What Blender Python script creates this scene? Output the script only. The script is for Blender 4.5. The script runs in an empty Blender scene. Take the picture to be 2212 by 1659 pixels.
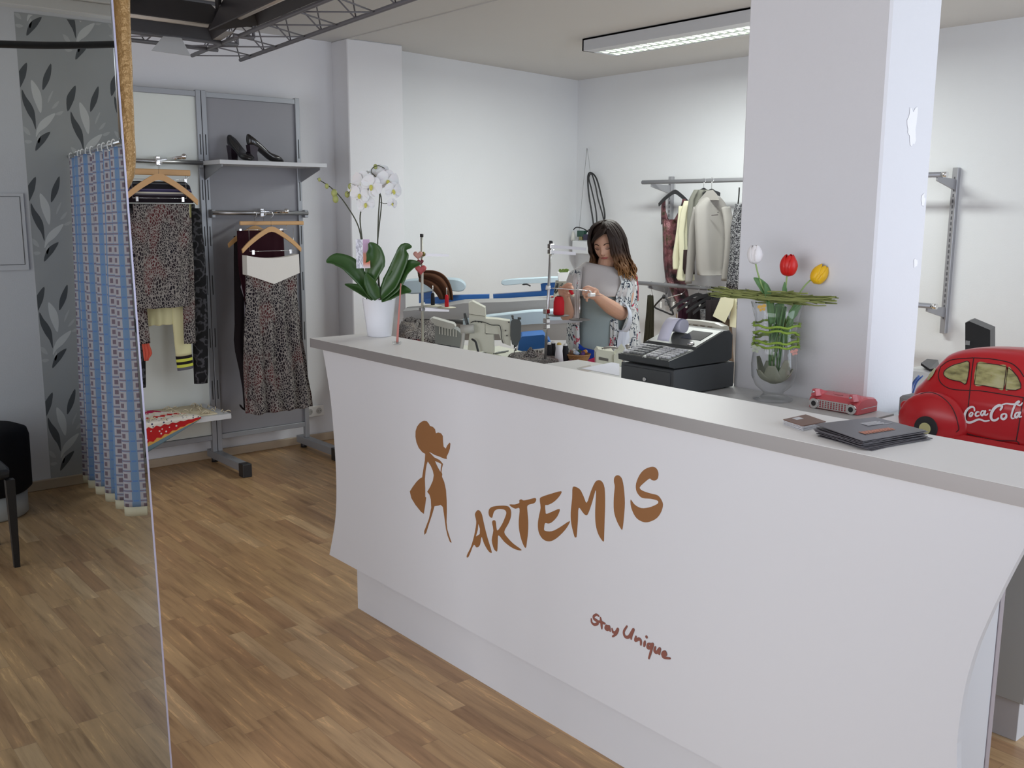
import bpy, bmesh, math, random
from mathutils import Vector, Matrix, noise
from mathutils.geometry import tessellate_polygon
random.seed(7)
scene = bpy.context.scene
COL = scene.collection
PI = math.pi

# ------------------------------------------------------------------ camera
W_, H_ = 2212.0, 1659.0
CX, CY, FPX = W_/2, H_/2, 2115.0
def _d(x, y): return Vector((x-CX, -(y-CY), -FPX))
Xc = _d(3700, 469).normalized()
Yc = _d(-672, 448); Yc -= Xc*Yc.dot(Xc); Yc.normalize()
Zc = Xc.cross(Yc)
M3 = Matrix((Xc, Yc, Zc))                       # camera axes -> world axes
CAM = Vector((0, 0, 1.6))
cam_data = bpy.data.cameras.new('camera')
cam_data.sensor_width = 36.0
cam_data.lens = 36.0*FPX/W_
cam_data.clip_start = 0.02
cam = bpy.data.objects.new('camera', cam_data)
COL.objects.link(cam)
cam.matrix_world = Matrix.Translation(CAM) @ M3.to_4x4()
scene.camera = cam

# ------------------------------------------------------------------ view
vs = scene.view_settings
vs.view_transform = 'Standard'; vs.look = 'None'; vs.gamma = 1.0; vs.use_curve_mapping = False
vs.exposure = 0.15
scene.cycles.transparent_max_bounces = 32

# ------------------------------------------------------------------ world and big lights
wd = bpy.data.worlds.new('world'); scene.world = wd; wd.use_nodes = True
wd.node_tree.nodes['Background'].inputs[0].default_value = (0.78, 0.86, 1.0, 1)
wd.node_tree.nodes['Background'].inputs[1].default_value = 0.6
def area(name, loc, target, sx, sy, power, col, spread=PI):
    L = bpy.data.lights.new(name, 'AREA'); L.shape = 'RECTANGLE'; L.size = sx; L.size_y = sy
    L.energy = power; L.color = col; L.spread = spread
    o = bpy.data.objects.new(name, L); COL.objects.link(o); o.location = loc
    o.rotation_euler = (Vector(target)-Vector(loc)).to_track_quat('-Z', 'Y').to_euler()
    return o
# daylight through the shop front behind the camera (right of the fitting room) and the side window
area('window_daylight', (3.9, -0.90, 1.45), (3.9, 3, 1.35), 3.6, 2.2, 60, (0.80, 0.88, 1.0))
area('side_window_daylight', (-1.75, 1.5, 1.25), (3, 1.8, 0.9), 4.2, 2.3, 84, (0.93, 0.94, 1.0))
area('workroom_tube_light', (4.72, 4.1, 2.60), (4.72, 4.1, 0), 0.26, 1.4, 46, (0.95, 1.0, 0.96))

# ------------------------------------------------------------------ pixel -> point helpers (a ray of the photo met with a world plane)
def ray(px, py): return M3 @ _d(px, py)
def PX(px, py, x): r = ray(px, py); return CAM + r*(x/r.x)
def PY(px, py, y): r = ray(px, py); return CAM + r*(y/r.y)
def PZ(px, py, z): r = ray(px, py); return CAM + r*((z-CAM.z)/r.z)
YM = 2.5                                        # the plane of the big mirror
def MR(v): return Vector((v.x, 2*YM-v.y, v.z))  # the real place of something seen in it

# ------------------------------------------------------------------ materials
def mat(name, col, rough=0.5, metal=0.0, spec=0.5, **k):
    m = bpy.data.materials.get(name)
    if m: return m
    m = bpy.data.materials.new(name); m.use_nodes = True
    b = m.node_tree.nodes['Principled BSDF']
    b.inputs['Base Color'].default_value = (*col, 1)
    b.inputs['Roughness'].default_value = rough
    b.inputs['Metallic'].default_value = metal
    b.inputs['Specular IOR Level'].default_value = spec
    for kk, v in k.items():
        b.inputs[kk.replace('_', ' ')].default_value = v
    return m
class NT:
    def __init__(s, m): s.m = m; s.t = m.node_tree; s.b = s.t.nodes['Principled BSDF']
    def n(s, typ, **k):
        x = s.t.nodes.new(typ)
        for a, v in k.items(): setattr(x, a, v)
        return x
    def l(s, a, b): s.t.links.new(a, b)
    def math(s, op, a, b=None, c=None):
        x = s.n('ShaderNodeMath', operation=op)
        for i, v in enumerate((a, b, c)):
            if v is None: continue
            if hasattr(v, 'is_output') or hasattr(v, 'links'): s.l(v, x.inputs[i])
            else: x.inputs[i].default_value = v
        return x.outputs[0]
    def coord(s, scale=(1, 1, 1), rot=(0, 0, 0), kind='Object', loc=(0, 0, 0)):
        c = s.n('ShaderNodeTexCoord'); mp = s.n('ShaderNodeMapping')
        mp.inputs['Scale'].default_value = scale; mp.inputs['Rotation'].default_value = rot; mp.inputs['Location'].default_value = loc
        s.l(c.outputs[kind], mp.inputs[0]); return mp.outputs[0]
    def ramp(s, fac, stops, interp='LINEAR'):
        r = s.n('ShaderNodeValToRGB'); r.color_ramp.interpolation = interp
        e = r.color_ramp.elements
        while len(e) > 1: e.remove(e[-1])
        e[0].position = stops[0][0]; e[0].color = (*stops[0][1], 1)
        for p, c in stops[1:]:
            q = e.new(p); q.color = (*c, 1)
        s.l(fac, r.inputs[0]); return r.outputs[0]
    def noise(s, vec, scale, detail=3, rough=0.5):
        x = s.n('ShaderNodeTexNoise'); x.inputs['Scale'].default_value = scale
        x.inputs['Detail'].default_value = detail; x.inputs['Roughness'].default_value = rough
        s.l(vec, x.inputs['Vector']); return x.outputs[0]
    def bump(s, h, strength=0.2, dist=0.01):
        x = s.n('ShaderNodeBump'); x.inputs['Strength'].default_value = strength; x.inputs['Distance'].default_value = dist
        s.l(h, x.inputs['Height']); s.l(x.outputs[0], s.b.inputs['Normal'])
    def mix(s, f, a, b):
        x = s.n('ShaderNodeMix', data_type='RGBA')
        if hasattr(f, 'links'): s.l(f, x.inputs[0])
        else: x.inputs[0].default_value = f
        for i, v in ((6, a), (7, b)):
            if hasattr(v, 'links'): s.l(v, x.inputs[i])
            else: x.inputs[i].default_value = (*v, 1)
        return x.outputs[2]
    def col(s, c): s.l(c, s.b.inputs['Base Color'])

def m_plaster(name, col, var=0.03):
    m = mat(name, col, 0.85, spec=0.2); n = NT(m); v = n.coord()
    a = n.noise(v, 1.6, 4)
    c2 = tuple(x*(1-var*2) for x in col)
    n.col(n.mix(a, col, c2)); n.bump(n.noise(v, 140, 4), 0.12, 0.004)
    return m
WALL = m_plaster('white_plaster', (0.77, 0.775, 0.80))
WALLW = m_plaster('white_workroom_plaster', (0.775, 0.79, 0.81))
CEIL = m_plaster('ceiling_plaster', (0.66, 0.655, 0.64))
def m_floor():
    m = mat('strip_parquet', (0.4, 0.25, 0.14), 0.36, spec=0.42); n = NT(m)
    v = n.coord(); sp = n.n('ShaderNodeSeparateXYZ'); n.l(v, sp.inputs[0])
    w, L = 0.064, 0.46
    u = n.math('DIVIDE', sp.outputs[0], w); row = n.math('FLOOR', u)
    wn = n.n('ShaderNodeTexWhiteNoise', noise_dimensions='1D'); n.l(row, wn.inputs['W'])
    t = n.math('ADD', n.math('DIVIDE', sp.outputs[1], L), n.math('MULTIPLY', wn.outputs[0], 7.3))
    ce = n.math('FLOOR', t)
    cb = n.n('ShaderNodeCombineXYZ'); n.l(row, cb.inputs[0]); n.l(ce, cb.inputs[1])
    w2 = n.n('ShaderNodeTexWhiteNoise', noise_dimensions='2D'); n.l(cb.outputs[0], w2.inputs['Vector'])
    base = n.ramp(w2.outputs[0], [(0, (0.40, 0.235, 0.120)), (0.25, (0.46, 0.285, 0.142)), (0.5, (0.51, 0.323, 0.163)), (0.8, (0.49, 0.31, 0.152)), (0.95, (0.54, 0.36, 0.195)), (1, (0.57, 0.39, 0.215))])
    off = n.n('ShaderNodeVectorMath', operation='MULTIPLY_ADD')
    n.l(cb.outputs[0], off.inputs[0]); off.inputs[1].default_value = (3.1, 5.7, 0)
    mp = n.n('ShaderNodeMapping'); mp.inputs['Scale'].default_value = (30, 2.4, 1); mp.inputs['Rotation'].default_value = (0, 0, 0.035); n.l(v, mp.inputs[0]); n.l(mp.outputs[0], off.inputs[2])
    g = n.noise(off.outputs[0], 1.0, 5, 0.6)
    dk = n.ramp(g, [(0.30, (0.56, 0.52, 0.48)), (0.40, (0.80, 0.78, 0.76)), (0.5, (0.98, 0.98, 0.98)), (0.60, (1.08, 1.07, 1.05)), (0.645, (1.5, 1.5, 1.42)), (0.67, (1.12, 1.12, 1.10))])
    mx = n.n('ShaderNodeMix', data_type='RGBA', blend_type='MULTIPLY'); mx.inputs[0].default_value = 0.9
    n.l(base, mx.inputs[6]); n.l(dk, mx.inputs[7])
    fu = n.math('FRACT', u); ft = n.math('FRACT', t)
    e1 = n.math('LESS_THAN', fu, 0.02); e2 = n.math('LESS_THAN', ft, 0.004)
    n.col(n.mix(n.math('MULTIPLY', n.math('MAXIMUM', e1, e2), 0.45), mx.outputs[2], (0.16, 0.10, 0.06)))
    n.bump(g, 0.05, 0.002)
    return m
FLOOR = m_floor()
WHITE_LAM = mat('white_laminate', (0.60, 0.615, 0.64), 0.30, spec=0.45)
TOP_LAM = mat('worktop_laminate', (0.87, 0.86, 0.835), 0.42, spec=0.4)
SHELF_LAM = mat('grey_white_laminate', (0.60, 0.60, 0.585), 0.4)
def m_brushed(name, col, rough=0.32, s=(1, 1, 260)):
    m = mat(name, col, rough, 0.45); n = NT(m); n.bump(n.noise(n.coord(s), 6, 2), 0.03, 0.001); return m
STEEL = m_brushed('brushed_steel_edging', (0.27, 0.26, 0.255))
CHROME = mat('chrome', (0.8, 0.8, 0.8), 0.12, 1.0)
SATIN = mat('satin_metal', (0.55, 0.56, 0.57), 0.3, 1.0)
GREYMET = mat('grey_powder_coated_metal', (0.33, 0.345, 0.37), 0.4, 0.35)
BLACKP = mat('black_plastic', (0.018, 0.018, 0.02), 0.4)
BLACKR = mat('black_rubber', (0.012, 0.012, 0.014), 0.6)
WHITEP = mat('white_plastic', (0.78, 0.78, 0.77), 0.35)
WHITEG = mat('white_glaze', (0.86, 0.88, 0.93), 0.15)
BROWNV = mat('brown_vinyl', (0.235, 0.105, 0.036), 0.42)
LAV = mat('slogan_vinyl', (0.22, 0.08, 0.06), 0.5)
WOODH = mat('beech_wood', (0.62, 0.36, 0.15), 0.4)
def cloth(name, col, bumps=300, rough=0.9, **k):
    m = mat(name, col, rough, spec=0.15, **k); n = NT(m)
    n.bump(n.noise(n.coord(), bumps, 3), 0.25, 0.002)
    return m

# ------------------------------------------------------------------ mesh builder
def frame_of(d):
    d = d.normalized(); up = Vector((0, 0, 1)) if abs(d.z) < 0.95 else Vector((1, 0, 0))
    a = d.cross(up).normalized(); b = a.cross(d).normalized(); return a, b
def cr(pts, k=4, closed=False):                 # Catmull-Rom through the points
    P = [Vector(p) for p in pts]; n = len(P); out = []
    for i in range(n if closed else n-1):
        g = (lambda j: P[j % n]) if closed else (lambda j: P[max(0, min(n-1, j))])
        p0, p1, p2, p3 = g(i-1), g(i), g(i+1), g(i+2)
        for s in range(k):
            t = s/k
            out.append(0.5*((2*p1)+(p2-p0)*t+(2*p0-5*p1+4*p2-p3)*t*t+(3*p1-p0-3*p2+p3)*t**3))
    if not closed: out.append(P[-1])
    return out
class B:
    def __init__(s): s.bm = bmesh.new(); s.mats = []; s.cur = 0
    def use(s, m):
        if m not in s.mats: s.mats.append(m)
        s.cur = s.mats.index(m); return s
    def f(s, vs, smooth=False):
        try: fc = s.bm.faces.new(vs)
        except ValueError: return None
        fc.smooth = smooth; fc.material_index = s.cur; return fc
    def v(s, p): return s.bm.verts.new(p)
    def box(s, lo, hi, bev=0.0, rot=None, piv=None):
        lo = Vector(lo); hi = Vector(hi)
        for i in range(3):
            if lo[i] > hi[i]: lo[i], hi[i] = hi[i], lo[i]
        c = (lo+hi)/2; h = (hi-lo)/2; b = min(bev, min(h)*0.98)
        def T(p):
            p = Vector(p)
            if rot is not None:
                q = piv if piv is not None else c
                p = Vector(q)+rot @ (p-Vector(q))
            return p
        if b <= 0:
            V = [s.v(T(c+Vector((h.x*i, h.y*j, h.z*k)))) for i in (-1, 1) for j in (-1, 1) for k in (-1, 1)]
            for q in ((0, 1, 3, 2), (4, 6, 7, 5), (0, 4, 5, 1), (2, 3, 7, 6), (0, 2, 6, 4), (1, 5, 7, 3)): s.f([V[i] for i in q])
            return s
        D = {}
        for i in (-1, 1):
            for j in (-1, 1):
                for k in (-1, 1):
                    q = c+Vector((h.x*i, h.y*j, h.z*k))
                    D[i, j, k] = [s.v(T(q-Vector((0, b*j, b*k)))), s.v(T(q-Vector((b*i, 0, b*k)))), s.v(T(q-Vector((b*i, b*j, 0))))]
                    s.f(D[i, j, k])
        for a in range(3):
            o = [x for x in range(3) if x != a]
            for sg in (-1, 1):
                q = []
                for (j, k) in ((-1, -1), (1, -1), (1, 1), (-1, 1)):
                    key = [0, 0, 0]; key[a] = sg; key[o[0]] = j; key[o[1]] = k; q.append(D[tuple(key)][a])
                s.f(q)
            for j in (-1, 1):
                for k in (-1, 1):
                    k1 = [0, 0, 0]; k1[a] = -1; k1[o[0]] = j; k1[o[1]] = k; k2 = list(k1); k2[a] = 1
                    A, Bb = D[tuple(k1)], D[tuple(k2)]
                    s.f([A[o[0]], A[o[1]], Bb[o[1]], Bb[o[0]]])
        return s
    def ring(s, c, a, b, ra, rb, n, ph=0): return [s.v(c+a*(ra*math.cos(2*PI*i/n+ph))+b*(rb*math.sin(2*PI*i/n+ph))) for i in range(n)]
    def bridge(s, r1, r2, smooth=True):
        n = len(r1)
        for i in range(n): s.f([r1[i], r1[(i+1) % n], r2[(i+1) % n], r2[i]], smooth)
    def cyl(s, p, q, r, r2=None, n=16, caps=True):
        p = Vector(p); q = Vector(q); r2 = r if r2 is None else r2
        a, b = frame_of(q-p); A = s.ring(p, a, b, r, r, n); Bq = s.ring(q, a, b, r2, r2, n); s.bridge(A, Bq)
        if caps: s.f(A[::-1]); s.f(Bq)
        return s
    def tube(s, pts, r, n=8, k=0, closed=False, flat=1.0):
        P = cr(pts, k, closed) if k else [Vector(p) for p in pts]
        N = len(P); R = r if isinstance(r, (list, tuple)) else None; rings = []; a = None
        for i in range(N):
            d = (P[(i+1) % N]-P[i-1]) if closed else (P[min(i+1, N-1)]-P[max(i-1, 0)])
            if d.length < 1e-9: d = Vector((0, 0, 1))
            d.normalize()
            if a is None: a, b = frame_of(d)
            else:
                a = (a-d*a.dot(d)); a = a.normalized() if a.length > 1e-6 else frame_of(d)[0]; b = d.cross(a)
            rr = r if R is None else R[0]+(R[-1]-R[0])*i/(N-1) if len(R) == 2 else (lambda t: R[int(t)]+(R[min(int(t)+1, len(R)-1)]-R[int(t)])*(t-int(t)))(i/(N-1)*(len(R)-1))
            rings.append(s.ring(P[i], a, b, rr, rr*flat, n))
        for i in range(N-1): s.bridge(rings[i], rings[i+1])
        if closed: s.bridge(rings[-1], rings[0])
        else: s.f(rings[0][::-1]); s.f(rings[-1])
        return s
    def lathe(s, c, prof, n=32, axis=None, caps=True):
        c = Vector(c); d = Vector((0, 0, 1)) if axis is None else Vector(axis).normalized(); a, b = frame_of(d)
        rs = [s.ring(c+d*z, a, b, max(r, 1e-4), max(r, 1e-4), n) for r, z in prof]
        for i in range(len(rs)-1): s.bridge(rs[i], rs[i+1])
        if caps: s.f(rs[0][::-1]); s.f(rs[-1])
        return s
    def ball(s, c, r, n=12, sc=(1, 1, 1), rot=None):
        c = Vector(c); rings = []
        for i in range(1, n//2):
            th = PI*i/(n//2); ring = []
            for j in range(n):
                p = Vector((r*sc[0]*math.sin(th)*math.cos(2*PI*j/n), r*sc[1]*math.sin(th)*math.sin(2*PI*j/n), r*sc[2]*math.cos(th)))
                ring.append(s.v(c+(rot @ p if rot else p)))
            rings.append(ring)
        pt = Vector((0, 0, r*sc[2])); t = s.v(c+(rot @ pt if rot else pt)); bt = s.v(c-(rot @ pt if rot else pt))
        for i in range(len(rings)-1): s.bridge(rings[i], rings[i+1])
        for j in range(n):
            s.f([t, rings[0][(j+1) % n], rings[0][j]], True); s.f([bt, rings[-1][j], rings[-1][(j+1) % n]], True)
        return s
    def poly(s, pts, ext, holes=(), smooth=False):   # flat outline (3-D points) given the thickness vector ext
        loops = [[Vector(p) for p in pts]]+[[Vector(p) for p in h] for h in holes]
        fl = [p for L in loops for p in L]; e = Vector(ext)
        tris = tessellate_polygon(loops)
        A = [s.v(p) for p in fl]; Bq = [s.v(p+e) for p in fl]
        for t in tris: s.f([A[i] for i in t]); s.f([Bq[i] for i in reversed(t)])
        o = 0
        for L in loops:
            n = len(L)
            for i in range(n): s.f([A[o+i], A[o+(i+1) % n], Bq[o+(i+1) % n], Bq[o+i]], smooth)
            o += n
        return s
    def grid(s, fn, nu, nv, smooth=True):
        G = [[s.v(fn(i/nu, j/nv)) for j in range(nv+1)] for i in range(nu+1)]
        for i in range(nu):
            for j in range(nv): s.f([G[i][j], G[i+1][j], G[i+1][j+1], G[i][j+1]], smooth)
        return s
    def loft(s, rings, caps=True, smooth=True):
        R = [[s.v(p) for p in r] for r in rings]
        for i in range(len(R)-1): s.bridge(R[i], R[i+1], smooth)
        if caps: s.f(R[0][::-1]); s.f(R[-1])
        return s
    def build(s, name, m=None, parent=None, sub=0, solid=0.0):
        bmesh.ops.recalc_face_normals(s.bm, faces=s.bm.faces[:])
        off = Vector((0, 0, 0)); p = parent
        while p is not None: off += p.location; p = p.parent
        bmesh.ops.translate(s.bm, vec=-off, verts=s.bm.verts[:])
        me = bpy.data.meshes.new(name); s.bm.to_mesh(me); s.bm.free()
        for x in (s.mats if s.mats else [m]): me.materials.append(x)
        o = bpy.data.objects.new(name, me); COL.objects.link(o)
        if parent: o.parent = parent
        if solid: q = o.modifiers.new('solid', 'SOLIDIFY'); q.thickness = solid; q.offset = 0
        if sub: q = o.modifiers.new('sub', 'SUBSURF'); q.levels = sub; q.render_levels = sub
        return o
def tag(o, label, cat, group=None, kind=None):
    if label: o['label'] = label
    if cat: o['category'] = cat
    if group: o['group'] = group
    if kind: o['kind'] = kind
    return o
def thing(name, loc, label, cat, group=None):
    o = bpy.data.objects.new(name, None); COL.objects.link(o); o.location = loc; o.empty_display_size = 0.05
    return tag(o, label, cat, group)
def struct(b, name, m):
    o = b.build(name, m); o['kind'] = 'structure'; return o
def copy_tree(o, dloc=(0, 0, 0), label=None, rotz=0, parent=None):
    c = o.copy(); COL.objects.link(c)
    if parent: c.parent = parent
    else:
        c.location = o.location+Vector(dloc); c.rotation_euler.z += rotz
        if label: c['label'] = label
    for ch in [x for x in bpy.data.objects if x.parent == o]: copy_tree(ch, parent=c)
    return c
def lab(o, t): o['label'] = t; return o

# ------------------------------------------------------------------ the room
CZ = 2.71
X0, X1, Y0 = -1.9, 6.0, -0.95
struct(B().box((X0-0.1, Y0-0.1, -0.1), (X1+0.1, 6.6, 0)), 'floor', FLOOR)
struct(B().box((X0-0.1, Y0-0.1, CZ), (X1+0.1, 6.6, CZ+0.1)), 'ceiling', CEIL)
struct(B().box((X0, 6.05, 0), (3.43, 6.2, CZ)), 'wall_back', WALL)
# side wall with a window opening (daylight)
b = B()
b.box((X0-0.1, Y0, 0), (X0, 6.05, 0.10)); b.box((X0-0.1, Y0, 2.45), (X0, 6.05, CZ)); b.box((X0-0.1, Y0, 0.10), (X0, -0.6, 2.45)); b.box((X0-0.1, 3.6, 0.10), (X0, 6.05, 2.45))
struct(b, 'wall_left', WALL)
b = B()
b.box((X0, Y0-0.1, 0), (2.05, Y0, CZ)); b.box((2.05, Y0-0.1, 0), (X1, Y0, 0.3)); b.box((2.05, Y0-0.1, 2.55), (X1, Y0, CZ)); b.box((5.75, Y0-0.1, 0.3), (X1, Y0, 2.55))
struct(b, 'wall_front', WALL)
for nm, lo, hi, ax in (('window_1', (2.05, Y0-0.08, 0.3), (5.75, Y0-0.02, 2.55), 0), ('window_2', (X0-0.08, -0.6, 0.10), (X0-0.02, 3.6, 2.45), 1)):
    b = B(); lo = Vector(lo); hi = Vector(hi); t = 0.06
    for z0 in (lo.z, hi.z-t): b.box((lo.x, lo.y, z0), (hi.x, hi.y, z0+t))
    L0, L1 = lo[ax], hi[ax]
    for q in (L0, (L0+L1)/2-t/2, L1-t):
        a = lo.copy(); c = hi.copy(); a[ax] = q; c[ax] = q+t; b.box(a, c)
    struct(b, nm, WHITEP)
struct(B().box((X1, Y0, 0), (X1+0.1, 6.4, CZ)), 'wall_right', WALLW)
b = B()
pts = [(3.86, 6.03), (X1+0.02, 6.375), (X1+0.02, 6.5), (3.86, 6.5)]
b.poly([(x, y, 0) for x, y in pts], (0, 0, CZ)); struct(b, 'wall_workroom', WALLW)
struct(B().box((3.43, 5.85, 0), (3.862, 6.2, CZ), 0.006), 'wall_pier', WALL)
struct(B().box((2.99, 1.74, 0), (3.305, 2.293, CZ), 0.008), 'wall_pillar', WALL)
# patches of fresh filler on the pillar
def blob(c, a, bb, ra, rb, n, seed, jag=0.38):
    out = []
    for i in range(n):
        t = 2*PI*i/n; k = 1+jag*noise.noise(Vector((math.cos(t)*1.7, math.sin(t)*1.7, seed)))*2
        out.append(c+a*(ra*k*math.cos(t))+bb*(rb*k*math.sin(t)))
    return out
FILL = mat('fresh_filler', (0.9, 0.9, 0.92), 0.9)
fb = B()
for (px, py, ra, rb, sd) in ((1971, 272, 0.032, 0.058, 1.3), (1994, 432, 0.012, 0.024, 4.1), (1978, 568, 0.014, 0.012, 8.2)):
    fb.poly(blob(PY(px, py, 1.738), Vector((1, 0, 0)), Vector((0, 0, 1)), ra, rb, 26, sd), (0, 0.001, 0))
struct(fb, 'trim_3', FILL)
# baseboards
BASEB = mat('wood_baseboard', (0.50, 0.40, 0.29), 0.45)
struct(B().box((X0, 6.03, 0), (3.43, 6.05, 0.055), 0.004), 'baseboard_back', BASEB)
struct(B().box((X0, Y0, 0), (2.05, Y0+0.02, 0.06), 0.004), 'baseboard_front', BASEB)
# ceiling ridge where two boards meet
struct(B().poly([(3.43, 5.85, CZ), (3.43, 1.0, CZ), (3.47, 1.0, CZ), (3.47, 5.85, CZ)], (0, 0, -0.006)), 'trim_1', CEIL)
# ------------------------------------------------------------------ the counter
XP = 1.877
counter = thing('reception_counter', (2.0, 2.1, 0), 'long white shop counter with an hourglass front panel and steel-edged top', 'counter')
B().box((1.93, 0.90, 0.0), (1.95, 3.31, 0.21), 0.001).build('kick_plate', WHITE_LAM, counter)
b = B(); b.box((1.90, 0.885, 0.21), (2.13, 3.28, 1.062)); b.box((1.951, 0.90, 0.0), (2.10, 3.28, 0.21)); b.build('body', WHITE_LAM, counter)
B().box((2.131, 0.883, 0.0), (2.152, 3.28, 1.062), 0.001).build('back_panel', mat('taupe_edge', (0.36, 0.32, 0.34), 0.5), counter)
L_ = [(3.447, 1.0615), (3.42, 0.976), (3.393, 0.868), (3.374, 0.721), (3.364, 0.54), (3.38, 0.374), (3.438, 0.205)]
R_ = [(0.748, 0.205), (0.806, 0.36), (0.834, 0.50), (0.833, 0.634), (0.818, 0.739), (0.794, 0.83), (0.767, 0.914), (0.742, 0.985), (0.715, 1.0615)]
out = cr([(XP, y, z) for y, z in L_], 4)+cr([(XP, y, z) for y, z in R_], 4)
panel = B().poly(out, (0.019, 0, 0)).build('front_panel', WHITE_LAM, counter)
wt = B().box((1.847, 0.66, 1.063), (2.141, 3.487, 1.1), 0.0008).build('worktop', TOP_LAM, counter)
b = B(); b.box((1.8455, 0.66, 1.064), (1.847, 3.4885, 1.0993)); b.box((1.8455, 3.487, 1.064), (2.141, 3.4885, 1.0993)); b.build('steel_edging', STEEL, wt)
def T5(x, y): return PX(660+x/3.456, 700+y/3.456, XP-0.0006)
def T6(x, y): return PX(860+x/2.860, 880+y/2.860, XP-0.0006)
fig = [(922,957),(935,968),(960,995),(1000,1015),(1026,1045),(1018,1075),(1014,1105),(1020,1120),(1018,1140),(1035,1180),(1048,1240),(1053,1320),(1054,1400),(1052,1480),(1057,1530),(1075,1590),(1090,1632),(1078,1628),(1060,1580),(1048,1530),(1040,1470),(1030,1400),(1025,1365),(1008,1350),(990,1356),(962,1360),(945,1420),(925,1480),(912,1520),(900,1560),(886,1574),(886,1545),(900,1510),(922,1450),(938,1370),(935,1310),(925,1275),(908,1252),(930,1215),(950,1170),(957,1130),(950,1095),(935,1060),(912,1025),(903,1050),(895,1100),(890,1160),(893,1230),(893,1290),(900,1295),(893,1350),(882,1417),(860,1400),(820,1350),(790,1300),(778,1250),(800,1215),(830,1175),(855,1152),(870,1145),(880,1080),(890,1020),(893,970),(870,955),(845,925),(828,885),(820,840),(821,800),(832,765),(850,742),(868,728),(885,722),(905,726),(920,745),(928,760),(950,768),(966,785),(972,815),(990,810),(1010,815),(1024,835),(1026,880),(1030,915),(1046,930),(1058,905),(1075,885),(1081,893),(1077,930),(1065,965),(1052,990),(1054,1008),(1035,1005),(1000,990),(965,978),(930,958)]
hole = [(966,1022),(1005,1040),(1014,1045),(1010,1070),(1007,1105),(990,1075),(975,1045)]
B().poly([T5(*p) for p in fig], (0.0006, 0, 0), [[T5(*p) for p in hole]]).build('figure_logo', BROWNV, panel)
LET = {
'A': ([(478,650),(490,635),(505,640),(518,665),(530,720),(550,800),(577,890),(570,898),(552,880),(530,840),(515,800),(505,850),(485,866),(467,850),(445,900),(433,925),(423,925),(428,905),(450,860),(470,790),(482,720),(480,690),(474,665)], [(495,718),(492,755),(480,798),(504,783),(505,750)]),
'R': ([(558,650),(565,625),(590,612),(640,607),(680,612),(697,640),(695,680),(680,720),(655,770),(680,810),(715,845),(762,880),(740,882),(700,865),(655,830),(620,790),(615,830),(612,885),(603,888),(590,870),(578,820),(588,760),(580,710),(590,697),(602,705),(607,745),(615,760),(640,725),(660,680),(668,650),(655,632),(620,628),(595,640),(585,665),(580,682),(565,675)], None),
'T': ([(688,600),(720,600),(748,590),(748,575),(760,568),(775,575),(810,568),(845,560),(852,572),(840,592),(800,605),(798,640),(803,700),(802,770),(795,830),(790,865),(780,862),(762,820),(748,760),(745,700),(750,625),(725,626),(700,615)], None),
'E': ([(875,565),(895,550),(940,535),(1007,518),(995,550),(960,585),(925,603),(908,605),(910,640),(915,658),(950,645),(997,628),(985,670),(955,705),(930,718),(908,715),(902,740),(905,762),(950,765),(1000,740),(1060,702),(1040,745),(1000,790),(960,820),(925,828),(890,810),(868,770),(863,720),(870,670),(880,620)], None),
'M': ([(1078,495),(1100,493),(1125,510),(1145,550),(1165,590),(1190,520),(1215,465),(1235,450),(1258,458),(1275,500),(1278,600),(1275,700),(1272,800),(1270,828),(1258,820),(1235,780),(1220,720),(1217,640),(1222,510),(1200,580),(1180,640),(1165,667),(1145,655),(1115,620),(1110,700),(1103,790),(1098,803),(1088,795),(1070,720),(1066,650),(1075,560)], None),
'I': ([(1335,435),(1350,420),(1370,425),(1385,450),(1395,510),(1400,590),(1395,670),(1386,750),(1375,748),(1350,700),(1333,640),(1332,560),(1338,490),(1333,460)], None),
'S': ([(1600,385),(1608,410),(1603,440),(1585,452),(1565,448),(1553,440),(1520,465),(1492,495),(1510,515),(1560,532),(1605,545),(1630,580),(1635,610),(1620,655),(1590,690),(1540,710),(1500,703),(1465,675),(1440,620),(1436,570),(1460,600),(1500,622),(1550,618),(1595,600),(1607,588),(1600,575),(1560,565),(1510,560),(1485,540),(1470,510),(1470,470),(1490,420),(1520,385),(1560,368),(1585,370)], None)}
for ch, (o_, h_) in LET.items():
    P3 = cr([T6(*p) for p in o_], 3, True)
    B().poly(P3, (0.0006, 0, 0), [[T6(*p) for p in h_]] if h_ else ()).build('letter', BROWNV, panel)
def ribbon(b, pts, w, ext, nrm, k=5):
    P = cr(pts, k); n = Vector(nrm); e_ = Vector(ext); e_ = -e_.normalized() if e_.x > 0 else e_.normalized()
    def flat(q):                                   # overlapping brush dabs, each a hair above the last
        ribbon.c = getattr(ribbon, 'c', 0)+1
        b.f([b.v(p+e_*(0.0002+ribbon.c % 400*3e-6)) for p in q])
    for i in range(len(P)-1):
        d = (P[i+1]-P[i]);
        if d.length < 1e-7: continue
        s = d.cross(n).normalized()
        def ww(j):
            t = j/(len(P)-1); return w*(0.55+0.45*math.sin(PI*min(1, max(0, t*0.9+0.05))))/2
        a, c = ww(i), ww(i+1)
        flat([P[i]-s*a, P[i]+s*a, P[i+1]+s*c, P[i+1]-s*c])
    for i in range(0, len(P)):
        r = w*(0.55+0.45*math.sin(PI*min(1, max(0, i/(len(P)-1)*0.9+0.05))))/2
        u = Vector((0, 1, 0)) if abs(n.x) > 0.5 else Vector((1, 0, 0)); v = n.cross(u).normalized()
        flat([P[i]+u*(r*math.cos(2*PI*q/10))+v*(r*math.sin(2*PI*q/10)) for q in range(10)])
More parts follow.
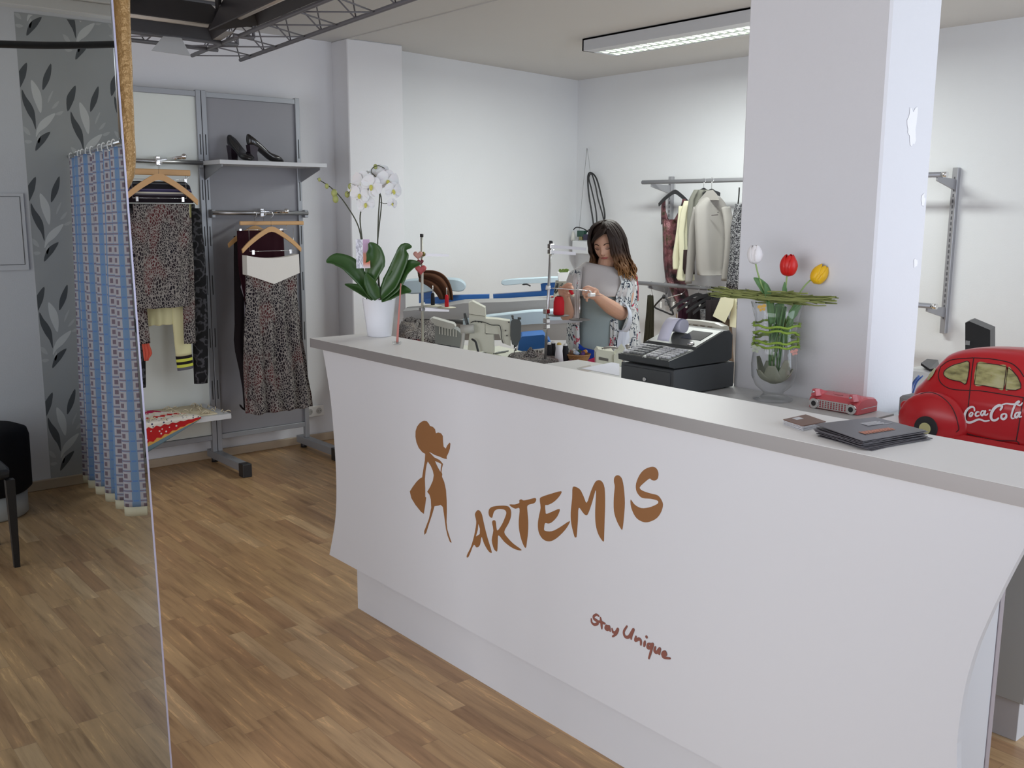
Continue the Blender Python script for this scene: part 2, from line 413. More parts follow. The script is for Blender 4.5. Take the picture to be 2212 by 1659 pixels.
SL = [[(1240,1290),(1225,1280),(1208,1292),(1212,1308),(1230,1320),(1232,1335),(1212,1342),(1196,1328),(1194,1308)], [(1250,1300),(1256,1335),(1258,1366)], [(1238,1322),(1258,1328),(1278,1336)],
 [(1302,1354),(1287,1350),(1282,1366),(1296,1372),(1304,1352),(1310,1382)], [(1322,1368),(1328,1388),(1345,1390),(1358,1370),(1348,1398),(1326,1415)], [(1414,1352),(1395,1385),(1402,1415),(1425,1418),(1443,1392),(1455,1372),(1442,1410),(1440,1430)],
 [(1470,1415),(1466,1440),(1488,1430),(1500,1442),(1500,1466)], [(1526,1445),(1520,1475)], [(1535,1416),(1536,1420)], [(1564,1462),(1547,1462),(1542,1483),(1558,1484),(1574,1462),(1562,1510),(1550,1550)],
 [(1590,1480),(1585,1505),(1600,1513),(1618,1490),(1614,1524)], [(1637,1532),(1655,1527),(1650,1511),(1635,1520),(1640,1543),(1680,1550)]]
b = B()
for s in SL: ribbon(b, [T6(*p) for p in s], 0.0092, (0.0006, 0, 0), (1, 0, 0), 4)
b.build('slogan_lettering', LAV, panel)

# lower work surface behind the counter
desk = thing('work_surface', (2.57, 2.4, 0), 'lower grey-white work surface behind the counter, carrying the cash register and vase', 'work surface')
B().box((2.155, 1.63, 0.92), (2.985, 3.14, 0.95), 0.001).build('desktop', SHELF_LAM, desk)
for y in (1.66, 2.4, 3.1): B().box((2.16, y-0.012, 0.0), (2.94, y+0.012, 0.92)).build('side_panel', WHITE_LAM, desk)
B().box((2.93, 1.66, 0.0), (2.95, 1.72, 0.92)).build('brace', WHITE_LAM, desk)
cab = thing('low_cabinet', (3.15, 1.3, 0), 'pale cabinet on a white plinth seen below the right end of the counter', 'cabinet')
B().box((2.96, 1.13, 0.13), (3.28, 1.72, 0.92), 0.002).build('body', mat('pale_green_grey', (0.50, 0.53, 0.52), 0.5), cab)
B().box((2.97, 1.146, 0), (3.28, 1.72, 0.13), 0.001).build('plinth', WHITE_LAM, cab)
B().box((2.56, 0.45, 0.92), (3.28, 1.615, 0.95), 0.002).build('top', TOP_LAM, cab)
B().box((3.2, 0.47, 0.0), (3.25, 0.53, 0.92), 0.002).build('leg', GREYMET, cab)

# ------------------------------------------------------------------ big mirror
mir = thing('standing_mirror', (0.40, 2.52, 0), 'tall frameless standing mirror reflecting a fitting room curtain and leaf wallpaper', 'mirror')
xa, xb, za, zb = 0.862, 0.832, 0.0, 2.25
xt = xa+(xb-xa)*(zb-za)/2.0
b = B(); b.poly([(-0.06, YM, za+0.03), (xa-0.004, YM, za+0.03), (xt-0.004, YM, zb), (-0.06, YM, zb)], (0, 0.004, 0))
MIRM = mat('mirror_glass', (0.49, 0.52, 0.51), 0.0, 1.0)
b.build('mirror_glass', MIRM, mir)
b = B(); b.poly([(xa-0.004, YM-0.002, za+0.03), (xa, YM-0.002, za+0.03), (xt, YM-0.002, zb), (xt-0.004, YM-0.002, zb)], (0, 0.02, 0)); b.build('edge_strip', mat('lilac_edge', (0.50, 0.50, 0.66), 0.25, 0.3), mir)
b = B(); b.poly([(-0.06, YM+0.0045, za+0.03), (xa-0.01, YM+0.0045, za+0.03), (xt-0.01, YM+0.0045, zb), (-0.06, YM+0.0045, zb)], (0, 0.012, 0)); b.build('backing_board', mat('mdf', (0.3, 0.22, 0.14), 0.8), mir)
for x in (0.05, 0.75): B().box((x-0.03, YM-0.02, 0), (x+0.03, YM+0.1, 0.03), 0.003).build('foot', SATIN, mir)
# ------------------------------------------------------------------ helpers for cloth and hangers
def spw(x, p): return math.copysign(abs(x)**p, x)
def hang(b, levels, ang=0.0, folds=5, n=72, seed=0.0, pw=0.7, sub=4, cap=True):
    """closed hanging cloth: levels of (z, x, y, half width, half thickness, ripple)"""
    ca, sa = math.cos(ang), math.sin(ang); rings = []
    lv = []
    for i in range(len(levels)-1):
        for s in range(sub):
            t = s/sub; t2 = t*t*(3-2*t)
            lv.append([levels[i][q]+(levels[i+1][q]-levels[i][q])*(t if q == 0 else t2) for q in range(6)])
    lv.append(list(levels[-1]))
    for li, (z, xc, yc, hw, ht, rp) in enumerate(lv):
        r = []
        for i in range(n):
            th = 2*PI*i/n
            u = spw(math.cos(th), pw)*hw; v = spw(math.sin(th), pw)*ht
            w = rp*math.sin(folds*PI*u/max(hw, 1e-3)+seed+2.2*noise.noise(Vector((u*9+seed, 0, z*2.5))))
            w += rp*0.6*noise.noise(Vector((u*16, seed*3, z*3.1)))
            v += w*(1 if math.sin(th) < 0 else -0.8)
            r.append((xc+u*ca-v*sa, yc+u*sa+v*ca, z+rp*0.3*math.cos(folds*PI*u/max(hw, 1e-3)+seed)*(1 if li == len(lv)-1 else 0)))
        rings.append(r)
    b.loft(rings, caps=cap)
    return b
def sleeve(b, pts, radii, flat=0.5, n=20, rip=0.004, seed=0):
    P = cr(pts, 6); N = len(P); rings = []
    for i in range(N):
        d = (P[min(i+1, N-1)]-P[max(i-1, 0)]).normalized(); a = Vector((1, 0, 0)); a = (a-d*a.dot(d)).normalized(); c = d.cross(a)
        t = i/(N-1)*(len(radii)-1); k = min(int(t), len(radii)-2); rr = radii[k]+(radii[k+1]-radii[k])*(t-k)
        rings.append([P[i]+a*((rr+rip*noise.noise(Vector((i*0.5, j, seed))))*math.cos(2*PI*j/n))+c*((rr*flat+rip*noise.noise(Vector((i*0.6, j*0.7, seed+5))))*math.sin(2*PI*j/n)) for j in range(n)])
    b.loft(rings); return b
def hook(b, top, bottom, r=0.016, wr=0.0016, ang=0.0):
    """hanger hook: bottom is where it enters the hanger, top the point hanging on the rail"""
    top = Vector(top); bottom = Vector(bottom); ca, sa = math.cos(ang), math.sin(ang)
    pts = [bottom]
    c = top-Vector((0, 0, r))
    for k in range(9):
        t = -PI/2+PI*1.25*k/8
        pts.append(c+Vector((ca*r*math.cos(t)*1.0, sa*r*math.cos(t), r*math.sin(t))))
    b.tube(pts, wr, 6); return b
def wood_hanger(loc, w, drop, label, ang=0.0, hk=0.07, grp=None, th=0.012, mt=None, nm='wooden_hanger', ht=0.026):
    """loc: the middle of the wooden arms"""
    t = thing(nm, loc, label, 'hanger', grp)
    L = Vector(loc); ca, sa = math.cos(ang), math.sin(ang)
    def W(u, z, v=0): return L+Vector((u*ca-v*sa, u*sa+v*ca, z))
    top = [(-w, -drop), (-w*0.75, -drop*0.62), (-w*0.35, -drop*0.18), (0, 0.008), (w*0.35, -drop*0.18), (w*0.75, -drop*0.62), (w, -drop)]
    bot = [(w*0.98, -drop-ht*0.9), (w*0.72, -drop*0.62-ht), (w*0.33, -drop*0.2-ht), (0, -ht*0.9), (-w*0.33, -drop*0.2-ht), (-w*0.72, -drop*0.62-ht), (-w*0.98, -drop-ht*0.9)]
    out = cr([W(u, z, -th/2) for u, z in top], 3)+cr([W(u, z, -th/2) for u, z in bot], 3)
    B().poly(out, W(0, 0, th)-W(0, 0, 0)).build('arms', mt or WOODH, t)
    hook(B(), W(0, hk), W(0, 0), ang=ang).build('hook', CHROME, t)
    return t
def clip_bar(t, loc, w, z, ang=0.0, clips=(-0.85, 0.85)):
    L = Vector(loc); ca, sa = math.cos(ang), math.sin(ang)
    def W(u, zz, v=0): return L+Vector((u*ca-v*sa, u*sa+v*ca, zz))
    b = B(); b.tube([W(-w, 0), W(-w, z), W(w, z), W(w, 0)], 0.0016, 6); b.build('wire_bar', CHROME, t)
    for c in clips:
        b = B(); b.box(W(c*w, z-0.02)-Vector((0.008, 0.006, 0)), W(c*w, z+0.008)+Vector((0.008, 0.006, 0.0)), 0.002); b.build('clip', CHROME, t)

# printed cloth
def m_leopard(name, s=1.0, red=(0.10, 0.028, 0.03)):
    m = mat(name, (0.4, 0.35, 0.33), 0.85, spec=0.1); n = NT(m); v = n.coord((1, 1, 0.62))
    nz = n.n('ShaderNodeTexNoise'); nz.inputs['Scale'].default_value = 9; n.l(v, nz.inputs['Vector'])
    ad = n.n('ShaderNodeVectorMath', operation='MULTIPLY_ADD'); n.l(nz.outputs[1], ad.inputs[0]); ad.inputs[1].default_value = (0.06, 0.06, 0.06); n.l(v, ad.inputs[2])
    vo = n.n('ShaderNodeTexVoronoi', feature='DISTANCE_TO_EDGE'); vo.inputs['Scale'].default_value = 88*s; n.l(ad.outputs[0], vo.inputs['Vector'])
    f = n.ramp(vo.outputs['Distance'], [(0.0, (1, 1, 1)), (0.07, (1, 1, 1)), (0.15, (0, 0, 0))])
    big = n.noise(v, 7, 2); dk = n.ramp(big, [(0.38, (0.018, 0.016, 0.022)), (0.52, (0.03, 0.022, 0.026)), (0.62, red)])
    n.col(n.mix(f, dk, (0.285, 0.265, 0.25))); return m
LEO = m_leopard('leopard_print_cloth')
LEO2 = m_leopard('leopard_print_cloth_fine', 1.15)
def m_lace(name, c1, c2, s=28):
    m = mat(name, c1, 0.8, spec=0.15); n = NT(m); v = n.coord()
    nz = n.noise(v, s, 2, 0.5); f = n.ramp(nz, [(0.46, (0, 0, 0)), (0.49, (1, 1, 1)), (0.53, (1, 1, 1)), (0.56, (0, 0, 0))])
    n.col(n.mix(f, c1, c2)); return m
LACE = m_lace('black_lace', (0.014, 0.014, 0.016), (0.07, 0.07, 0.08), 16)
BLK = cloth('black_cloth', (0.018, 0.014, 0.016))
CREAMY = cloth('pale_yellow_knit', (0.72, 0.70, 0.42), 500)
OFFW = cloth('off_white_cloth', (0.80, 0.78, 0.74))
GREYCL = cloth('mauve_grey_cloth', (0.30, 0.28, 0.32))

# ------------------------------------------------------------------ display rack on the back wall
rack = thing('display_rack', (2.45, 5.9, 0), 'grey metal clothes display rack with pale and grey panels against the back wall', 'display rack')
YR = 5.9
for x in (1.795, 2.422, 2.456, 3.076):
    mat('slot_black', (0.02, 0.02, 0.02), 0.8)
    b2 = B(); b2.use(GREYMET).box((x-0.015, YR-0.015, 0.08), (x+0.015, YR+0.02, 2.308), 0.002)
    b2.use(bpy.data.materials['slot_black'])
    for z in (0.42, 0.75, 1.08, 1.38, 1.66, 1.93): b2.box((x-0.0025, YR-0.0162, z), (x+0.0025, YR-0.0145, z+0.12))
    b2.build('post', None, rack)
PANL = mat('pale_green_white_panel', (0.72, 0.76, 0.72), 0.25)
PANG = mat('grey_panel', (0.26, 0.26, 0.285), 0.35)
for x0, x1, m in ((1.81, 2.407, PANL), (2.471, 3.061, PANG)):
    lab(B().box((x0, YR+0.002, 0.19), (x1, YR+0.012, 2.275)).build('back_panel', m, rack), 'pale green-white panel' if m is PANL else 'grey panel')
    for z in (0.17, 2.283): B().box((x0, YR-0.012, z-0.014), (x1, YR+0.018, z+0.018), 0.002).build('cross_rail', GREYMET, rack)
for x in (1.795, 2.44, 3.076):
    b = B(); b.box((x-0.028, 5.47, 0.03), (x+0.028, 6.0, 0.08), 0.003); f = b.build('foot', GREYMET, rack)
    B().box((x-0.029, 5.455, 0.0), (x+0.029, 5.52, 0.082), 0.003).build('end_cap', BLACKP, f)
    B().cyl((x, 5.95, 0), (x, 5.95, 0.03), 0.02).build('glide', BLACKP, f)
# upper shelf with brackets
sh = thing('display_shelf', (2.76, 5.74, 1.88), 'white shelf with black high heels on it, hung on the grey rack panel', 'shelf')
B().box((2.416, 5.60, 1.866), (3.12, 5.88, 1.89), 0.001).build('board', WHITE_LAM, sh)
for x in (2.44, 3.085):
    B().poly([(x, 5.885, 1.866), (x, 5.63, 1.866), (x, 5.63, 1.852), (x, 5.885, 1.78)], (0.004, 0, 0)).build('bracket', GREYMET, sh)
# black pumps
PAT = mat('black_patent_leather', (0.012, 0.011, 0.012), 0.12, spec=0.7)
def pump(loc, rz, label):
    t = thing('high_heel_shoe', loc, label, 'shoe', 'pair of black high heels on the shelf'); t.rotation_euler.z = rz
    st = [(-0.008, 0.100, 0.158, 0.012), (0.000, 0.092, 0.168, 0.024), (0.02, 0.084, 0.160, 0.031), (0.05, 0.076, 0.135, 0.031), (0.085, 0.052, 0.106, 0.029), (0.12, 0.026, 0.078, 0.031), (0.15, 0.007, 0.056, 0.036), (0.175, 0.003, 0.050, 0.039), (0.20, 0.003, 0.042, 0.036), (0.22, 0.004, 0.030, 0.027), (0.236, 0.005, 0.018, 0.013), (0.243, 0.007, 0.012, 0.003)]
    L = Vector(loc); rings = []
    for x, z0, z1, w in st:
        rings.append([L+Vector((x, spw(math.cos(2*PI*i/20), 0.8)*w, (z0+z1)/2+spw(math.sin(2*PI*i/20), 0.85)*(z1-z0)/2*(1-0.35*(abs(math.cos(2*PI*i/20)) < 0.7 and math.sin(2*PI*i/20) > 0 and 0.0 < x < 0.14)))) for i in range(20)])
    B().loft(rings).build('upper', PAT, t, sub=1)
    B().loft([[L+Vector((x+cx, y, z)) for x, y in ((-0.022, -0.02), (0.022, -0.022), (0.022, 0.022), (-0.022, 0.02))] for z, cx, in ((0.0, 0.028), (0.05, 0.022))]+[[L+Vector((x+0.024, y, 0.098)) for x, y in ((-0.028, -0.024), (0.034, -0.026), (0.034, 0.026), (-0.028, 0.024))]], smooth=False).build('heel', mat('heel_leather', (0.03, 0.02, 0.03), 0.2), t)
    return t
pump((2.645, 5.70, 1.8905), math.radians(6), 'black patent high heel pump nearer the front, toe pointing right')
pump((2.592, 5.845, 1.8905), math.radians(-82), 'black patent high heel pump turned away behind the first one')
# chrome rails with face-out arms
def rail(nm, z, x0, x1, xa, label, y0, ball=True):
    t = thing(nm, ((x0+x1)/2, YR-0.05, z), label, 'clothes rail')
    B().cyl((x0, YR-0.045, z), (x1, YR-0.045, z), 0.014).build('rail_tube', SATIN, t)
    for x in (x0+0.01, x1-0.01): B().box((x-0.012, YR-0.05, z-0.03), (x+0.012, YR-0.016, z+0.02), 0.003).build('mount', GREYMET, t)
    b = B(); b.cyl((xa, YR-0.05, z+0.008), (xa, y0, z+0.008), 0.009); b.box((xa-0.014, YR-0.07, z-0.025), (xa+0.014, YR-0.025, z+0.03), 0.004)
    b.build('face_out_arm', CHROME, t)
    B().ball((xa, y0, z+0.012), 0.016, 14).build('end_ball', CHROME, t)
    return t
zr = PY(560, 460, YR-0.045).z; zl = PY(380, 350, YR-0.045).z
rail('clothes_rail', zr, 2.46, 3.11, 2.78, 'chrome rail with wooden hangers and the long print skirt, on the grey panel', 5.50)
rail('clothes_rail', zl, 1.80, 2.42, 2.14, 'chrome rail with stacked tops, on the pale panel beside the mirror', 5.44)

# right-hand group: long skirt in front, dark garments behind
ya = 5.56
c = PY(586, 492, ya)
h1 = wood_hanger((c.x, ya, c.z), 0.195, 0.125, 'wooden hanger with the white-waisted long print skirt clipped below it', hk=0.095)
def rel(px, py, y=ya): return PY(px, py, y)
clip_bar(h1, (c.x, ya, c.z), 0.145, rel(586, 542).z-c.z)
zt = rel(586, 550).z; zv = rel(586, 605).z; zb_ = rel(590, 885).z
sk = thing('long_skirt', (c.x, ya, zt), 'long leopard print skirt with a white V-shaped waistband, hanging on the grey panel', 'skirt')
xl, xr = rel(530, 600).x, rel(642, 600).x; xc = (xl+xr)/2; hw = (xr-xl)/2
b = B(); hang(b, [(zt-0.05, xc, ya, hw*0.97, 0.022, 0.003), (zt-0.16, xc, ya, hw*0.99, 0.022, 0.003), (zt-0.26, xc-0.005, ya, hw*1.0, 0.03, 0.008), (zt-0.5, xc-0.005, ya, hw*1.12, 0.035, 0.016), (zt-0.72, xc+0.005, ya, hw*1.22, 0.04, 0.02), (zb_+0.02, xc+0.02, ya, hw*1.32, 0.045, 0.022), (zb_-0.005, xc+0.02, ya, hw*1.33, 0.045, 0.022)], folds=4.5, n=110, seed=1.1, pw=0.75)
b.build('skirt_body', LEO, sk)
b = B(); wz = lambda u: zt-0.012*math.cos(u*PI/2)
def wb(s):
    top = [(xc+hw*u, ya+s*0.032, zt+(-0.02*(1-u*u))) for u in [i/8-1 for i in range(17)]]
    low = [(xc+hw*1.01*u, ya+s*0.032, zt-0.115-0.062*(1-abs(u))**1.0) for u in [1-i/8 for i in range(17)]]
    return top+low
b.poly(wb(-1), (0, 0.064, 0)); b.build('waistband', OFFW, sk)
# black garments behind it
y2 = 5.68
c2 = PY(570, 482, y2)
h2 = thing('wooden_clamp_hanger', (c2.x, y2, c2.z), 'wooden bar hanger behind the front one, holding a black velvet skirt', 'hanger')
B().box((PY(497, 0, y2).x, y2-0.007, c2.z-0.012), (PY(640, 0, y2).x, y2+0.007, c2.z+0.012), 0.003).build('arms', WOODH, h2)
hook(B(), (c2.x, y2, c2.z+0.075), (c2.x, y2, c2.z)).build('hook', CHROME, h2)
clip_bar(h2, (c2.x-0.02, y2, c2.z), 0.17, -0.04, clips=(-0.8, 0.8))
g = thing('velvet_skirt', (c2.x, y2, c2.z-0.05), 'black and wine velvet skirt hanging behind the long print skirt', 'skirt')
x0, x1 = PY(512, 505, y2).x, PY(612, 505, y2).x
hang(B(), [(c2.z-0.045, (x0+x1)/2, y2, (x1-x0)/2, 0.018, 0.002), (c2.z-0.25, (x0+x1)/2, y2, (x1-x0)/2, 0.02, 0.004), (c2.z-0.5, (x0+x1)/2+0.03, y2, (x1-x0)/2, 0.02, 0.006)], seed=3).build('skirt_body', cloth('black_wine_velvet', (0.03, 0.007, 0.012)), g)
y3 = 5.77
c3 = PY(560, 490, y3)
h3 = wood_hanger((c3.x-0.03, y3, c3.z), 0.19, 0.10, 'wooden hanger rearmost of the three on the right rail', hk=0.09, ang=0.12)
g = thing('dark_coat', (c3.x, y3, c3.z), 'long dark garment with a tapering hem, rearmost behind the print skirt', 'garment')
def xz(px, py, y=y3): p = PY(px, py, y); return p.x, p.z
prof = [(505, 510, 560), (505, 560, 600), (507, 700, 560), (505, 735, 560), (508, 760, 560), (517, 800, 560), (524, 840, 560), (527, 880, 555), (531, 890, 550)]
lv = []
for l, y_, r in prof:
    xl_, z_ = xz(l, y_); xr_, _ = xz(r, y_); lv.append((z_, (xl_+xr_)/2, y3, (xr_-xl_)/2, 0.022, 0.004))
hang(B(), lv, sub=2, folds=3, seed=5).build('coat_body', BLK, g)
b = B(); p = xz(530, 886); b.tube([(p[0]-0.045, y3-0.02, p[1]+0.045), (p[0]-0.03, y3-0.03, p[1]+0.02), (p[0], y3-0.03, p[1])], 0.006, 6, 4); b.build('tie', BLK, g)
g = thing('grey_blouse', (c3.x+0.02, 5.725, c3.z-0.06), 'grey mauve sleeveless blouse peeking out beside the white waistband', 'blouse')
lv = []
for l, y_, r in ((522, 520, 600), (522, 560, 600), (525, 600, 600), (520, 620, 600), (528, 645, 600), (530, 800, 600)):
    xl_, z_ = xz(l, y_, 5.725); xr_, _ = xz(r, y_, 5.725); lv.append((z_, (xl_+xr_)/2, 5.725, (xr_-xl_)/2, 0.016, 0.002))
hang(B(), lv, sub=2, seed=2).build('top_body', GREYCL, g)

# left-hand group
yb = 5.50
c = PY(343, 378, yb)
h = wood_hanger((c.x, yb, c.z), 0.215, 0.135, 'wooden hanger in front on the left rail, above the short print skirt', hk=0.09, ht=0.03)
clip_bar(h, (c.x, yb, c.z), 0.15, PY(343, 428, yb).z-c.z)
zt = PY(343, 440, yb).z
g = thing('print_skirt', (c.x, yb, zt), 'short leopard print skirt clipped to the front hanger beside the mirror', 'skirt')
lv = []
for l, y_, r in ((287, 440, 407), (290, 470, 408), (293, 540, 408), (292, 600, 407), (294, 662, 407), (294, 668, 407)):
    a = PY(l, y_, yb); d = PY(r, y_, yb); lv.append((a.z, (a.x+d.x)/2, yb, (d.x-a.x)/2, 0.022, 0.006))
hang(B(), lv, sub=4, folds=3, n=90, seed=0.4).build('skirt_body', LEO2, g)
y4 = 5.57
g = thing('print_blouse', (c.x, y4, zt), 'leopard print blouse whose sleeves hang below the short skirt', 'blouse')
a = PY(345, 460, y4)
hang(B(), [(a.z, a.x, y4, 0.17, 0.02, 0.003), (a.z-0.3, a.x, y4, 0.16, 0.02, 0.006), (PY(345, 660, y4).z, a.x, y4, 0.16, 0.02, 0.008)], seed=7).build('blouse_body', LEO2, g)
for pts in (((298, 470), (300, 560), (303, 660), (312, 742)), ((400, 470), (405, 560), (408, 660), (410, 742))):
    sleeve(B(), [PY(px, py, y4-0.015) for px, py in pts], [0.035, 0.035, 0.036, 0.034]).build('sleeve', LEO2, g)
y5 = 5.64
g = thing('yellow_cardigan', (c.x, y5, zt), 'pale yellow cardigan with black and lime striped cuff behind the print blouse', 'cardigan')
lv = []
for l, y_, r in ((300, 440, 412), (303, 560, 410), (310, 660, 408), (313, 695, 405), (314, 704, 400)):
    a = PY(l, y_, y5); d = PY(r, y_, y5); lv.append((a.z, (a.x+d.x)/2, y5, (d.x-a.x)/2, 0.022, 0.008))
hang(B(), lv, folds=4, seed=2.2).build('cardigan_body', CREAMY, g)
sleeve(B(), [PY(px, py, y5-0.02) for px, py in ((385, 560), (388, 640), (392, 700), (397, 768))], [0.055, 0.055, 0.052, 0.047]).build('sleeve', CREAMY, g)
b = B()
for k, (py, m) in enumerate(((768, BLK), (774, cloth('lime_knit', (0.62, 0.66, 0.1))), (780, BLK), (786, bpy.data.materials['lime_knit']), (792, cloth('grey_knit', (0.12, 0.12, 0.15))))):
    b.use(m); sleeve(b, [PY(397+k*0.8, py-0.4, y5-0.02), PY(397.4+k*0.8, py+2.8, y5-0.02), PY(397.8+k*0.8, py+5.6, y5-0.02)], [0.049, 0.049], rip=0)
b.build('cuff', None, g)
y6 = 5.70
g = thing('lace_jacket', (c.x, y6, zt), 'black jacket with swirl pattern, sleeves hanging lowest on the left rail', 'jacket')
a = PY(343, 440, y6)
hang(B(), [(a.z, a.x+0.01, y6, 0.2, 0.025, 0.003), (a.z-0.2, a.x+0.01, y6, 0.215, 0.025, 0.005), (a.z-0.55, a.x+0.01, y6, 0.20, 0.025, 0.006)], seed=9).build('jacket_body', LACE, g)
sleeve(B(), [PY(px, py, y6-0.03) for px, py in ((418, 450), (425, 560), (432, 700), (434, 828))], [0.04, 0.052, 0.05, 0.042]).build('sleeve', LACE, g)
sleeve(B(), [PY(px, py, y6-0.03) for px, py in ((278, 450), (284, 560), (292, 700), (300, 838))], [0.04, 0.055, 0.055, 0.04]).build('sleeve', LACE, g)
g = thing('ruffled_garment', (c.x, 5.62, zt), 'sliver of a coral red ruffled garment beside the print sleeve', 'garment')
a = PY(318, 745, 5.6); hang(B(), [(a.z+0.02, a.x-0.01, 5.6, 0.02, 0.01, 0.003), (a.z-0.05, a.x, 5.6, 0.025, 0.012, 0.005), (a.z-0.09, a.x-0.01, 5.6, 0.012, 0.01, 0.003)], folds=3).build('ruffle', cloth('coral_cloth', (0.62, 0.12, 0.08)), g)
# striped knit and bar hanger above
y7 = 5.60
c7 = PY(345, 372, y7)
h7 = thing('wooden_clamp_hanger', (c7.x, y7, c7.z), 'wooden bar hanger behind the front hanger on the left rail, holding a striped knit', 'hanger')
B().box((c7.x-0.2, y7-0.008, c7.z-0.017), (c7.x+0.175, y7+0.008, c7.z+0.017), 0.004).build('arms', WOODH, h7)
hook(B(), (c7.x, y7, c7.z+0.07), (c7.x, y7, c7.z)).build('hook', CHROME, h7)
clip_bar(h7, (c7.x, y7, c7.z), 0.16, -0.04, clips=(0.9,))
def m_stripe(name, stops, lo, hi):
    m = mat(name, stops[0][1], 0.9, spec=0.1); n = NT(m); v = n.coord(kind='Generated'); sp = n.n('ShaderNodeSeparateXYZ'); n.l(v, sp.inputs[0])
    n.col(n.ramp(sp.outputs[2], stops, 'CONSTANT')); n.bump(n.noise(v, 90, 2), 0.2, 0.002); return m
STR = m_stripe('striped_knit', [(0, (0.02, 0.015, 0.02)), (0.34, (0.11, 0.10, 0.12)), (0.42, (0.55, 0.53, 0.45)), (0.50, (0.04, 0.035, 0.09)), (0.58, (0.12, 0.11, 0.2)), (0.64, (0.02, 0.02, 0.025)), (0.86, (0.10, 0.11, 0.12)), (0.93, (0.03, 0.03, 0.03))], 0, 1)
g = thing('striped_knit', (c7.x, 5.545, c7.z-0.05), 'folded dark knit with cream and violet stripes under the front hanger', 'knitwear')
a0 = PY(345, 392, 5.545); a1 = PY(345, 438, 5.545)
hang(B(), [(a1.z, a0.x, 5.545, 0.185, 0.02, 0.002), (a1.z+0.03, a0.x, 5.545, 0.188, 0.022, 0.002), (a1.z+0.09, a0.x, 5.545, 0.17, 0.022, 0.002), (a0.z, a0.x, 5.545, 0.15, 0.018, 0.001)], n=60).build('folded_knit', STR, g)
# lower shelf with scarf
sh = thing('low_shelf', (2.1, 5.7, 0.38), 'white low shelf with a straw mat and colourful scarf, bottom left of the rack', 'shelf')
zs = 0.398
B().box((1.62, 5.50, zs-0.03), (2.372, 5.88, zs), 0.001).build('board', WHITE_LAM, sh)
for x in (1.80, 2.43): B().poly([(x-0.01, 5.885, zs-0.03), (x-0.01, 5.6, zs-0.03), (x-0.01, 5.885, zs-0.12)], (0.004, 0, 0)).build('bracket', GREYMET, sh)
STRAW = cloth('straw', (0.62, 0.55, 0.40), 200)
t = B()
for i in range(60):
    x = 1.85+0.5*random.random(); y = 5.52+random.random()*0.33
    p0 = Vector((x, y, zs+0.004)); dx = random.uniform(-0.06, 0.06)
    t.tube([p0, p0+Vector((dx*0.5, -0.02, 0.012+0.012*random.random())), p0+Vector((dx, -0.045*random.random(), 0.004))], 0.0028, 5, 3)
t.box((1.64, 5.53, zs+0.0005), (2.30, 5.86, zs+0.008), 0.002)
o = t.build('straw_mat', STRAW); tag(o, 'cream straw mat with loose fringe lying on the low shelf', 'mat')
def uvgrid(name, fn, nu, nv, m, parent, su, sv, solid):
    bm = bmesh.new(); uvl = bm.loops.layers.uv.new('UVMap'); G = [[bm.verts.new(fn(i/nu, j/nv)) for j in range(nv+1)] for i in range(nu+1)]
    for i in range(nu):
        for j in range(nv):
            f = bm.faces.new([G[i][j], G[i+1][j], G[i+1][j+1], G[i][j+1]]); f.smooth = True
            for lp, (a, c) in zip(f.loops, ((i, j), (i+1, j), (i+1, j+1), (i, j+1))): lp[uvl].uv = (a/nu*su, c/nv*sv)
    off = parent.location; bmesh.ops.translate(bm, vec=-off, verts=bm.verts[:])
    me = bpy.data.meshes.new(name); bm.to_mesh(me); bm.free(); me.materials.append(m)
    o = bpy.data.objects.new(name, me); COL.objects.link(o); o.parent = parent
    if solid: q = o.modifiers.new('solid', 'SOLIDIFY'); q.thickness = solid
    return o
def m_scarf():
    m = mat('woven_scarf', (0.5, 0.1, 0.1), 0.9, spec=0.1); n = NT(m)
    uv = n.n('ShaderNodeUVMap'); sp = n.n('ShaderNodeSeparateXYZ'); n.l(uv.outputs[0], sp.inputs[0]); U, V_ = sp.outputs[0], sp.outputs[1]
    zig = n.math('MULTIPLY', n.math('FLOOR', n.math('MULTIPLY', n.math('PINGPONG', U, 0.045), 90)), 0.012)
    d = n.math('ADD', V_, zig)
    c = n.ramp(d, [(0, (0.45, 0.02, 0.09)), (0.16, (0.72, 0.68, 0.62)), (0.30, (0.52, 0.03, 0.03)), (0.36, (0.74, 0.70, 0.63)), (0.60, (0.47, 0.022, 0.025)), (0.86, (0.60, 0.34, 0.09))], 'CONSTANT')
    c = n.mix(n.math('GREATER_THAN', V_, 0.90), c, (0.14, 0.21, 0.25))
    vo = n.n('ShaderNodeTexVoronoi'); vo.inputs['Scale'].default_value = 42; n.l(n.coord(), vo.inputs['Vector'])
    f = n.math('LESS_THAN', vo.outputs['Distance'], 0.24); mid = n.math('MULTIPLY', n.math('GREATER_THAN', V_, 0.36), n.math('LESS_THAN', V_, 0.60))
    c = n.mix(n.math('MULTIPLY', f, mid), c, (0.06, 0.06, 0.12)); c = n.mix(n.math('MULTIPLY', n.math('MULTIPLY', f, n.math('GREATER_THAN', V_, 0.64)), n.math('LESS_THAN', V_, 0.8)), c, (0.72, 0.66, 0.62))
    n.col(c); return m
edge = [PZ(px, py, zs) for px, py in ((270, 884), (340, 884), (372, 893), (392, 905))]
top = [Vector((1.66, 5.82, zs+0.014)), Vector((2.02, 5.78, zs+0.014)), Vector((2.17, 5.64, zs+0.014)), Vector((2.15, 5.487, zs+0.012)), Vector((1.66, 5.487, zs+0.012))]
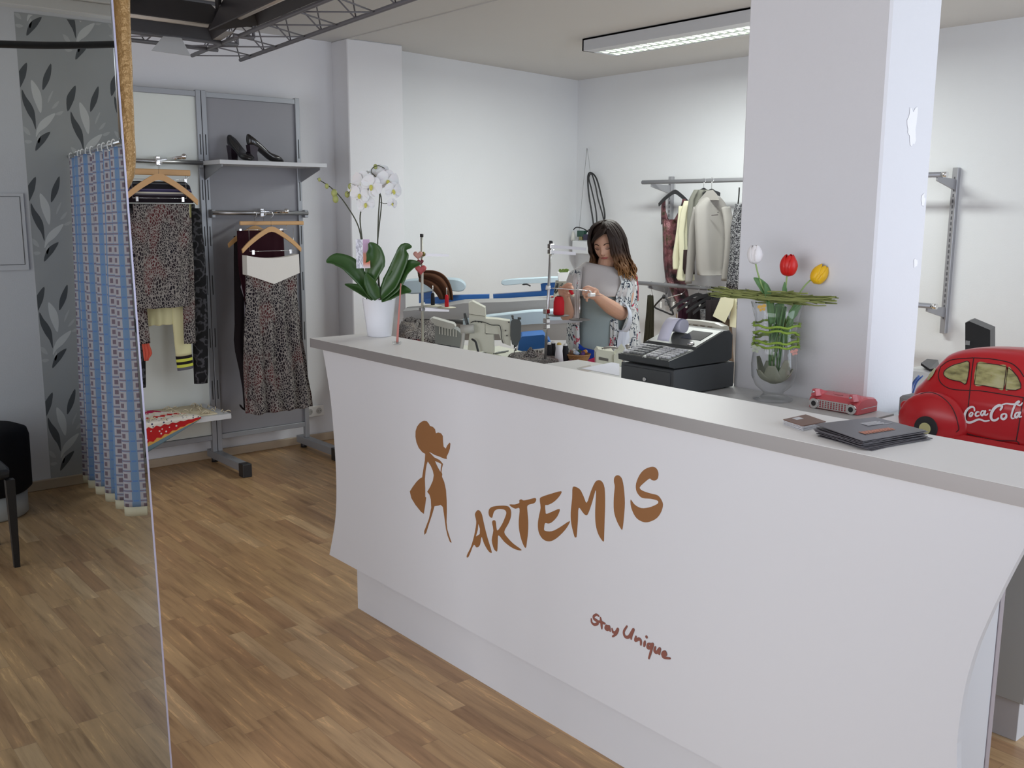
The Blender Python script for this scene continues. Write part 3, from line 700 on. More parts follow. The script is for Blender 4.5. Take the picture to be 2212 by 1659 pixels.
def mesh_drape(u, v):
    # u across, v from the back of the shelf over its edge and down
    x = 1.66+u*(0.50-0.10*max(0, v-0.5)*2)
    if v < 0.5:
        y = 5.80-(v*2)*0.305; z = zs+0.013+0.004*math.sin(u*9); x = 1.66+u*(0.35+0.17*v*2)
    else:
        w = (v-0.5)*2; y = 5.487-0.006-0.01*math.sin(w*3)*math.sin(u*7); z = zs+0.010-w*(0.24*(1-u)**0.9+0.008); x = 1.66+u*0.515
    return (x, y, z)
sc = thing('scarf', (1.9, 5.6, 0.4), 'red, cream and blue woven scarf hanging over the front of the low shelf', 'scarf'); uvgrid('woven_cloth', lambda u, v: Vector(mesh_drape(u, v)), 30, 30, m_scarf(), sc, 1, 1, 0.003)

# double wall socket
so = thing('power_socket', (3.2, 6.05, 0.4), 'white double power socket low on the wall right of the rack', 'socket')
p = PY(678, 888, 6.045)
b = B(); b.box((p.x-0.075, 6.035, p.z-0.038), (p.x+0.075, 6.0495, p.z+0.038), 0.003); b.build('cover_plate', WHITEP, so)
for dx in (-0.036, 0.036):
    s = B().cyl((p.x+dx, 6.0348, p.z), (p.x+dx, 6.033, p.z), 0.021).build('socket_well', mat('socket_shadow_grey', (0.45, 0.45, 0.44), 0.5), so)
    b = B()
    for q in (-0.009, 0.009): b.cyl((p.x+dx+q, 6.0329, p.z), (p.x+dx+q, 6.0322, p.z), 0.0028, n=8)
    b.build('pin_hole', BLACKP, s)
# ------------------------------------------------------------------ gilt frame behind the mirror
GILT = mat('gilt_wood', (0.42, 0.25, 0.09), 0.35, 0.35); _n = NT(GILT); _n.bump(_n.noise(_n.coord(), 60, 4), 0.6, 0.01)
gf = thing('gilt_frame', (0.88, 2.62, 1.7), 'worn gilt carved frame edge sticking out behind the standing mirror', 'picture frame')
g1 = [PY(px, py, 2.64) for px, py in ((256, -60), (258, 40), (262, 160), (268, 280), (270, 340), (266, 380), (240, 410), (180, 425))]
b = B(); P = cr(g1, 8)
N = len(P); rings = []
for i, p in enumerate(P):
    d = (P[min(i+1, N-1)]-P[max(i-1, 0)]).normalized(); a = d.cross(Vector((0, 1, 0))).normalized(); r = 0.027*(1+0.10*noise.noise(p*14))
    rings.append([p+a*(r*math.cos(2*PI*j/20))+Vector((0, 1, 0))*(0.02*math.sin(2*PI*j/20)) for j in range(20)])
b.loft(rings); b.build('frame_moulding', GILT, gf)
b = B(); c0 = PY(60, 100, 2.66); b.poly([PY(180, 430, 2.66), PY(255, 385, 2.66), PY(250, -60, 2.66), PY(-200, -60, 2.66), PY(-200, 430, 2.66)], (0, 0.01, 0)); b.build('backing', mat('dark_board', (0.10, 0.07, 0.05), 0.9), gf)
B().box((0.30, 2.635, 0.0), (0.34, 2.675, 1.7), 0.003).build('stand', mat('dark_board', (0.10, 0.07, 0.05), 0.9), gf)

# ------------------------------------------------------------------ what the mirror shows (the side of the room behind the camera)
YW = 2*YM-5.95
def V(px, py, y=5.95): return MR(PY(px, py, y))
WPG = mat('wallpaper_grey', (0.36, 0.375, 0.375), 0.6); _n = NT(WPG); _v = _n.coord(); _n.col(_n.mix(_n.noise(_v, 3, 3), (0.40, 0.415, 0.42), (0.50, 0.51, 0.51)))
WPD = mat('wallpaper_dark_leaf', (0.10, 0.108, 0.115), 0.6); WPL = mat('wallpaper_light_leaf', (0.72, 0.73, 0.72), 0.5); WPF = mat('wallpaper_faint_leaf', (0.56, 0.575, 0.57), 0.55)
b = B(); b.use(WPG).box((1.452, Y0+0.0005, 0.06), (2.05, Y0+0.002, 2.64))
M1 = {'D': [[(235,970),(245,1100),(300,1230),(350,1310),(388,1410),(385,1300),(370,1200),(330,1120),(280,1050)], [(385,1640),(395,1560),(440,1480),(545,1430),(500,1520),(450,1580)], [(465,980),(460,900),(480,810),(550,690),(555,780),(530,880)], [(200,970),(185,830),(220,750),(290,680),(285,790),(260,870)]],
      'L': [[(335,870),(345,1000),(380,1110),(440,1230),(455,1120),(440,1010),(390,920)], [(390,1490),(400,1400),(440,1320),(520,1260),(600,1230),(560,1310),(500,1380),(430,1430)]],
      'F': [[(330,1470),(300,1400),(240,1370),(270,1440)], [(350,1540),(310,1520),(260,1530),(300,1560)], [(420,1560),(440,1500),(430,1450),(405,1500)], [(560,1180),(600,1120),(640,1100),(610,1160)], [(520,1120),(560,1040),(575,980),(530,1050)], [(600,1240),(650,1210),(690,1210),(650,1250)]]}
def lf(p): return V(p[0]/5.027, p[1]/5.027)
base = lf((388, 1410)); k_ = 1.0
per = lf((388, 1410)).z-V(99.5, 521).z
for col in range(3):
    for rowi in range(-3, 5):
        dx = col*0.245; dz = -rowi*per-(0.5*per*0.33 if col % 2 else 0)
        for key, m in (('F', WPF), ('D', WPD), ('L', WPL)):
            b.use(m)
            for L in M1[key]:
                P = cr([lf(p)+Vector((dx, 0, dz)) for p in L], 3, True)
                if any(q.x > 2.045 or q.x < 1.453 or q.z > 2.62 or q.z < 0.07 for q in P):
                    P = [Vector((min(2.045, max(1.4535, q.x)), q.y, min(2.635, max(0.062, q.z)))) for q in P]
                    if max(q.x for q in P)-min(q.x for q in P) < 0.004 or max(q.z for q in P)-min(q.z for q in P) < 0.004: continue
                for q in P: q.y = Y0+0.0021
                b.poly(P, (0, 0.0002, 0))
o = b.build('wallpaper_panel'); o.name = 'trim_2'; o['kind'] = 'structure'
# flush electrical cabinet door
e = thing('fuse_box_door', (1.34, Y0, 1.45), 'flush white cabinet door in the white wall, seen at the left edge in the mirror', 'cabinet door')
p0 = V(0, 417); p1 = V(62, 583)
B().box((1.05, Y0, p1.z), (1.425, Y0+0.012, p0.z), 0.002).build('frame', WALL, e)
b = B(); xx0, xx1, z0, z1 = 1.07, 1.405, p1.z+0.03, p0.z-0.02
for lo, hi in (((xx0, z0), (xx1, z0+0.003)), ((xx0, z1), (xx1, z1+0.003)), ((xx0, z0), (xx0+0.003, z1)), ((xx1-0.003, z0), (xx1, z1+0.003))): b.box((lo[0], Y0+0.0121, lo[1]), (hi[0], Y0+0.0135, hi[1]))
b.build('seam', mat('seam_grey', (0.12, 0.12, 0.12), 0.7), e)
# curtain
def m_curtain():
    m = mat('geometric_curtain', (0.3, 0.45, 0.75), 0.85, spec=0.1); n = NT(m)
    uv = n.n('ShaderNodeUVMap'); sp = n.n('ShaderNodeSeparateXYZ'); n.l(uv.outputs[0], sp.inputs[0])
    U, V_ = sp.outputs[0], sp.outputs[1]
    fu = n.math('FRACT', n.math('DIVIDE', U, 0.098)); fv = n.math('FRACT', n.math('DIVIDE', V_, 0.052))
    band = n.math('LESS_THAN', fu, 0.60)
    du = n.math('ABSOLUTE', n.math('SUBTRACT', fu, 0.30)); dv = n.math('ABSOLUTE', n.math('SUBTRACT', fv, 0.5))
    sq = n.math('MULTIPLY', n.math('LESS_THAN', du, 0.13), n.math('LESS_THAN', dv, 0.22))
    ring = n.math('MULTIPLY', band, n.math('LESS_THAN', dv, 0.40))
    bar = n.math('MULTIPLY', n.math('LESS_THAN', du, 0.33), n.math('GREATER_THAN', dv, 0.44))
    du2 = n.math('ABSOLUTE', n.math('SUBTRACT', fu, 0.8))
    tick = n.math('MULTIPLY', n.math('LESS_THAN', du2, 0.12), n.math('GREATER_THAN', dv, 0.42))
    c = n.mix(ring, (0.185, 0.28, 0.44), (0.43, 0.41, 0.44))
    c = n.mix(sq, c, (0.19, 0.145, 0.18)); c = n.mix(bar, c, (0.24, 0.19, 0.235)); c = n.mix(tick, c, (0.13, 0.24, 0.50))
    n.col(c); n.bump(n.noise(n.coord(), 400, 2), 0.15, 0.001); return m
CURT = m_curtain(); HEM = cloth('cream_hem', (0.60, 0.56, 0.42))
cu = thing('fitting_room_curtain', (1.62, -0.3, 0), 'blue and lilac geometric patterned curtain on white rings, reflected in the mirror', 'curtain')
ZC0, ZC1 = 0.075, 1.875
def cpt(u, v):
    y = -0.935+u*1.42; x = 1.680-0.192*u
    k = 2*PI*6.2; am = 0.052*(0.5+0.5*v)+0.008*math.sin(u*5)
    ph = k*u+0.9*math.sin(u*6.0)+0.3*v
    g = 0.02*(1-v)*math.sin(u*11)
    return Vector((x+am*math.sin(ph)-0.02*v, y+0.012*math.cos(ph)+g, ZC1-(ZC1-ZC0-0.15*u)*v))
uvgrid('cloth', cpt, 190, 60, CURT, cu, 2.1, ZC1-ZC0, 0.002)
uvgrid('hem', lambda u, v: cpt(u, 1)-Vector((0, 0, 0.045*v)), 190, 2, HEM, cu, 1, 1, 0.002)
for i in range(10):
    u = (i+0.5)/10; p = cpt(u, 0); c = Vector((1.680-0.192*u-0.005, p.y, ZC1+0.012)); r = 0.021
    B().tube([c+Vector((0.3*r*math.cos(2*PI*q/14), 0.45*r*math.cos(2*PI*q/14), r*math.sin(2*PI*q/14))) for q in range(14)], 0.0035, 8, closed=True).build('curtain_ring', WHITEP, cu)
cr_ = thing('curtain_rod', (1.64, -0.3, 1.9), 'thin pale curtain rod fixed to the wallpapered wall', 'curtain rod')
B().cyl((1.678, Y0, ZC1+0.018), (1.483, 0.53, ZC1+0.018), 0.010).build('rod', SATIN, cr_)
B().cyl((1.486, 0.51, ZC1+0.018), (1.486, 0.51, CZ), 0.006).build('hanger_rod', SATIN, cr_)
# channel / cornice near the ceiling
b = B(); b.box((0.2, -0.62, 2.60), (2.02, -0.52, 2.66), 0.004); b.box((0.2, -0.66, 2.66), (2.02, -0.48, CZ), 0.002); cn = struct(b, 'trim_4', mat('grey_white_channel', (0.62, 0.60, 0.57), 0.5))
# black cable strap
s_ = B(); P = [MR(PY(px, py, 3.6)) for px, py in ((-160, 84), (-60, 92), (20, 96), (120, 98), (243, 96), (330, 90), (420, 70))]
s_.tube(P, 0.012, 10, 5); o = s_.build('black_cable', BLACKP); tag(o, 'thick black cable hanging across the top of the mirror view', 'cable')
# black pouf and chair
pf = thing('round_pouf', (0, 0, 0), 'black round upholstered pouf on a pale drum base by the white wall, in the mirror', 'pouf')
pc = MR(Vector((1.05, 5.62, 0)))
BV = cloth('black_velvet', (0.014, 0.014, 0.017), 200); BL = mat('black_leatherette', (0.02, 0.02, 0.023), 0.45)
B().lathe(pc, [(0.20, 0.13), (0.222, 0.15), (0.225, 0.42), (0.215, 0.455), (0.17, 0.475), (0.05, 0.48), (0.0, 0.48)], 48).build('cushion', BV, pf)
B().lathe(pc, [(0.185, 0.0), (0.195, 0.01), (0.195, 0.125), (0.18, 0.129), (0.0, 0.129)], 48).build('base', mat('light_grey_base', (0.5, 0.52, 0.52), 0.4), pf)
ch = thing('black_chair', (0.75, 0.3, 0), 'black leatherette chair leg and seat corner at the left edge of the mirror', 'chair')
lx = MR(PZ(47, 1222, 0)); x1_, y1_ = lx.x, lx.y
B().box((x1_-0.46, y1_-0.40, 0.40), (x1_+0.0, y1_+0.02, 0.47), 0.02).build('seat', BL, ch, sub=1)
for dx, dy in ((0, 0), (-0.42, 0), (0, -0.38), (-0.42, -0.38)):
    b = B(); t_ = (x1_+dx-0.02, y1_+dy); b.loft([[(t_[0]+a*s-(0.012 if z < 0.1 else 0)*0, t_[1]+c*s, z) for a, c in ((-1, -1), (1, -1), (1, 1), (-1, 1))] for z, s in ((0, 0.012), (0.41, 0.019))], smooth=False); b.build('leg', BL, ch)
B().box((x1_-0.46, y1_-0.42, 0.47), (x1_, y1_-0.37, 0.86), 0.02).build('backrest', BL, ch, sub=1)

# ------------------------------------------------------------------ lighting truss under the ceiling
TR = mat('dark_grey_truss_metal', (0.19, 0.19, 0.21), 0.45, 0.3)
BLKM = mat('black_lamp_housing', (0.022, 0.02, 0.022), 0.5)
ZT = 2.40
def PT(px, py, z=ZT): return PZ(px, py, z)
def truss(name, A, Bp, w, h, label, rt=0.010, nseg=7, ext=0.0):
    t = thing(name, A, label, 'lighting truss'); A = Vector(A); Bp = Vector(Bp); d = (Bp-A).normalized(); s = Vector((-d.y, d.x, 0))*w
    up = Vector((0, 0, h)); L = (Bp-A).length
    b = B(); ch_ = [(A, Bp), (A+s, Bp+s), (A+s*0.5+up, Bp+s*0.5+up)]
    for i, (p, q) in enumerate(ch_): B().cyl(p, q, rt, n=10).build('chord', TR, t)
    b = B()
    for k in range(nseg):
        f0, f1, fm = k/nseg, (k+1)/nseg, (k+0.5)/nseg
        for i, j in ((0, 1), (1, 2), (2, 0)):
            p, q = ch_[i], ch_[j]
            b.cyl(p[0]+d*L*f0, q[0]+d*L*fm, 0.0035, n=6); b.cyl(q[0]+d*L*fm, p[0]+d*L*f1, 0.0035, n=6)
    b.build('lattice', TR, t)
    for f in (0.25, 0.8): B().cyl(A+s*0.5+up+d*L*f, Vector(((A+s*0.5+d*L*f).x, (A+s*0.5+d*L*f).y, CZ)), 0.003, n=6).build('suspension_wire', TR, t)
    return t
C0, C1 = PT(415, 120), PT(720, -6); 
dC = (C1-C0).normalized()
truss('lighting_truss', C0, C0+dC*3.2, 0.26, 0.22, 'dark lattice truss running toward the viewer under the ceiling, top left', nseg=9)
A0, A1 = PT(513, 97), PT(278, 68)
dA = (A1-A0).normalized()
truss('lighting_truss', A0, A0+dA*2.6, -0.22, 0.2, 'dark lattice cross truss with hooked ends running behind the mirror, top left', nseg=7)
for px, py in ((513, 97), (548, 82)):
    p = PT(px, py); B().cyl(p-Vector((0.10, 0, 0)), p, 0.010, n=10).cyl(p, p+Vector((0, 0, 0.05)), 0.008, n=8).build('truss_hook', TR, bpy.data.objects['lighting_truss.001'])
# flood lamps
def lamp(loc, size, rz, tilt, label, tube=True):
    t = thing('flood_lamp', loc, label, 'lamp', 'flood lamps clamped to the truss'); L = Vector(loc); R_ = Matrix.Rotation(rz, 3, 'Z') @ Matrix.Rotation(tilt, 3, 'X')
    sx, sy, sz = size
    def T(p): return L+R_ @ Vector(p)
    b = B(); up_ = [(-sx*0.8, -sy*0.5, sz), (sx*0.8, -sy*0.5, sz), (sx*0.8, sy*0.5, sz), (-sx*0.8, sy*0.5, sz)]; lo_ = [(-sx, -sy, 0), (sx, -sy, 0), (sx, sy, 0), (-sx, sy, 0)]
    V0 = [b.v(T(p)) for p in up_]; V1 = [b.v(T(p)) for p in lo_]
    b.f(V0)
    for i in range(4): b.f([V0[i], V0[(i+1) % 4], V1[(i+1) % 4], V1[i]])
    b.build('housing', BLKM, t, solid=0.006)
    B().cyl(T((-sx*0.8, 0, sz*0.35)), T((sx*0.75, 0, sz*0.35)), 0.018, n=14).build('tube', mat('lamp_tube', (0.62, 0.58, 0.52), 0.25), t)
    b = B(); b.cyl(T((0, 0, sz)), T((0, 0, sz+0.07)), 0.008, n=8); b.box(T((0, 0, sz+0.08))-Vector((0.02, 0.02, 0.02)), T((0, 0, sz+0.08))+Vector((0.02, 0.02, 0.02)), 0.004); b.build('clamp', BLKM, t)
    return t
lamp(PT(325, 52, 2.37), (0.32, 0.10, 0.10), math.atan2(dA.y, dA.x), 0.15, 'black flood lamp beside the mirror top, under the cross truss')
lamp(PT(600, 18, 2.37), (0.50, 0.11, 0.10), math.atan2(dC.y, dC.x), 0.2, 'long black flood lamp running toward the viewer under the truss')
b = B(); fl = [PY(px, py, 4.6) for px, py in ((353, 78), (392, 82), (412, 121), (328, 109))]; b.poly(fl, (0, 0.006, 0)); o = b.build('barn_door', mat('dull_grey_sheet', (0.42, 0.43, 0.435), 0.5)); o.parent = bpy.data.objects['flood_lamp']; o.location = -o.parent.location
b = B(); fl = [PZ(px, py, 2.41) for px, py in ((398, 76), (432, 64), (505, 70), (470, 92))]; b.poly(fl, (0, 0, 0.004)); o = b.build('barn_door', bpy.data.materials['dull_grey_sheet']); o.parent = bpy.data.objects['flood_lamp.001']; o.location = -o.parent.location
b = B(); b.tube([PZ(px, py, 2.5) for px, py in ((300, -30), (345, 0), (385, 18), (420, 40), (450, 56), (466, 62))], 0.016, 10, 5); o = b.build('black_cable', BLACKP); tag(o, 'thick black cable looping down to the truss, upper left', 'cable')
b = B(); b.tube([PZ(px, py, 2.45) for px, py in ((470, -20), (472, 20), (470, 45), (466, 62))], 0.013, 10, 5); b.tube([PZ(px, py, 2.45) for px, py in ((490, 44), (520, 48), (548, 52))], 0.016, 10, 4); o = b.build('black_cable', BLACKP); tag(o, 'short upright black cable beside the long flood lamp', 'cable')

# ------------------------------------------------------------------ fluorescent ceiling lamp over the workroom
fx = thing('ceiling_lamp', (4.77, 4.1, 2.63), 'lit white louvred fluorescent lamp on the workroom ceiling', 'lamp')
xL, xR, yN, yF, zB = 4.60, 4.93, 3.35, 4.85, 2.632
b = B(); b.box((xL, yN, zB), (xL+0.012, yF, CZ-0.003)); b.box((xR-0.012, yN, zB), (xR, yF, CZ-0.003)); b.box((xL, yN, zB), (xR, yN+0.012, CZ-0.003)); b.box((xL, yF-0.012, zB), (xR, yF, CZ-0.003)); b.box((xL, yN, CZ-0.012), (xR, yF, CZ-0.003)); b.box((xL+0.012, yN, zB), (xL+0.10, yF, zB+0.005)) ; b.build('housing', WHITE_LAM, fx)
LOUV = mat('louvre_metal', (0.85, 0.88, 0.84), 0.12, 0.9)
TUBE = mat('lit_tube', (1, 1, 1), 0.5); _n = NT(TUBE); _n.b.inputs['Emission Color'].default_value = (0.95, 1.0, 0.88, 1); _n.b.inputs['Emission Strength'].default_value = 6.0
b = B(); x0 = xL+0.105; x1 = xR-0.015; xm = (x0+x1)/2
for x in (x0, xm, x1): b.poly([(x-0.006, yN+0.02, zB+0.003), (x+0.006, yN+0.02, zB+0.003), (x+0.001, yN+0.02, zB+0.045), (x-0.001, yN+0.02, zB+0.045)], (0, yF-yN-0.04, 0))
k = 24
for i in range(k+1):
    y = yN+0.02+(yF-yN-0.04)*i/k; b.poly([(x0, y-0.008, zB+0.003), (x0, y+0.008, zB+0.003), (x0, y+0.001, zB+0.040), (x0, y-0.001, zB+0.040)], (x1-x0, 0, 0))
b.build('louvre', LOUV, fx)
for x in ((x0+xm)/2, (xm+x1)/2): B().cyl((x, yN+0.03, zB+0.055), (x, yF-0.03, zB+0.055), 0.008, n=12).build('tube', TUBE, fx)
# ------------------------------------------------------------------ things on the counter
FW = Vector((-M3.col[2].x, -M3.col[2].y, 0)).normalized()     # horizontal forward and right directions of the view
RT = Vector((FW.y, -FW.x, 0))
UP = Vector((0, 0, 1))
def PD(px, py, D): r = ray(px, py); return CAM + r*(D/(r.x*FW.x+r.y*FW.y))
def sheet(b, pts, widths, nrm, curl=0.15, nv=6, k=5, twist=0.0):
    """leaf or petal: a strip along pts with varying half widths, cupped about its midrib"""
    P = cr(pts, k); N = len(P); nrm = Vector(nrm).normalized(); G = []
    for i in range(N):
        d = (P[min(i+1, N-1)]-P[max(i-1, 0)]).normalized(); t = i/(N-1)
        s = d.cross(nrm).normalized(); u = s.cross(d).normalized()
        if twist: s, u = s*math.cos(twist*t)+u*math.sin(twist*t), u*math.cos(twist*t)-s*math.sin(twist*t)
        tt = t*(len(widths)-1); j = min(int(tt), len(widths)-2); w = widths[j]+(widths[j+1]-widths[j])*(tt-j)
        G.append([b.v(P[i]+s*(w*q)+u*(curl*w*q*q)) for q in [m/nv*2-1 for m in range(nv+1)]])
    for i in range(N-1):
        for j in range(nv): b.f([G[i][j], G[i+1][j], G[i+1][j+1], G[i][j+1]], True)
LEAFG = mat('orchid_leaf_green', (0.035, 0.095, 0.022), 0.3); STEMG = mat('dark_stem', (0.05, 0.055, 0.03), 0.5)
PETAL = mat('white_petal', (0.86, 0.85, 0.86), 0.6, Subsurface_Weight=0.15); LIP = mat('yellow_green_lip', (0.62, 0.60, 0.12), 0.5); BUD = mat('green_bud', (0.38, 0.42, 0.14), 0.5)
D0 = 3.80
orc = thing('potted_orchid', PZ(820, 733, 1.1), 'white moth orchid in a white pot on the left end of the counter', 'plant')
pc_ = PZ(820, 726, 1.1)
B().lathe(pc_, [(0.0, 0.0005), (0.046, 0.0005), (0.049, 0.004), (0.0665, 0.15), (0.0675, 0.153), (0.0655, 0.154), (0.0635, 0.145), (0.060, 0.135), (0.0, 0.133)], 40).build('pot', WHITEG, orc)
B().lathe(pc_+Vector((0, 0, 0.134)), [(0.060, 0.0), (0.045, 0.006), (0.02, 0.008), (0.0, 0.008)], 24).build('bark', mat('bark_chips', (0.06, 0.035, 0.02), 0.95), orc)
def PO(px, py, d=0): return PD(px, py, D0+d)
for pts, w in (([(808, 646), (785, 610), (755, 575), (725, 563), (705, 566)], [0.012, 0.024, 0.034, 0.028, 0.004]),
               ([(805, 646), (790, 635), (768, 622), (745, 614)], [0.008, 0.016, 0.016, 0.002]),
               ([(805, 640), (800, 610), (812, 570), (806, 540), (797, 525)], [0.010, 0.022, 0.038, 0.030, 0.004]),
               ([(822, 642), (845, 612), (866, 565), (875, 537), (889, 534)], [0.016, 0.034, 0.030, 0.022, 0.004]),
               ([(826, 646), (850, 618), (870, 588), (890, 574), (908, 570)], [0.016, 0.036, 0.036, 0.024, 0.004]),
               ([(824, 648), (845, 636), (866, 628), (888, 630)], [0.012, 0.028, 0.026, 0.004]),
               ([(815, 646), (806, 628), (797, 608), (790, 590)], [0.012, 0.026, 0.022, 0.003])):
    b = B(); sheet(b, [PO(x, y, -0.02*i*(1 if w[1] > 0.02 else -1)*0.5) for i, (x, y) in enumerate(pts)], w, -FW*0.8+UP*0.6, 0.35)
    b.build('leaf', LEAFG, orc, solid=0.0025)
b = B(); b.tube([PO(*p) for p in ((822, 648), (816, 560), (817, 480), (821, 415))], 0.0026, 8, 6); b.tube([PO(p[0], p[1], 0.01) for p in ((819, 648), (815, 540), (824, 440), (819, 415))], 0.0022, 8, 6)
b.tube([PO(*p) for p in ((796, 646), (788, 560), (778, 480), (781, 450))], 0.0026, 8, 6)
b.tube([PO(p[0], p[1], 0.01) for p in ((792, 646), (784, 570), (776, 495), (746, 440), (718, 408), (692, 390), (685, 386))], [0.0028, 0.0024, 0.0014], 8, 6)
b.tube([PO(*p) for p in ((820, 415), (812, 384), (802, 372), (806, 362), (818, 358), (831, 364))], 0.0015, 6, 5)
b.tube([PO(*p) for p in ((819, 436), (832, 440), (846, 436), (850, 440))], 0.0012, 6, 4); b.tube([PO(*p) for p in ((778, 448), (762, 414), (748, 420))], 0.0012, 6, 4)
b.build('stem', STEMG, orc)
def flower(c, s, dirv, roll, parent):
    n = Vector(dirv).normalized(); a, bb = frame_of(n); t = B(); t.use(PETAL)
    for k, (an, L, w) in enumerate(((90, 1.0, .42), (210, 1.0, .40), (330, 1.0, .40), (18, 1.05, .66), (162, 1.05, .66))):
        r = math.radians(an)+roll; d = a*math.cos(r)+bb*math.sin(r)
        sheet(t, [c+n*(0.05*s*(k > 2)), c+d*s*0.35*L+n*s*(0.06+0.05*(k > 2)), c+d*s*0.75*L+n*s*0.03, c+d*s*L-n*s*0.06], [0.06*s, w*s*0.9, w*s, 0.12*s], n, 0.12, 6, 4)
    t.use(LIP); t.ball(c+n*s*0.16-bb*s*0.06, s*0.16, 10, (1, 1, 1.3)); sheet(t, [c+n*s*0.1, c+n*s*0.28-bb*s*0.18, c+n*s*0.2-bb*s*0.4], [0.1*s, 0.16*s, 0.05*s], n, 0.5, 4, 3)
    t.build('flower', None, parent)
for px, py, s, dx, rl, dd in ((785, 395, .046, -.2, .1, 0), (812, 388, .046, .1, -.2, .02), (837, 392, .044, .5, .2, .0), (777, 421, .036, -.1, .3, -.02), (790, 441, .034, .1, -.3, -.01), (849, 412, .034, .6, .1, -.01), (824, 378, .040, .2, 0.5, .05), (802, 402, .040, 0, .8, -.03), (760, 410, .022, -.7, 0, 0), (847, 440, .020, .5, .3, 0)):
    flower(PO(px, py, dd), s, -FW+RT*dx-UP*0.12, rl, orc)
for px, py, s in ((706, 402, .008), (722, 417, .012), (725, 430, .012), (750, 420, .010), (811, 360, .008), (690, 388, .006), (757, 403, .010)):
    B().ball(PO(px, py, 0.008), s, 10, (1, 1, 1.3)).build('bud', BUD, orc)
# card clipped to the stem
TAGM = mat('plant_tag_print', (0.7, 0.7, 0.8), 0.35); _n = NT(TAGM); _c = _n.coord(kind='Generated'); _s = _n.n('ShaderNodeSeparateXYZ'); _n.l(_c, _s.inputs[0])
_w = _n.noise(_c, 5, 3); _a = _n.ramp(_w, [(0.40, (0.75, 0.78, 0.88)), (0.52, (0.35, 0.36, 0.45)), (0.6, (0.8, 0.82, 0.9))])
_b = _n.ramp(_s.outputs[2], [(0, (0.7, 0.66, 0.72)), (0.2, (0.62, 0.16, 0.07)), (0.5, (0.55, 0.22, 0.13)), (0.6, (0.5, 0.32, 0.5)), (1, (0.52, 0.36, 0.55))], 'LINEAR')
_n.col(_n.mix(_n.math('GREATER_THAN', _s.outputs[0], 0.5), _a, _b))
b = B(); b.poly([PO(768, 517, -0.03), PO(798, 517, -0.03), PO(800, 579, -0.03), PO(770, 580, -0.03)], FW*0.001); b.build('plant_tag', TAGM, orc)
# incense stick in a small glass holder
st = thing('incense_stick', PZ(858, 746, 1.1), 'thin pink stick standing in a tiny glass holder beside the white pot', 'stick')
bp = PZ(858, 744, 1.1)
B().tube([bp+UP*0.004, PD(861, 690, 3.72), PD(866, 612, 3.73)], [0.0048, 0.004, 0.0022], 8, 3).build('stick', mat('pink_stick', (0.55, 0.20, 0.17), 0.5), st)
GLASS = mat('clear_glass', (1, 1, 1), 0.02)
_t = GLASS.node_tree; _tr = _t.nodes.new('ShaderNodeBsdfTransparent'); _tr.inputs[0].default_value = (0.955, 0.965, 0.965, 1); _gl = _t.nodes.new('ShaderNodeBsdfGlossy'); _gl.inputs['Roughness'].default_value = 0.03
_lw = _t.nodes.new('ShaderNodeLayerWeight'); _lw.inputs[0].default_value = 0.5; _pw = _t.nodes.new('ShaderNodeMath'); _pw.operation = 'POWER'; _pw.inputs[1].default_value = 2.6; _t.links.new(_lw.outputs['Facing'], _pw.inputs[0])
_pm = _t.nodes.new('ShaderNodeMath'); _pm.operation = 'MULTIPLY_ADD'; _pm.inputs[1].default_value = 0.8; _pm.inputs[2].default_value = 0.05; _t.links.new(_pw.outputs[0], _pm.inputs[0])
_mx = _t.nodes.new('ShaderNodeMixShader'); _t.links.new(_pm.outputs[0], _mx.inputs[0]); _t.links.new(_tr.outputs[0], _mx.inputs[1]); _t.links.new(_gl.outputs[0], _mx.inputs[2]); _t.links.new(_mx.outputs[0], _t.nodes['Material Output'].inputs[0])
B().lathe(bp, [(0.0, 0.0003), (0.014, 0.0003), (0.020, 0.010), (0.018, 0.011), (0.007, 0.004), (0.0, 0.004)], 20).build('holder', GLASS, st)

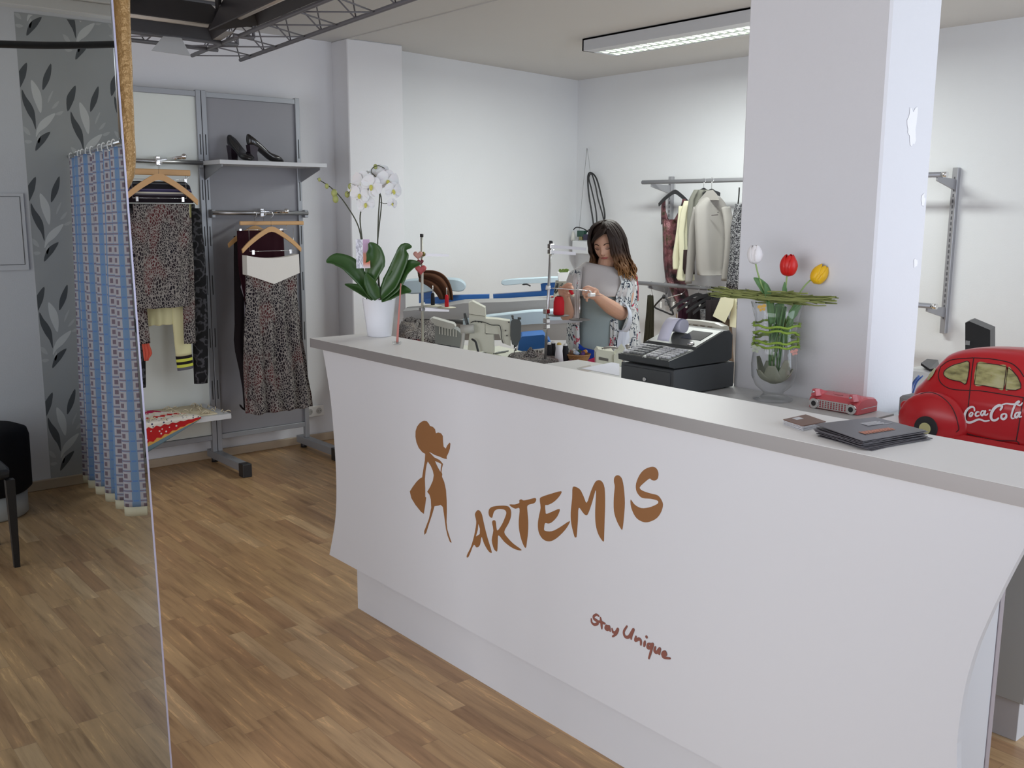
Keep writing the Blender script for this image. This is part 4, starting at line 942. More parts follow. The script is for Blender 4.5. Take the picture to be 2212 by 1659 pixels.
# leaflets and cards
LEAFLET = mat('dark_leaflet_print', (0.085, 0.078, 0.088), 0.35); ORP = mat('orange_print', (0.50, 0.13, 0.035), 0.4); WPR = mat('white_print', (0.6, 0.6, 0.62), 0.5); BRN = mat('brown_card_print', (0.16, 0.075, 0.05), 0.35)
q = [Vector((1.927, 1.242, 0)), Vector((2.129, 1.21, 0)), Vector((2.090, 1.062, 0)), Vector((1.880, 1.092, 0))]
for i in range(9):
    rz = (0.10, -0.02, 0.03, -0.05, 0.02, -0.04, 0.04, -0.03, 0.0)[i] if i < 8 else 0.0
    cc = sum(q, Vector())/4; z = 1.1004+i*0.0022
    P = [cc+Matrix.Rotation(rz, 3, 'Z') @ (p-cc)+Vector((0.004*math.sin(i*2), 0.004*math.cos(i*3)-0.01*(i < 3), z)) for p in q]
    if i == 8: P = [q[0]+UP*(z+0.006), q[1]+UP*(z+0.001), q[2]+UP*(z), q[3]+UP*(z+0.001)]
    b = B().use(LEAFLET); b.poly(P, (0, 0, 0.0014))
    if i == 8:
        def Q(u, v, h=0.0019): return P[0].lerp(P[1], u).lerp(P[3].lerp(P[2], u), v)+UP*h
        b.use(ORP)
        for k in range(11): b.poly([Q(0.22+0.045*k, 0.62), Q(0.25+0.045*k, 0.62), Q(0.255+0.045*k, 0.76), Q(0.225+0.045*k, 0.76)], (0, 0, 0.0002))
        b.poly([Q(0.22, 0.67), Q(0.72, 0.67), Q(0.72, 0.70), Q(0.22, 0.70)], (0, 0, 0.0002))
        b.use(WPR)
        for k in range(5): b.poly([Q(0.55, 0.24+0.035*k), Q(0.82+0.03*(k % 2), 0.24+0.035*k), Q(0.82+0.03*(k % 2), 0.26+0.035*k), Q(0.55, 0.26+0.035*k)], (0, 0, 0.0002))
        b.poly([Q(0.78, 0.42), Q(0.93, 0.42), Q(0.93, 0.43), Q(0.78, 0.43)], (0, 0, 0.0002))
    o = b.build('leaflet'); tag(o, 'top dark leaflet with orange and white print on the near stack' if i == 8 else 'dark leaflet lying under the printed top one in the near stack', 'leaflet', 'stack of dark leaflets on the counter')
q = [Vector((2.004, 1.392, 0)), Vector((2.100, 1.400, 0)), Vector((2.092, 1.318, 0)), Vector((1.998, 1.312, 0))]
q = [PZ(1692, 904, 1.115), PZ(1739, 893, 1.115), PZ(1784, 908, 1.115), PZ(1735, 918, 1.115)]
for v in q: v.z = 0
for i in range(6):
    z = 1.1004+i*0.0022; cc = sum(q, Vector())/4; P = [cc+Matrix.Rotation(0.03*math.sin(i*2.1), 3, 'Z') @ (p-cc)+UP*z for p in q]
    b = B().use(BRN if i == 5 else WPR); b.poly(P, (0, 0, 0.0014))
    if i == 5:
        b.use(WPR); Q = lambda u, v, h=0.0016: P[0].lerp(P[1], u).lerp(P[3].lerp(P[2], u), v)+UP*h
        b.poly([Q(0.3, 0.1), Q(0.6, 0.1), Q(0.6, 0.35), Q(0.3, 0.35)], (0, 0, 0.0002))
    o = b.build('business_card'); tag(o, 'top brown card with a white patch on the small card stack' if i == 5 else 'white-edged card lying under the brown top card of the small stack', 'card', 'stack of business cards on the counter')

# glass vase with tulips
VX = 2.87
vc = PZ(1669, 864, 0.95); vc.x = min(vc.x, 2.895)
vs_ = thing('flower_vase', vc, 'tall clear glass vase with tulips, moss ribbon and a twig bundle, by the pillar', 'vase')
outp = [(0.0, 0.0005), (0.066, 0.0005), (0.069, 0.005), (0.05, 0.012), (0.034, 0.022), (0.036, 0.03), (0.062, 0.052), (0.077, 0.085), (0.080, 0.13), (0.074, 0.19), (0.071, 0.24), (0.076, 0.29), (0.090, 0.345)]
inp = [(0.0875, 0.345), (0.0735, 0.29), (0.0685, 0.24), (0.0715, 0.19), (0.0775, 0.13), (0.0745, 0.087), (0.058, 0.056), (0.03, 0.042), (0.0, 0.04)]
B().lathe(vc, outp+[(0.0875, 0.345)]+[(0.0, 0.04)][:0], 48, caps=False).build('glass_body', GLASS, vs_)
GG = mat('grey_green_leaf', (0.26, 0.27, 0.20), 0.6); TG = mat('tulip_leaf_green', (0.09, 0.20, 0.06), 0.5); TS = mat('tulip_stem', (0.28, 0.40, 0.14), 0.5)
DV = (vc.x*FW.x+vc.y*FW.y)
def PVs(px, py, d=0): return PD(px, py, DV+d)
for i in range(7):
    a = i*0.9; c = vc+Vector((0.03*math.cos(a), 0.03*math.sin(a), 0.06)); t = B()
    e = Vector((math.cos(a), math.sin(a), 0))
    sheet(t, [c-e*0.02, c+e*0.018+UP*0.02, c+e*0.035+UP*(0.05+0.02*(i % 3))], [0.02, 0.034, 0.012], UP-e, 0.3); t.build('base_leaf', GG, vs_, solid=0.002)
t = B()
for i in range(9):
    a = i*0.7; t.tube([vc+Vector((0.012*math.cos(a), 0.012*math.sin(a), 0.06)), vc+Vector((0.02*math.cos(a+1), 0.02*math.sin(a+1), 0.16)), vc+Vector((0.025*math.cos(a+2), 0.025*math.sin(a+2), 0.26)), vc+Vector((0.03*math.cos(a+2.3), 0.03*math.sin(a+2.3), 0.33))], 0.0028, 6, 5)
t.build('stem_bunch', TG, vs_)
RED = mat('red_tulip_petal', (0.62, 0.012, 0.008), 0.4); YEL = mat('yellow_tulip_petal', (0.85, 0.50, 0.01), 0.4); WHT = mat('white_tulip_petal', (0.82, 0.80, 0.80), 0.5)
def tulip(px, py, r, m, stem, label, lean=(0, 0)):
    r *= 1.18
    c = PVs(px, py, 0.0); t = thing('tulip', c, label, 'flower')
    ax = (UP+RT*lean[0]-FW*lean[1]).normalized(); a, bb = frame_of(ax)
    for k in range(6):
        an = k*PI/3+(0.2 if k % 2 else 0); e = a*math.cos(an)+bb*math.sin(an); rr = r*(1 if k % 2 else 0.9); t2 = B()
        sheet(t2, [c-ax*r*1.0, c-ax*r*0.75+e*rr*0.62, c+e*rr*0.86, c+ax*r*0.62+e*rr*0.74, c+ax*r*1.12+e*rr*0.42], [r*0.15, r*0.52, r*0.66, r*0.52, r*0.08], -e, 0.5, 6, 4)
        t2.build('petal', m, t, solid=0.0012)
    t2 = B(); t2.ball(c-ax*r*0.1, r*0.68, 14, (1, 1, 1.2)); t2.build('petal', m, t)
    B().tube([PVs(*p) for p in stem]+[c-ax*r*0.95][:0], 0.0028, 8, 6).build('stem', TS, t)
    return t
tulip(1631, 551, 0.026, WHT, [(1632, 568), (1637, 590), (1644, 612), (1655, 645), (1668, 720), (1668, 780)], 'white tulip, leftmost of the three in the glass vase', (-0.05, 0))
tulip(1704, 575, 0.030, RED, [(1700, 594), (1697, 625), (1692, 660), (1682, 720), (1672, 780)], 'red tulip, the middle one in the glass vase', (0, 0.1))
tulip(1769, 594, 0.028, YEL, [(1752, 604), (1738, 618), (1724, 640), (1700, 690), (1678, 760)], 'yellow tulip leaning right in the glass vase', (0.55, 0))
for k, (pts, w) in enumerate((([(1662, 640), (1650, 622), (1638, 608), (1628, 600)], [0.012, 0.017, 0.012, 0.001]), ([(1672, 690), (1662, 650), (1656, 630), (1652, 610)], [0.008, 0.014, 0.010, 0.001]), ([(1668, 700), (1664, 670), (1660, 650)], [0.008, 0.014, 0.010]),
               ([(1688, 712), (1684, 680), (1682, 655)], [0.010, 0.020, 0.016]), ([(1700, 700), (1712, 675), (1728, 652)], [0.008, 0.017, 0.010]), ([(1697, 645), (1694, 625), (1695, 609)], [0.008, 0.009, 0.001]), ([(1672, 760), (1672, 730), (1676, 700)], [0.006, 0.016, 0.010]), ([(1690, 750), (1698, 722), (1708, 690)], [0.006, 0.016, 0.010]))):
    t = B(); sheet(t, [PVs(x, y, -0.01*(k % 3)) for x, y in pts], w, -FW+RT*0.2, 0.4); t.build('tulip_leaf', TG, vs_, solid=0.0012)
MOSS = mat('moss_green_twig', (0.15, 0.175, 0.05), 0.9); MOSS2 = mat('moss_twig_olive', (0.27, 0.30, 0.10), 0.9)
tw = thing('twig_bundle', PX(1670, 640, VX), 'horizontal bundle of mossy green twigs lying across the vase rim', 'twig bundle')
A_ = PX(1535, 631, VX-0.02); B_ = PX(1808, 651, VX-0.02); rnd = random.Random(3)
for k in range(64):
    u0 = rnd.random()*0.55; L_ = rnd.uniform(0.3, 0.62); u1 = min(1.0, u0+L_); u0 = 0.0 if k % 5 == 0 else u0
    o0 = Vector((rnd.uniform(-.03, .03), 0, rnd.uniform(-.014, .014))); sl = rnd.uniform(-.014, .014); env = lambda u: 0.55+0.45*math.sin(PI*min(1, max(0, u)))
    P = [A_.lerp(B_, u0+(u1-u0)*s/6)+o0*env(u0+(u1-u0)*s/6)+Vector((rnd.uniform(-.003, .003), 0, sl*(s/3-1)+rnd.uniform(-.0035, .0035))) for s in range(7)]
    B().tube(P, [rnd.uniform(0.002, 0.0034), rnd.uniform(0.0014, 0.0030)], 6, 3).build('twig', (MOSS, MOSS2, MOSS2)[k % 3], tw)
MR2 = mat('bright_moss_ribbon', (0.27, 0.40, 0.06), 0.9)
for zz, dz, r0 in ((0.268, 0.004, 0.077), (0.235, -0.015, 0.074), (0.215, 0.006, 0.075), (0.195, 0.0, 0.078)):
    t = B(); P = []
    for k in range(40):
        a = 2*PI*k/40; P.append(vc+Vector(((r0+0.003*math.sin(k*1.7))*math.cos(a), (r0+0.003*math.cos(k*2.3))*math.sin(a), zz+dz*math.sin(a*1.0+1)+0.003*math.sin(k*1.1))))
    t.tube(P, 0.0042, 6, closed=True)
    for k in list(range(40))*3: 
        e = (P[k]-vc); e.z = 0; e.normalize(); t.tube([P[k], P[k]+e*rnd.uniform(.003, .009)+Vector((0, 0, rnd.uniform(-.008, .008)))], 0.0006, 4)
    t.build('moss_ribbon', MR2, vs_)
def butterfly(px, py, s, m, rot=0.0):
    c = PVs(px, py, -0.084); t = B()
    def lp(cx, cz, ra, rb): 
        out = []
        for k in range(12):
            a = 2*PI*k/12; u = cx+ra*math.cos(a); v = cz+rb*math.sin(a); out.append(c+RT*((u*math.cos(rot)-v*math.sin(rot))*s)+UP*((u*math.sin(rot)+v*math.cos(rot))*s))
        return out
    for L in ((-.55, .35, .5, .42), (.55, .35, .5, .42), (-.4, -.42, .32, .34), (.4, -.42, .32, .34), (0, 0, .1, .7)): t.poly(lp(*L), -FW*0.0008)
    t.build('butterfly', m, vs_)
butterfly(1646, 665, 0.0145, mat('orange_paper', (0.55, 0.33, 0.06), 0.6), 0.2); butterfly(1633, 754, 0.016, mat('sage_paper', (0.35, 0.38, 0.28), 0.6), -0.3); butterfly(1716, 761, 0.013, mat('pink_paper', (0.6, 0.3, 0.25), 0.6), 0.3)

# pink tail-fin card holder
cd = thing('card_holder', (2.91, 1.77, 0.95), 'pink tail-fin car back shaped card holder with chrome grille by the vase', 'card holder')
PINK = mat('salmon_pink_paint', (0.66, 0.12, 0.14), 0.25)
a0 = PZ(1757, 886, 0.955); a1 = PZ(1857, 906, 0.955)
yf, yn = 1.868, 1.685; xf = 2.855
prof = [(xf+0.004, 0.952), (xf+0.004, 0.985), (xf+0.02, 1.000), (xf+0.06, 1.004), (xf+0.105, 0.998), (xf+0.118, 0.985), (xf+0.118, 0.952)]
b = B()
sec = lambda y, s: [(x, y, 0.952+(z-0.952)*s) for x, z in prof]
b.loft([sec(yn, 0.9), sec(yn+0.008, 0.99), sec((yn+yf)/2, 0.97), sec(yf-0.008, 0.99), sec(yf, 0.9)], smooth=False); b.build('body', PINK, cd)
for y in (yn+0.022, yf-0.022):
    b = B(); b.loft([[(xf-0.008+k*0.02, y+s*w, zz) for s, zz in ((-1, 0.995), (-0.5, 0.995+h), (0.5, 0.995+h), (1, 0.995))] for k, w, h in ((0, 0.010, 0.022), (1, 0.016, 0.022), (2, 0.019, 0.016), (3.6, 0.02, 0.006), (5, 0.018, 0.0))], smooth=False); b.build('tail_fin', PINK, cd)
    B().cyl((xf-0.016, y, 1.008), (xf+0.004, y, 1.006), 0.003, 0.006, 10).build('tail_light', CHROME, cd)
    B().cyl((xf-0.006, y, 0.968), (xf+0.01, y, 0.968), 0.017, n=20).build('exhaust_ring', CHROME, cd); B().cyl((xf-0.0065, y, 0.968), (xf-0.0055, y, 0.968), 0.009, n=16).build('exhaust_core', BLACKP, cd)
b = B(); b.box((xf-0.003, yn+0.035, 0.955), (xf+0.006, yf-0.035, 0.958)); b.box((xf-0.003, yn+0.035, 0.980), (xf+0.006, yf-0.035, 0.984))
for k in range(11): y = yn+0.04+(yf-yn-0.08)*k/10; b.box((xf-0.002, y-0.002, 0.957), (xf+0.005, y+0.002, 0.981))
for zz in (0.963, 0.969, 0.975): b.box((xf-0.001, yn+0.036, zz-0.0008), (xf+0.005, yf-0.036, zz+0.0008))
b.build('grille', CHROME, cd); B().box((xf+0.0055, yn+0.036, 0.957), (xf+0.0065, yf-0.036, 0.982)).build('grille_back', BLACKP, cd)
B().box((xf+0.02, yn-0.0008, 0.968), (xf+0.115, yn+0.002, 0.970)).build('side_strip', CHROME, cd)
b = B(); b.tube([(xf+0.03, (yn+yf)/2+0.018, 1.0035), (xf+0.024, (yn+yf)/2, 1.003), (xf+0.03, (yn+yf)/2-0.018, 1.0035)], 0.0008, 6, 4); b.build('emblem', mat('dark_red_mark', (0.2, 0.02, 0.03), 0.4), cd)

# cash register on its drawer
REG = mat('charcoal_plastic', (0.045, 0.05, 0.052), 0.38); DRW = mat('slate_grey_metal', (0.075, 0.082, 0.086), 0.5); REGT = mat('grey_green_plastic', (0.17, 0.18, 0.165), 0.4)
dr = thing('cash_box', (2.79, 2.4, 0.95), 'dark grey cash drawer under the cash register on the lower work surface', 'cash box')
B().box((2.625, 2.268, 0.954), (2.965, 2.53, 1.048), 0.003).build('case', DRW, dr)
b = B(); b.box((2.6205, 2.285, 0.96), (2.626, 2.515, 1.038), 0.001); f = b.build('drawer_front', DRW, dr)
c_ = PX(1394, 819, 2.62); B().cyl((2.6205, c_.y, c_.z), (2.613, c_.y, c_.z), 0.007, n=18).build('lock', CHROME, f)
for x in (2.65, 2.93):
    for y in (2.29, 2.5): B().cyl((x, y, 0.9503), (x, y, 0.954), 0.01).build('foot', BLACKR, dr)
rg = thing('cash_register', (2.78, 2.4, 1.05), 'dark grey cash register with white keys and curling receipt roll', 'cash register')
pf_ = [(2.600, 1.062), (2.598, 1.083), (2.735, 1.110), (2.745, 1.118), (2.90, 1.168), (2.935, 1.168), (2.955, 1.15), (2.955, 1.062), (2.93, 1.053), (2.63, 1.053)]
b = B(); P1 = [(x, 2.275, z) for x, z in pf_]; P2 = [(x, 2.515, z) for x, z in pf_]; P0 = [(2.61+(x-2.61)*0.985, 2.271, 1.06+(z-1.06)*0.96) for x, z in pf_]; P3 = [(2.61+(x-2.61)*0.985, 2.519, 1.06+(z-1.06)*0.96) for x, z in pf_]
b.loft([P0, P1, P2, P3], smooth=False); b.build('case', REG, rg)
def RS(x, y, h=0): # sloping key deck
    if x < 2.74: return Vector((x, y, 1.083+(x-2.598)/(0.137)*0.027+h))
    return Vector((x, y, 1.118+(x-2.745)/0.155*0.050+h))
b = B(); b.poly([RS(2.602, 2.279, .0003), RS(2.733, 2.279, .0003), RS(2.733, 2.511, .0003), RS(2.602, 2.511, .0003)], (0, 0, 0.0012)); b.build('key_deck', REGT, rg)
b = B(); b.poly([RS(2.748, 2.279, .0003), RS(2.895, 2.279, .0003), RS(2.895, 2.511, .0003), RS(2.748, 2.511, .0003)], (0, 0, 0.0012)); b.build('top_cover', mat('dark_taupe_plastic', (0.10, 0.105, 0.095), 0.3), rg)
KW = mat('light_grey_keys', (0.55, 0.56, 0.57), 0.4); KD = mat('dark_grey_keys', (0.20, 0.21, 0.21), 0.4)
for y0, nc, m in ((2.287, 3, KW), (2.347, 3, KW), (2.412, 4, KD), (2.478, 2, KW)):
    for c in range(nc):
        for r in range(5):
            x = 2.612+r*0.0225; y = y0+c*0.0165; b = B(); p = RS(x, y, 0.0016); b.box((x, y, p.z), (x+0.019, y+0.0145, p.z+0.0075), 0.002); b.build('key', m, rg)
b = B(); b.poly([RS(2.80, 2.30, .0017), RS(2.87, 2.30, .0017), RS(2.87, 2.395, .0017), RS(2.80, 2.395, .0017)], (0, 0, 0.001)); b.build('display', mat('dark_screen', (0.03, 0.035, 0.045), 0.1), rg)
B().lathe(RS(2.765, 2.315, .0016), [(0.0, 0), (0.013, 0), (0.013, 0.003), (0.006, 0.004), (0.0, 0.004)], 20, axis=(-0.3, 0, 1)).build('key_switch', CHROME, rg)
PAP = mat('receipt_paper', (0.66, 0.66, 0.78), 0.6)
rc = Vector((2.83, 2.42, 1.195))
B().cyl((2.835, 2.408, 1.178), (2.835, 2.466, 1.178), 0.026, n=28).build('receipt_roll', PAP, rg)
b = B(); b.grid(lambda u, v: (2.835-0.026*math.cos(-PI*0.5+u*PI*0.5)*0-(u*0.085), 2.408+0.058*v, 1.204+0.012*math.sin(u*PI*0.8)-0.085*u**2.2), 14, 2); b.build('receipt_strip', PAP, rg, solid=0.0006)
wb_ = thing('receipt_printer', (2.93, 2.4, 1.05), 'cream-white rounded device behind the cash register', 'printer')
wp = mat('cream_plastic', (0.70, 0.69, 0.60), 0.3)
b = B(); b.box((2.972, 2.32, 0.953), (3.00, 2.62, 0.953+0.01)) if False else None
b.box((2.975, 2.345, 0.9505), (3.06, 2.60, 1.185), 0.02); b.build('case', wp, wb_, sub=1)
b = B()
for k in range(5): b.box((2.973, 2.39+k*0.036, 1.165), (2.9755, 2.41+k*0.036, 1.169))
b.build('vent', mat('brown_shadow', (0.25, 0.2, 0.15), 0.6), wb_)
# papers on the work surface left of the register
q = [PZ(*p, 0.9505) for p in ((1262, 797), (1331, 784), (1331, 818), (1290, 812))]
o = B().poly([PZ(1256, 796, 0.9504), PZ(1322, 783, 0.9504), PZ(1338, 786, 0.9504), PZ(1338, 812, 0.9504)], (0, 0, 0.0008)).build('paper_sheet', mat('bluish_paper', (0.72, 0.74, 0.84), 0.6)); tag(o, 'bluish-white paper sheet on the work surface left of the cash drawer', 'paper')
o = B().poly([PZ(1245, 795, 0.9502), PZ(1275, 788, 0.9502), PZ(1284, 800, 0.9502), PZ(1256, 806, 0.9502)], (0, 0, 0.0001)).build('plastic_sleeve', mat('shiny_film', (0.75, 0.76, 0.72), 0.08)); tag(o, 'small shiny plastic sleeve beside the bluish paper', 'sleeve')
# ------------------------------------------------------------------ red model car
RP = mat('red_car_paint', (0.52, 0.012, 0.018), 0.28, spec=0.5); LINE = mat('black_line', (0.03, 0.008, 0.01), 0.5)
WIN = mat('painted_yellow_window', (0.36, 0.34, 0.16), 0.35); _n = NT(WIN); _v = _n.coord((1, 5, 18)); _n.col(_n.ramp(_n.noise(_v, 3.5, 4), [(0.3, (0.13, 0.12, 0.05)), (0.5, (0.42, 0.39, 0.17)), (0.7, (0.52, 0.50, 0.28))]))
car = thing('model_car', (2.85, 1.06, 0.95), 'big glossy red rounded model car with white script lettering, right end of the counter', 'model car')
XS = 2.70; XCc = 2.85
def xs(z): return XS+max(0, z-1.085)*0.42
from mathutils.bvhtree import BVHTree
CARB = []
def PC(px, py, off=0.0):
    d = ray(px, py).normalized(); h = CARB[0].ray_cast(CAM, d)
    if h[0] is None: return PX(px, py, XS+0.05)
    nn = h[1] if h[1].dot(d) < 0 else -h[1]
    return h[0]+nn*off
ZB = 0.968
# roof line along the length (y, z)
rl = [tuple(PX(1920+x/5.53, 680+y/5.53, xx)[1:]) for x, y, xx in ((128, 1420, 2.74), (140, 1300, 2.74), (180, 1190, 2.74), (196, 1085, 2.76), (240, 1000, 2.78), (300, 880, 2.80), (420, 770, 2.80), (540, 630, 2.80), (640, 525, 2.80), (720, 465, 2.80), (900, 418, 2.80), (1200, 402, 2.80), (1615, 430, 2.80))]
rl += [(rl[-1][0]-0.07, rl[-1][1]-0.014), (rl[-1][0]-0.13, rl[-1][1]-0.05), (rl[-1][0]-0.17, 1.135), (0.80, 1.125), (0.72, 1.10), (0.66, 1.06), (0.64, 1.01)]
RL = cr([(0, y, z) for y, z in rl], 8)
YR0 = rl[0][0]+0.002
def hwid(y): 
    t = (YR0-y)/(YR0-0.638); return 0.15*min(1, (max(0, math.sin(PI*min(1, max(0, t)))))**0.28+0.02)
rings = []
for p in RL:
    y, zt = p.y, p.z; hw = hwid(y); r = []
    n = 120
    for i in range(n):
        a = 2*PI*i/n; cx, cz = math.cos(a), math.sin(a)
        zm = ZB+0.05; 
        if cz >= 0: z = zm+(zt-zm)*abs(cz)**0.85
        else: z = zm+(zm-ZB)*-abs(cz)**0.5
        w = hw
        lim = 1.085
        wz = hw-(max(0, z-lim)*0.42) if hw > 0.05 else hw
        u = spw(cx, 0.42 if cz >= 0 else 0.3)
        r.append((XCc+u*max(0.01, wz if abs(u) > 0 else wz), y, z))
    rings.append(r)
_b = B().loft(rings); _b.bm.normal_update(); CARB.append(BVHTree.FromBMesh(_b.bm)); _b.build('body_shell', RP, car)
# fenders
wl = PX(1998, 920, XS-0.03); fy, fz = wl.y, wl.z
for sgn, yy in ((-1, fy), (1, fy), (-1, 0.78), (1, 0.78)):
    b = B(); cx = XCc+sgn*0.128
    b.ball((cx, yy, fz+0.005), 1.0, 28, (0.045, 0.108, 0.088))
    for v_ in b.bm.verts: v_.co.z = max(v_.co.z, 0.957)
    b.build('fender', RP, car)
    b = B(); xo = cx+sgn*0.052
    b.cyl((xo-sgn*0.03, yy, fz-0.008), (xo-sgn*0.002, yy, fz-0.006), 0.0335, n=32); w = b.build('wheel', BLACKR, car)
    B().cyl((xo-sgn*0.002, yy, fz-0.008), (xo+sgn*0.001, yy, fz-0.008), 0.017, n=24).build('hub_cap', mat('pale_yellow_hub', (0.55, 0.52, 0.25), 0.4), w)
B().box((XCc-0.16, 0.72, 0.958), (XCc+0.16, 1.42, 0.985), 0.01).build('running_board', RP, car)
B().box((XCc-0.12, 0.69, 0.9504), (XCc+0.12, 1.40, 0.97), 0.003).build('base', RP, car)
Z6 = lambda x, y: (1920+x/5.53, 680+y/5.53)
for pts in ([(660,710),(680,660),(760,610),(860,580),(965,570),(930,820),(860,800),(760,780),(690,750)], [(1060,578),(1200,585),(1310,600),(1410,625),(1375,888),(1280,875),(1150,850),(1025,832)], [(1425,632),(1480,670),(1540,740),(1580,830),(1578,880),(1520,902),(1440,898),(1395,890)]):
    P = [PC(*Z6(*p), 0.0015) for p in pts]
    pp_ = [tuple(q)[:2] for q in cr([(x, y, 0) for x, y in pts], 3, True)] if len(pts) > 8 else [tuple(q)[:2] for q in cr([(x, y, 0) for x, y in pts], 4, True)]
    cxx = sum(q[0] for q in pp_)/len(pp_); cyy = sum(q[1] for q in pp_)/len(pp_)
    B().loft([[PC(*Z6(cxx+(x-cxx)*s, cyy+(y-cyy)*s), 0.0012) for x, y in pp_] for s in (1, 0.8, 0.6, 0.4, 0.2, 0.02)], caps=False).build('side_window', WIN, car)
    b = B(); b.tube([p-Vector((0.001, 0, 0)) for p in (cr(P, 3, True) if len(pts) > 8 else P)], 0.0011, 6, closed=True); b.build('window_outline', LINE, car)
b = B()
for L in ([(620,620),(700,560),(800,530),(1010,515)], [(620,620),(592,720),(620,810),(700,870),(800,895),(970,905)], [(1015,515),(990,700),(960,1000),(930,1250),(905,1410)], [(1015,515),(1200,525),(1380,555),(1480,590),(1560,660),(1612,740)], [(970,905),(1100,910),(1300,940),(1615,990)], [(1610,990),(1580,1150),(1550,1350),(1520,1510)], [(905,1410),(1050,1450),(1300,1500),(1520,1510),(1560,1560)]):
    b.tube([PC(*Z6(*p), 0.0004) for p in cr([(x, y, 0) for x, y in L], 6) for p in [tuple(p)[:2]]], 0.0014, 6, 5)
b.build('door_seam', LINE, car)
b = B()
for L in ([(370,945),(480,925),(600,960),(720,1060),(790,1180),(825,1300),(830,1380),(740,1435)],):
    b.tube([PX(*Z6(*p), XS-0.006+0.0002*p[1]*0) for p in L], 0.0012, 6, 5)
b.build('fender_seam', LINE, car)
b = B(); P = [PC(*Z6(*p), 0.003) for p in ((462,788),(490,718),(556,642),(572,655),(534,730),(486,786))]; b.poly(P, (0.0005, 0, 0)); b.build('rear_window', WIN, car)
B().ball(PX(*Z6(195, 1085), 2.735), 0.012, 14, (1.0, 1.2, 1.3)).build('tail_lamp', RP, car)
# script lettering
WL = mat('white_letter_paint', (0.85, 0.84, 0.85), 0.4)
STK = [([(1030,1145),(1025,1110),(1000,1100),(965,1112),(930,1150),(912,1200),(915,1250),(940,1280),(985,1285),(1040,1262),(1090,1248),(1150,1268),(1205,1262)], .0052),
 ([(990,1165),(970,1190),(975,1210),(995,1205),(1010,1175),(990,1165)], .0042), ([(1085,1160),(1060,1160),(1042,1190),(1055,1210),(1085,1200)], .0042), ([(1150,1150),(1120,1150),(1105,1185),(1125,1200),(1150,1165),(1160,1150),(1150,1190),(1175,1195),(1190,1180)], .0042), ([(1205,1138),(1222,1136)], .003),
 ([(1340,1135),(1360,1100),(1350,1085),(1320,1082),(1275,1110),(1240,1160),(1228,1215),(1245,1255),(1285,1258),(1315,1235)], .0060),
 ([(1335,1085),(1400,1065),(1470,1070),(1520,1068),(1560,1045),(1550,1040),(1520,1065),(1490,1130),(1470,1200),(1475,1235),(1500,1235)], .0044), ([(1385,1180),(1355,1195),(1350,1230),(1375,1245),(1405,1225),(1408,1190),(1385,1180)], .0050),
 ([(1560,1165),(1525,1175),(1512,1210),(1530,1225),(1560,1190),(1575,1165),(1560,1215),(1590,1215)], .0046), ([(1520,1065),(1570,1085),(1600,1055)], .0035)]
b = B()
for L, w in STK: ribbon(b, [PC(*Z6(*p), 0.0022) for p in L], w*1.3, (-0.0006, 0, 0), (1, 0, 0), 5)
b.build('script_lettering', WL, car)

# things behind the pillar on the right
mo = thing('monitor', PX(2110, 760, 4.6), 'black flat monitor seen edge-on behind the red model car', 'monitor')
q = [PX(*p, 4.6) for p in ((2084, 693), (2096, 693), (2140, 716), (2140, 800), (2084, 800))]
B().poly([PX(2085, 697, 4.6), PX(2094, 694, 4.6), PX(2139, 713, 4.6), PX(2139, 830, 4.6), PX(2085, 830, 4.6)], (0.16, 0.05, 0)).build('screen_back', BLACKP, mo)
m0 = PX(2112, 830, 4.65)
B().cyl((m0.x+0.06, m0.y+0.02, 0.752), (m0.x+0.06, m0.y+0.02, m0.z+0.05), 0.02).build('stand', BLACKP, mo); B().cyl((m0.x+0.06, m0.y+0.02, 0.745), (m0.x+0.06, m0.y+0.02, 0.757), 0.1, n=24).build('base', BLACKP, mo)
B().box(PX(2089, 745, 4.597)-Vector((0.001, 0.012, 0)), PX(2089, 745, 4.597)+Vector((0.001, 0.008, 0.02))).build('sticker', mat('grey_sticker', (0.25, 0.25, 0.25), 0.6), mo)
od = thing('office_desk', (4.3, 2.3, 0), 'pale office desk behind the pillar, mostly hidden by the model car', 'desk')
B().box((3.9, 1.6, 0.715), (5.1, 3.05, 0.745), 0.003).build('desktop', TOP_LAM, od)
for x in (3.95, 5.05):
    for y in (1.65, 3.0): B().box((x-0.02, y-0.02, 0), (x+0.02, y+0.02, 0.715)).build('leg', GREYMET, od)
kb = thing('label_printer', PX(1995, 800, 4.1), 'white and black office machine seen beside the pillar above the car tail', 'office machine')
p = PX(1970, 812, 4.1); B().box((4.05, p.y-0.34, 0.7455), (4.30, p.y-0.0, PX(1970, 792, 4.1).z), 0.01).build('case', WHITEP, kb)
p2 = PX(1990, 792, 4.1); B().poly([PX(1989, 789, 4.05), PX(2002, 780, 4.3), PX(2026, 782, 4.3), PX(2030, 800, 4.05), PX(2008, 802, 4.05)], (0, 0, 0.01)).build('lid', BLACKP, kb)
b = B(); b.tube([PX(x, y, 3.9) for x, y in ((1985, 812), (1972, 830), (1966, 850), (1962, 870), (1961, 885))], 0.006, 8, 5); b.tube([PX(x, y, 3.92) for x, y in ((1993, 812), (1980, 826), (1972, 850), (1966, 880))], 0.004, 8, 5)
o = b.build('blue_cable', mat('blue_cable_plastic', (0.07, 0.13, 0.36), 0.5)); tag(o, 'blue and dark cables hanging beside the pillar behind the car tail', 'cable')
gy = thing('grey_box', (3.05, 1.68, 0.95), 'small grey crumpled packet between the work surface end and the red car', 'packet')
p = PZ(1934, 905, 0.955); B().box((2.95, 1.52, 0.9503), (3.05, 1.60, 1.02), 0.008).build('packet_body', cloth('grey_packet', (0.28, 0.28, 0.28), 60), gy)

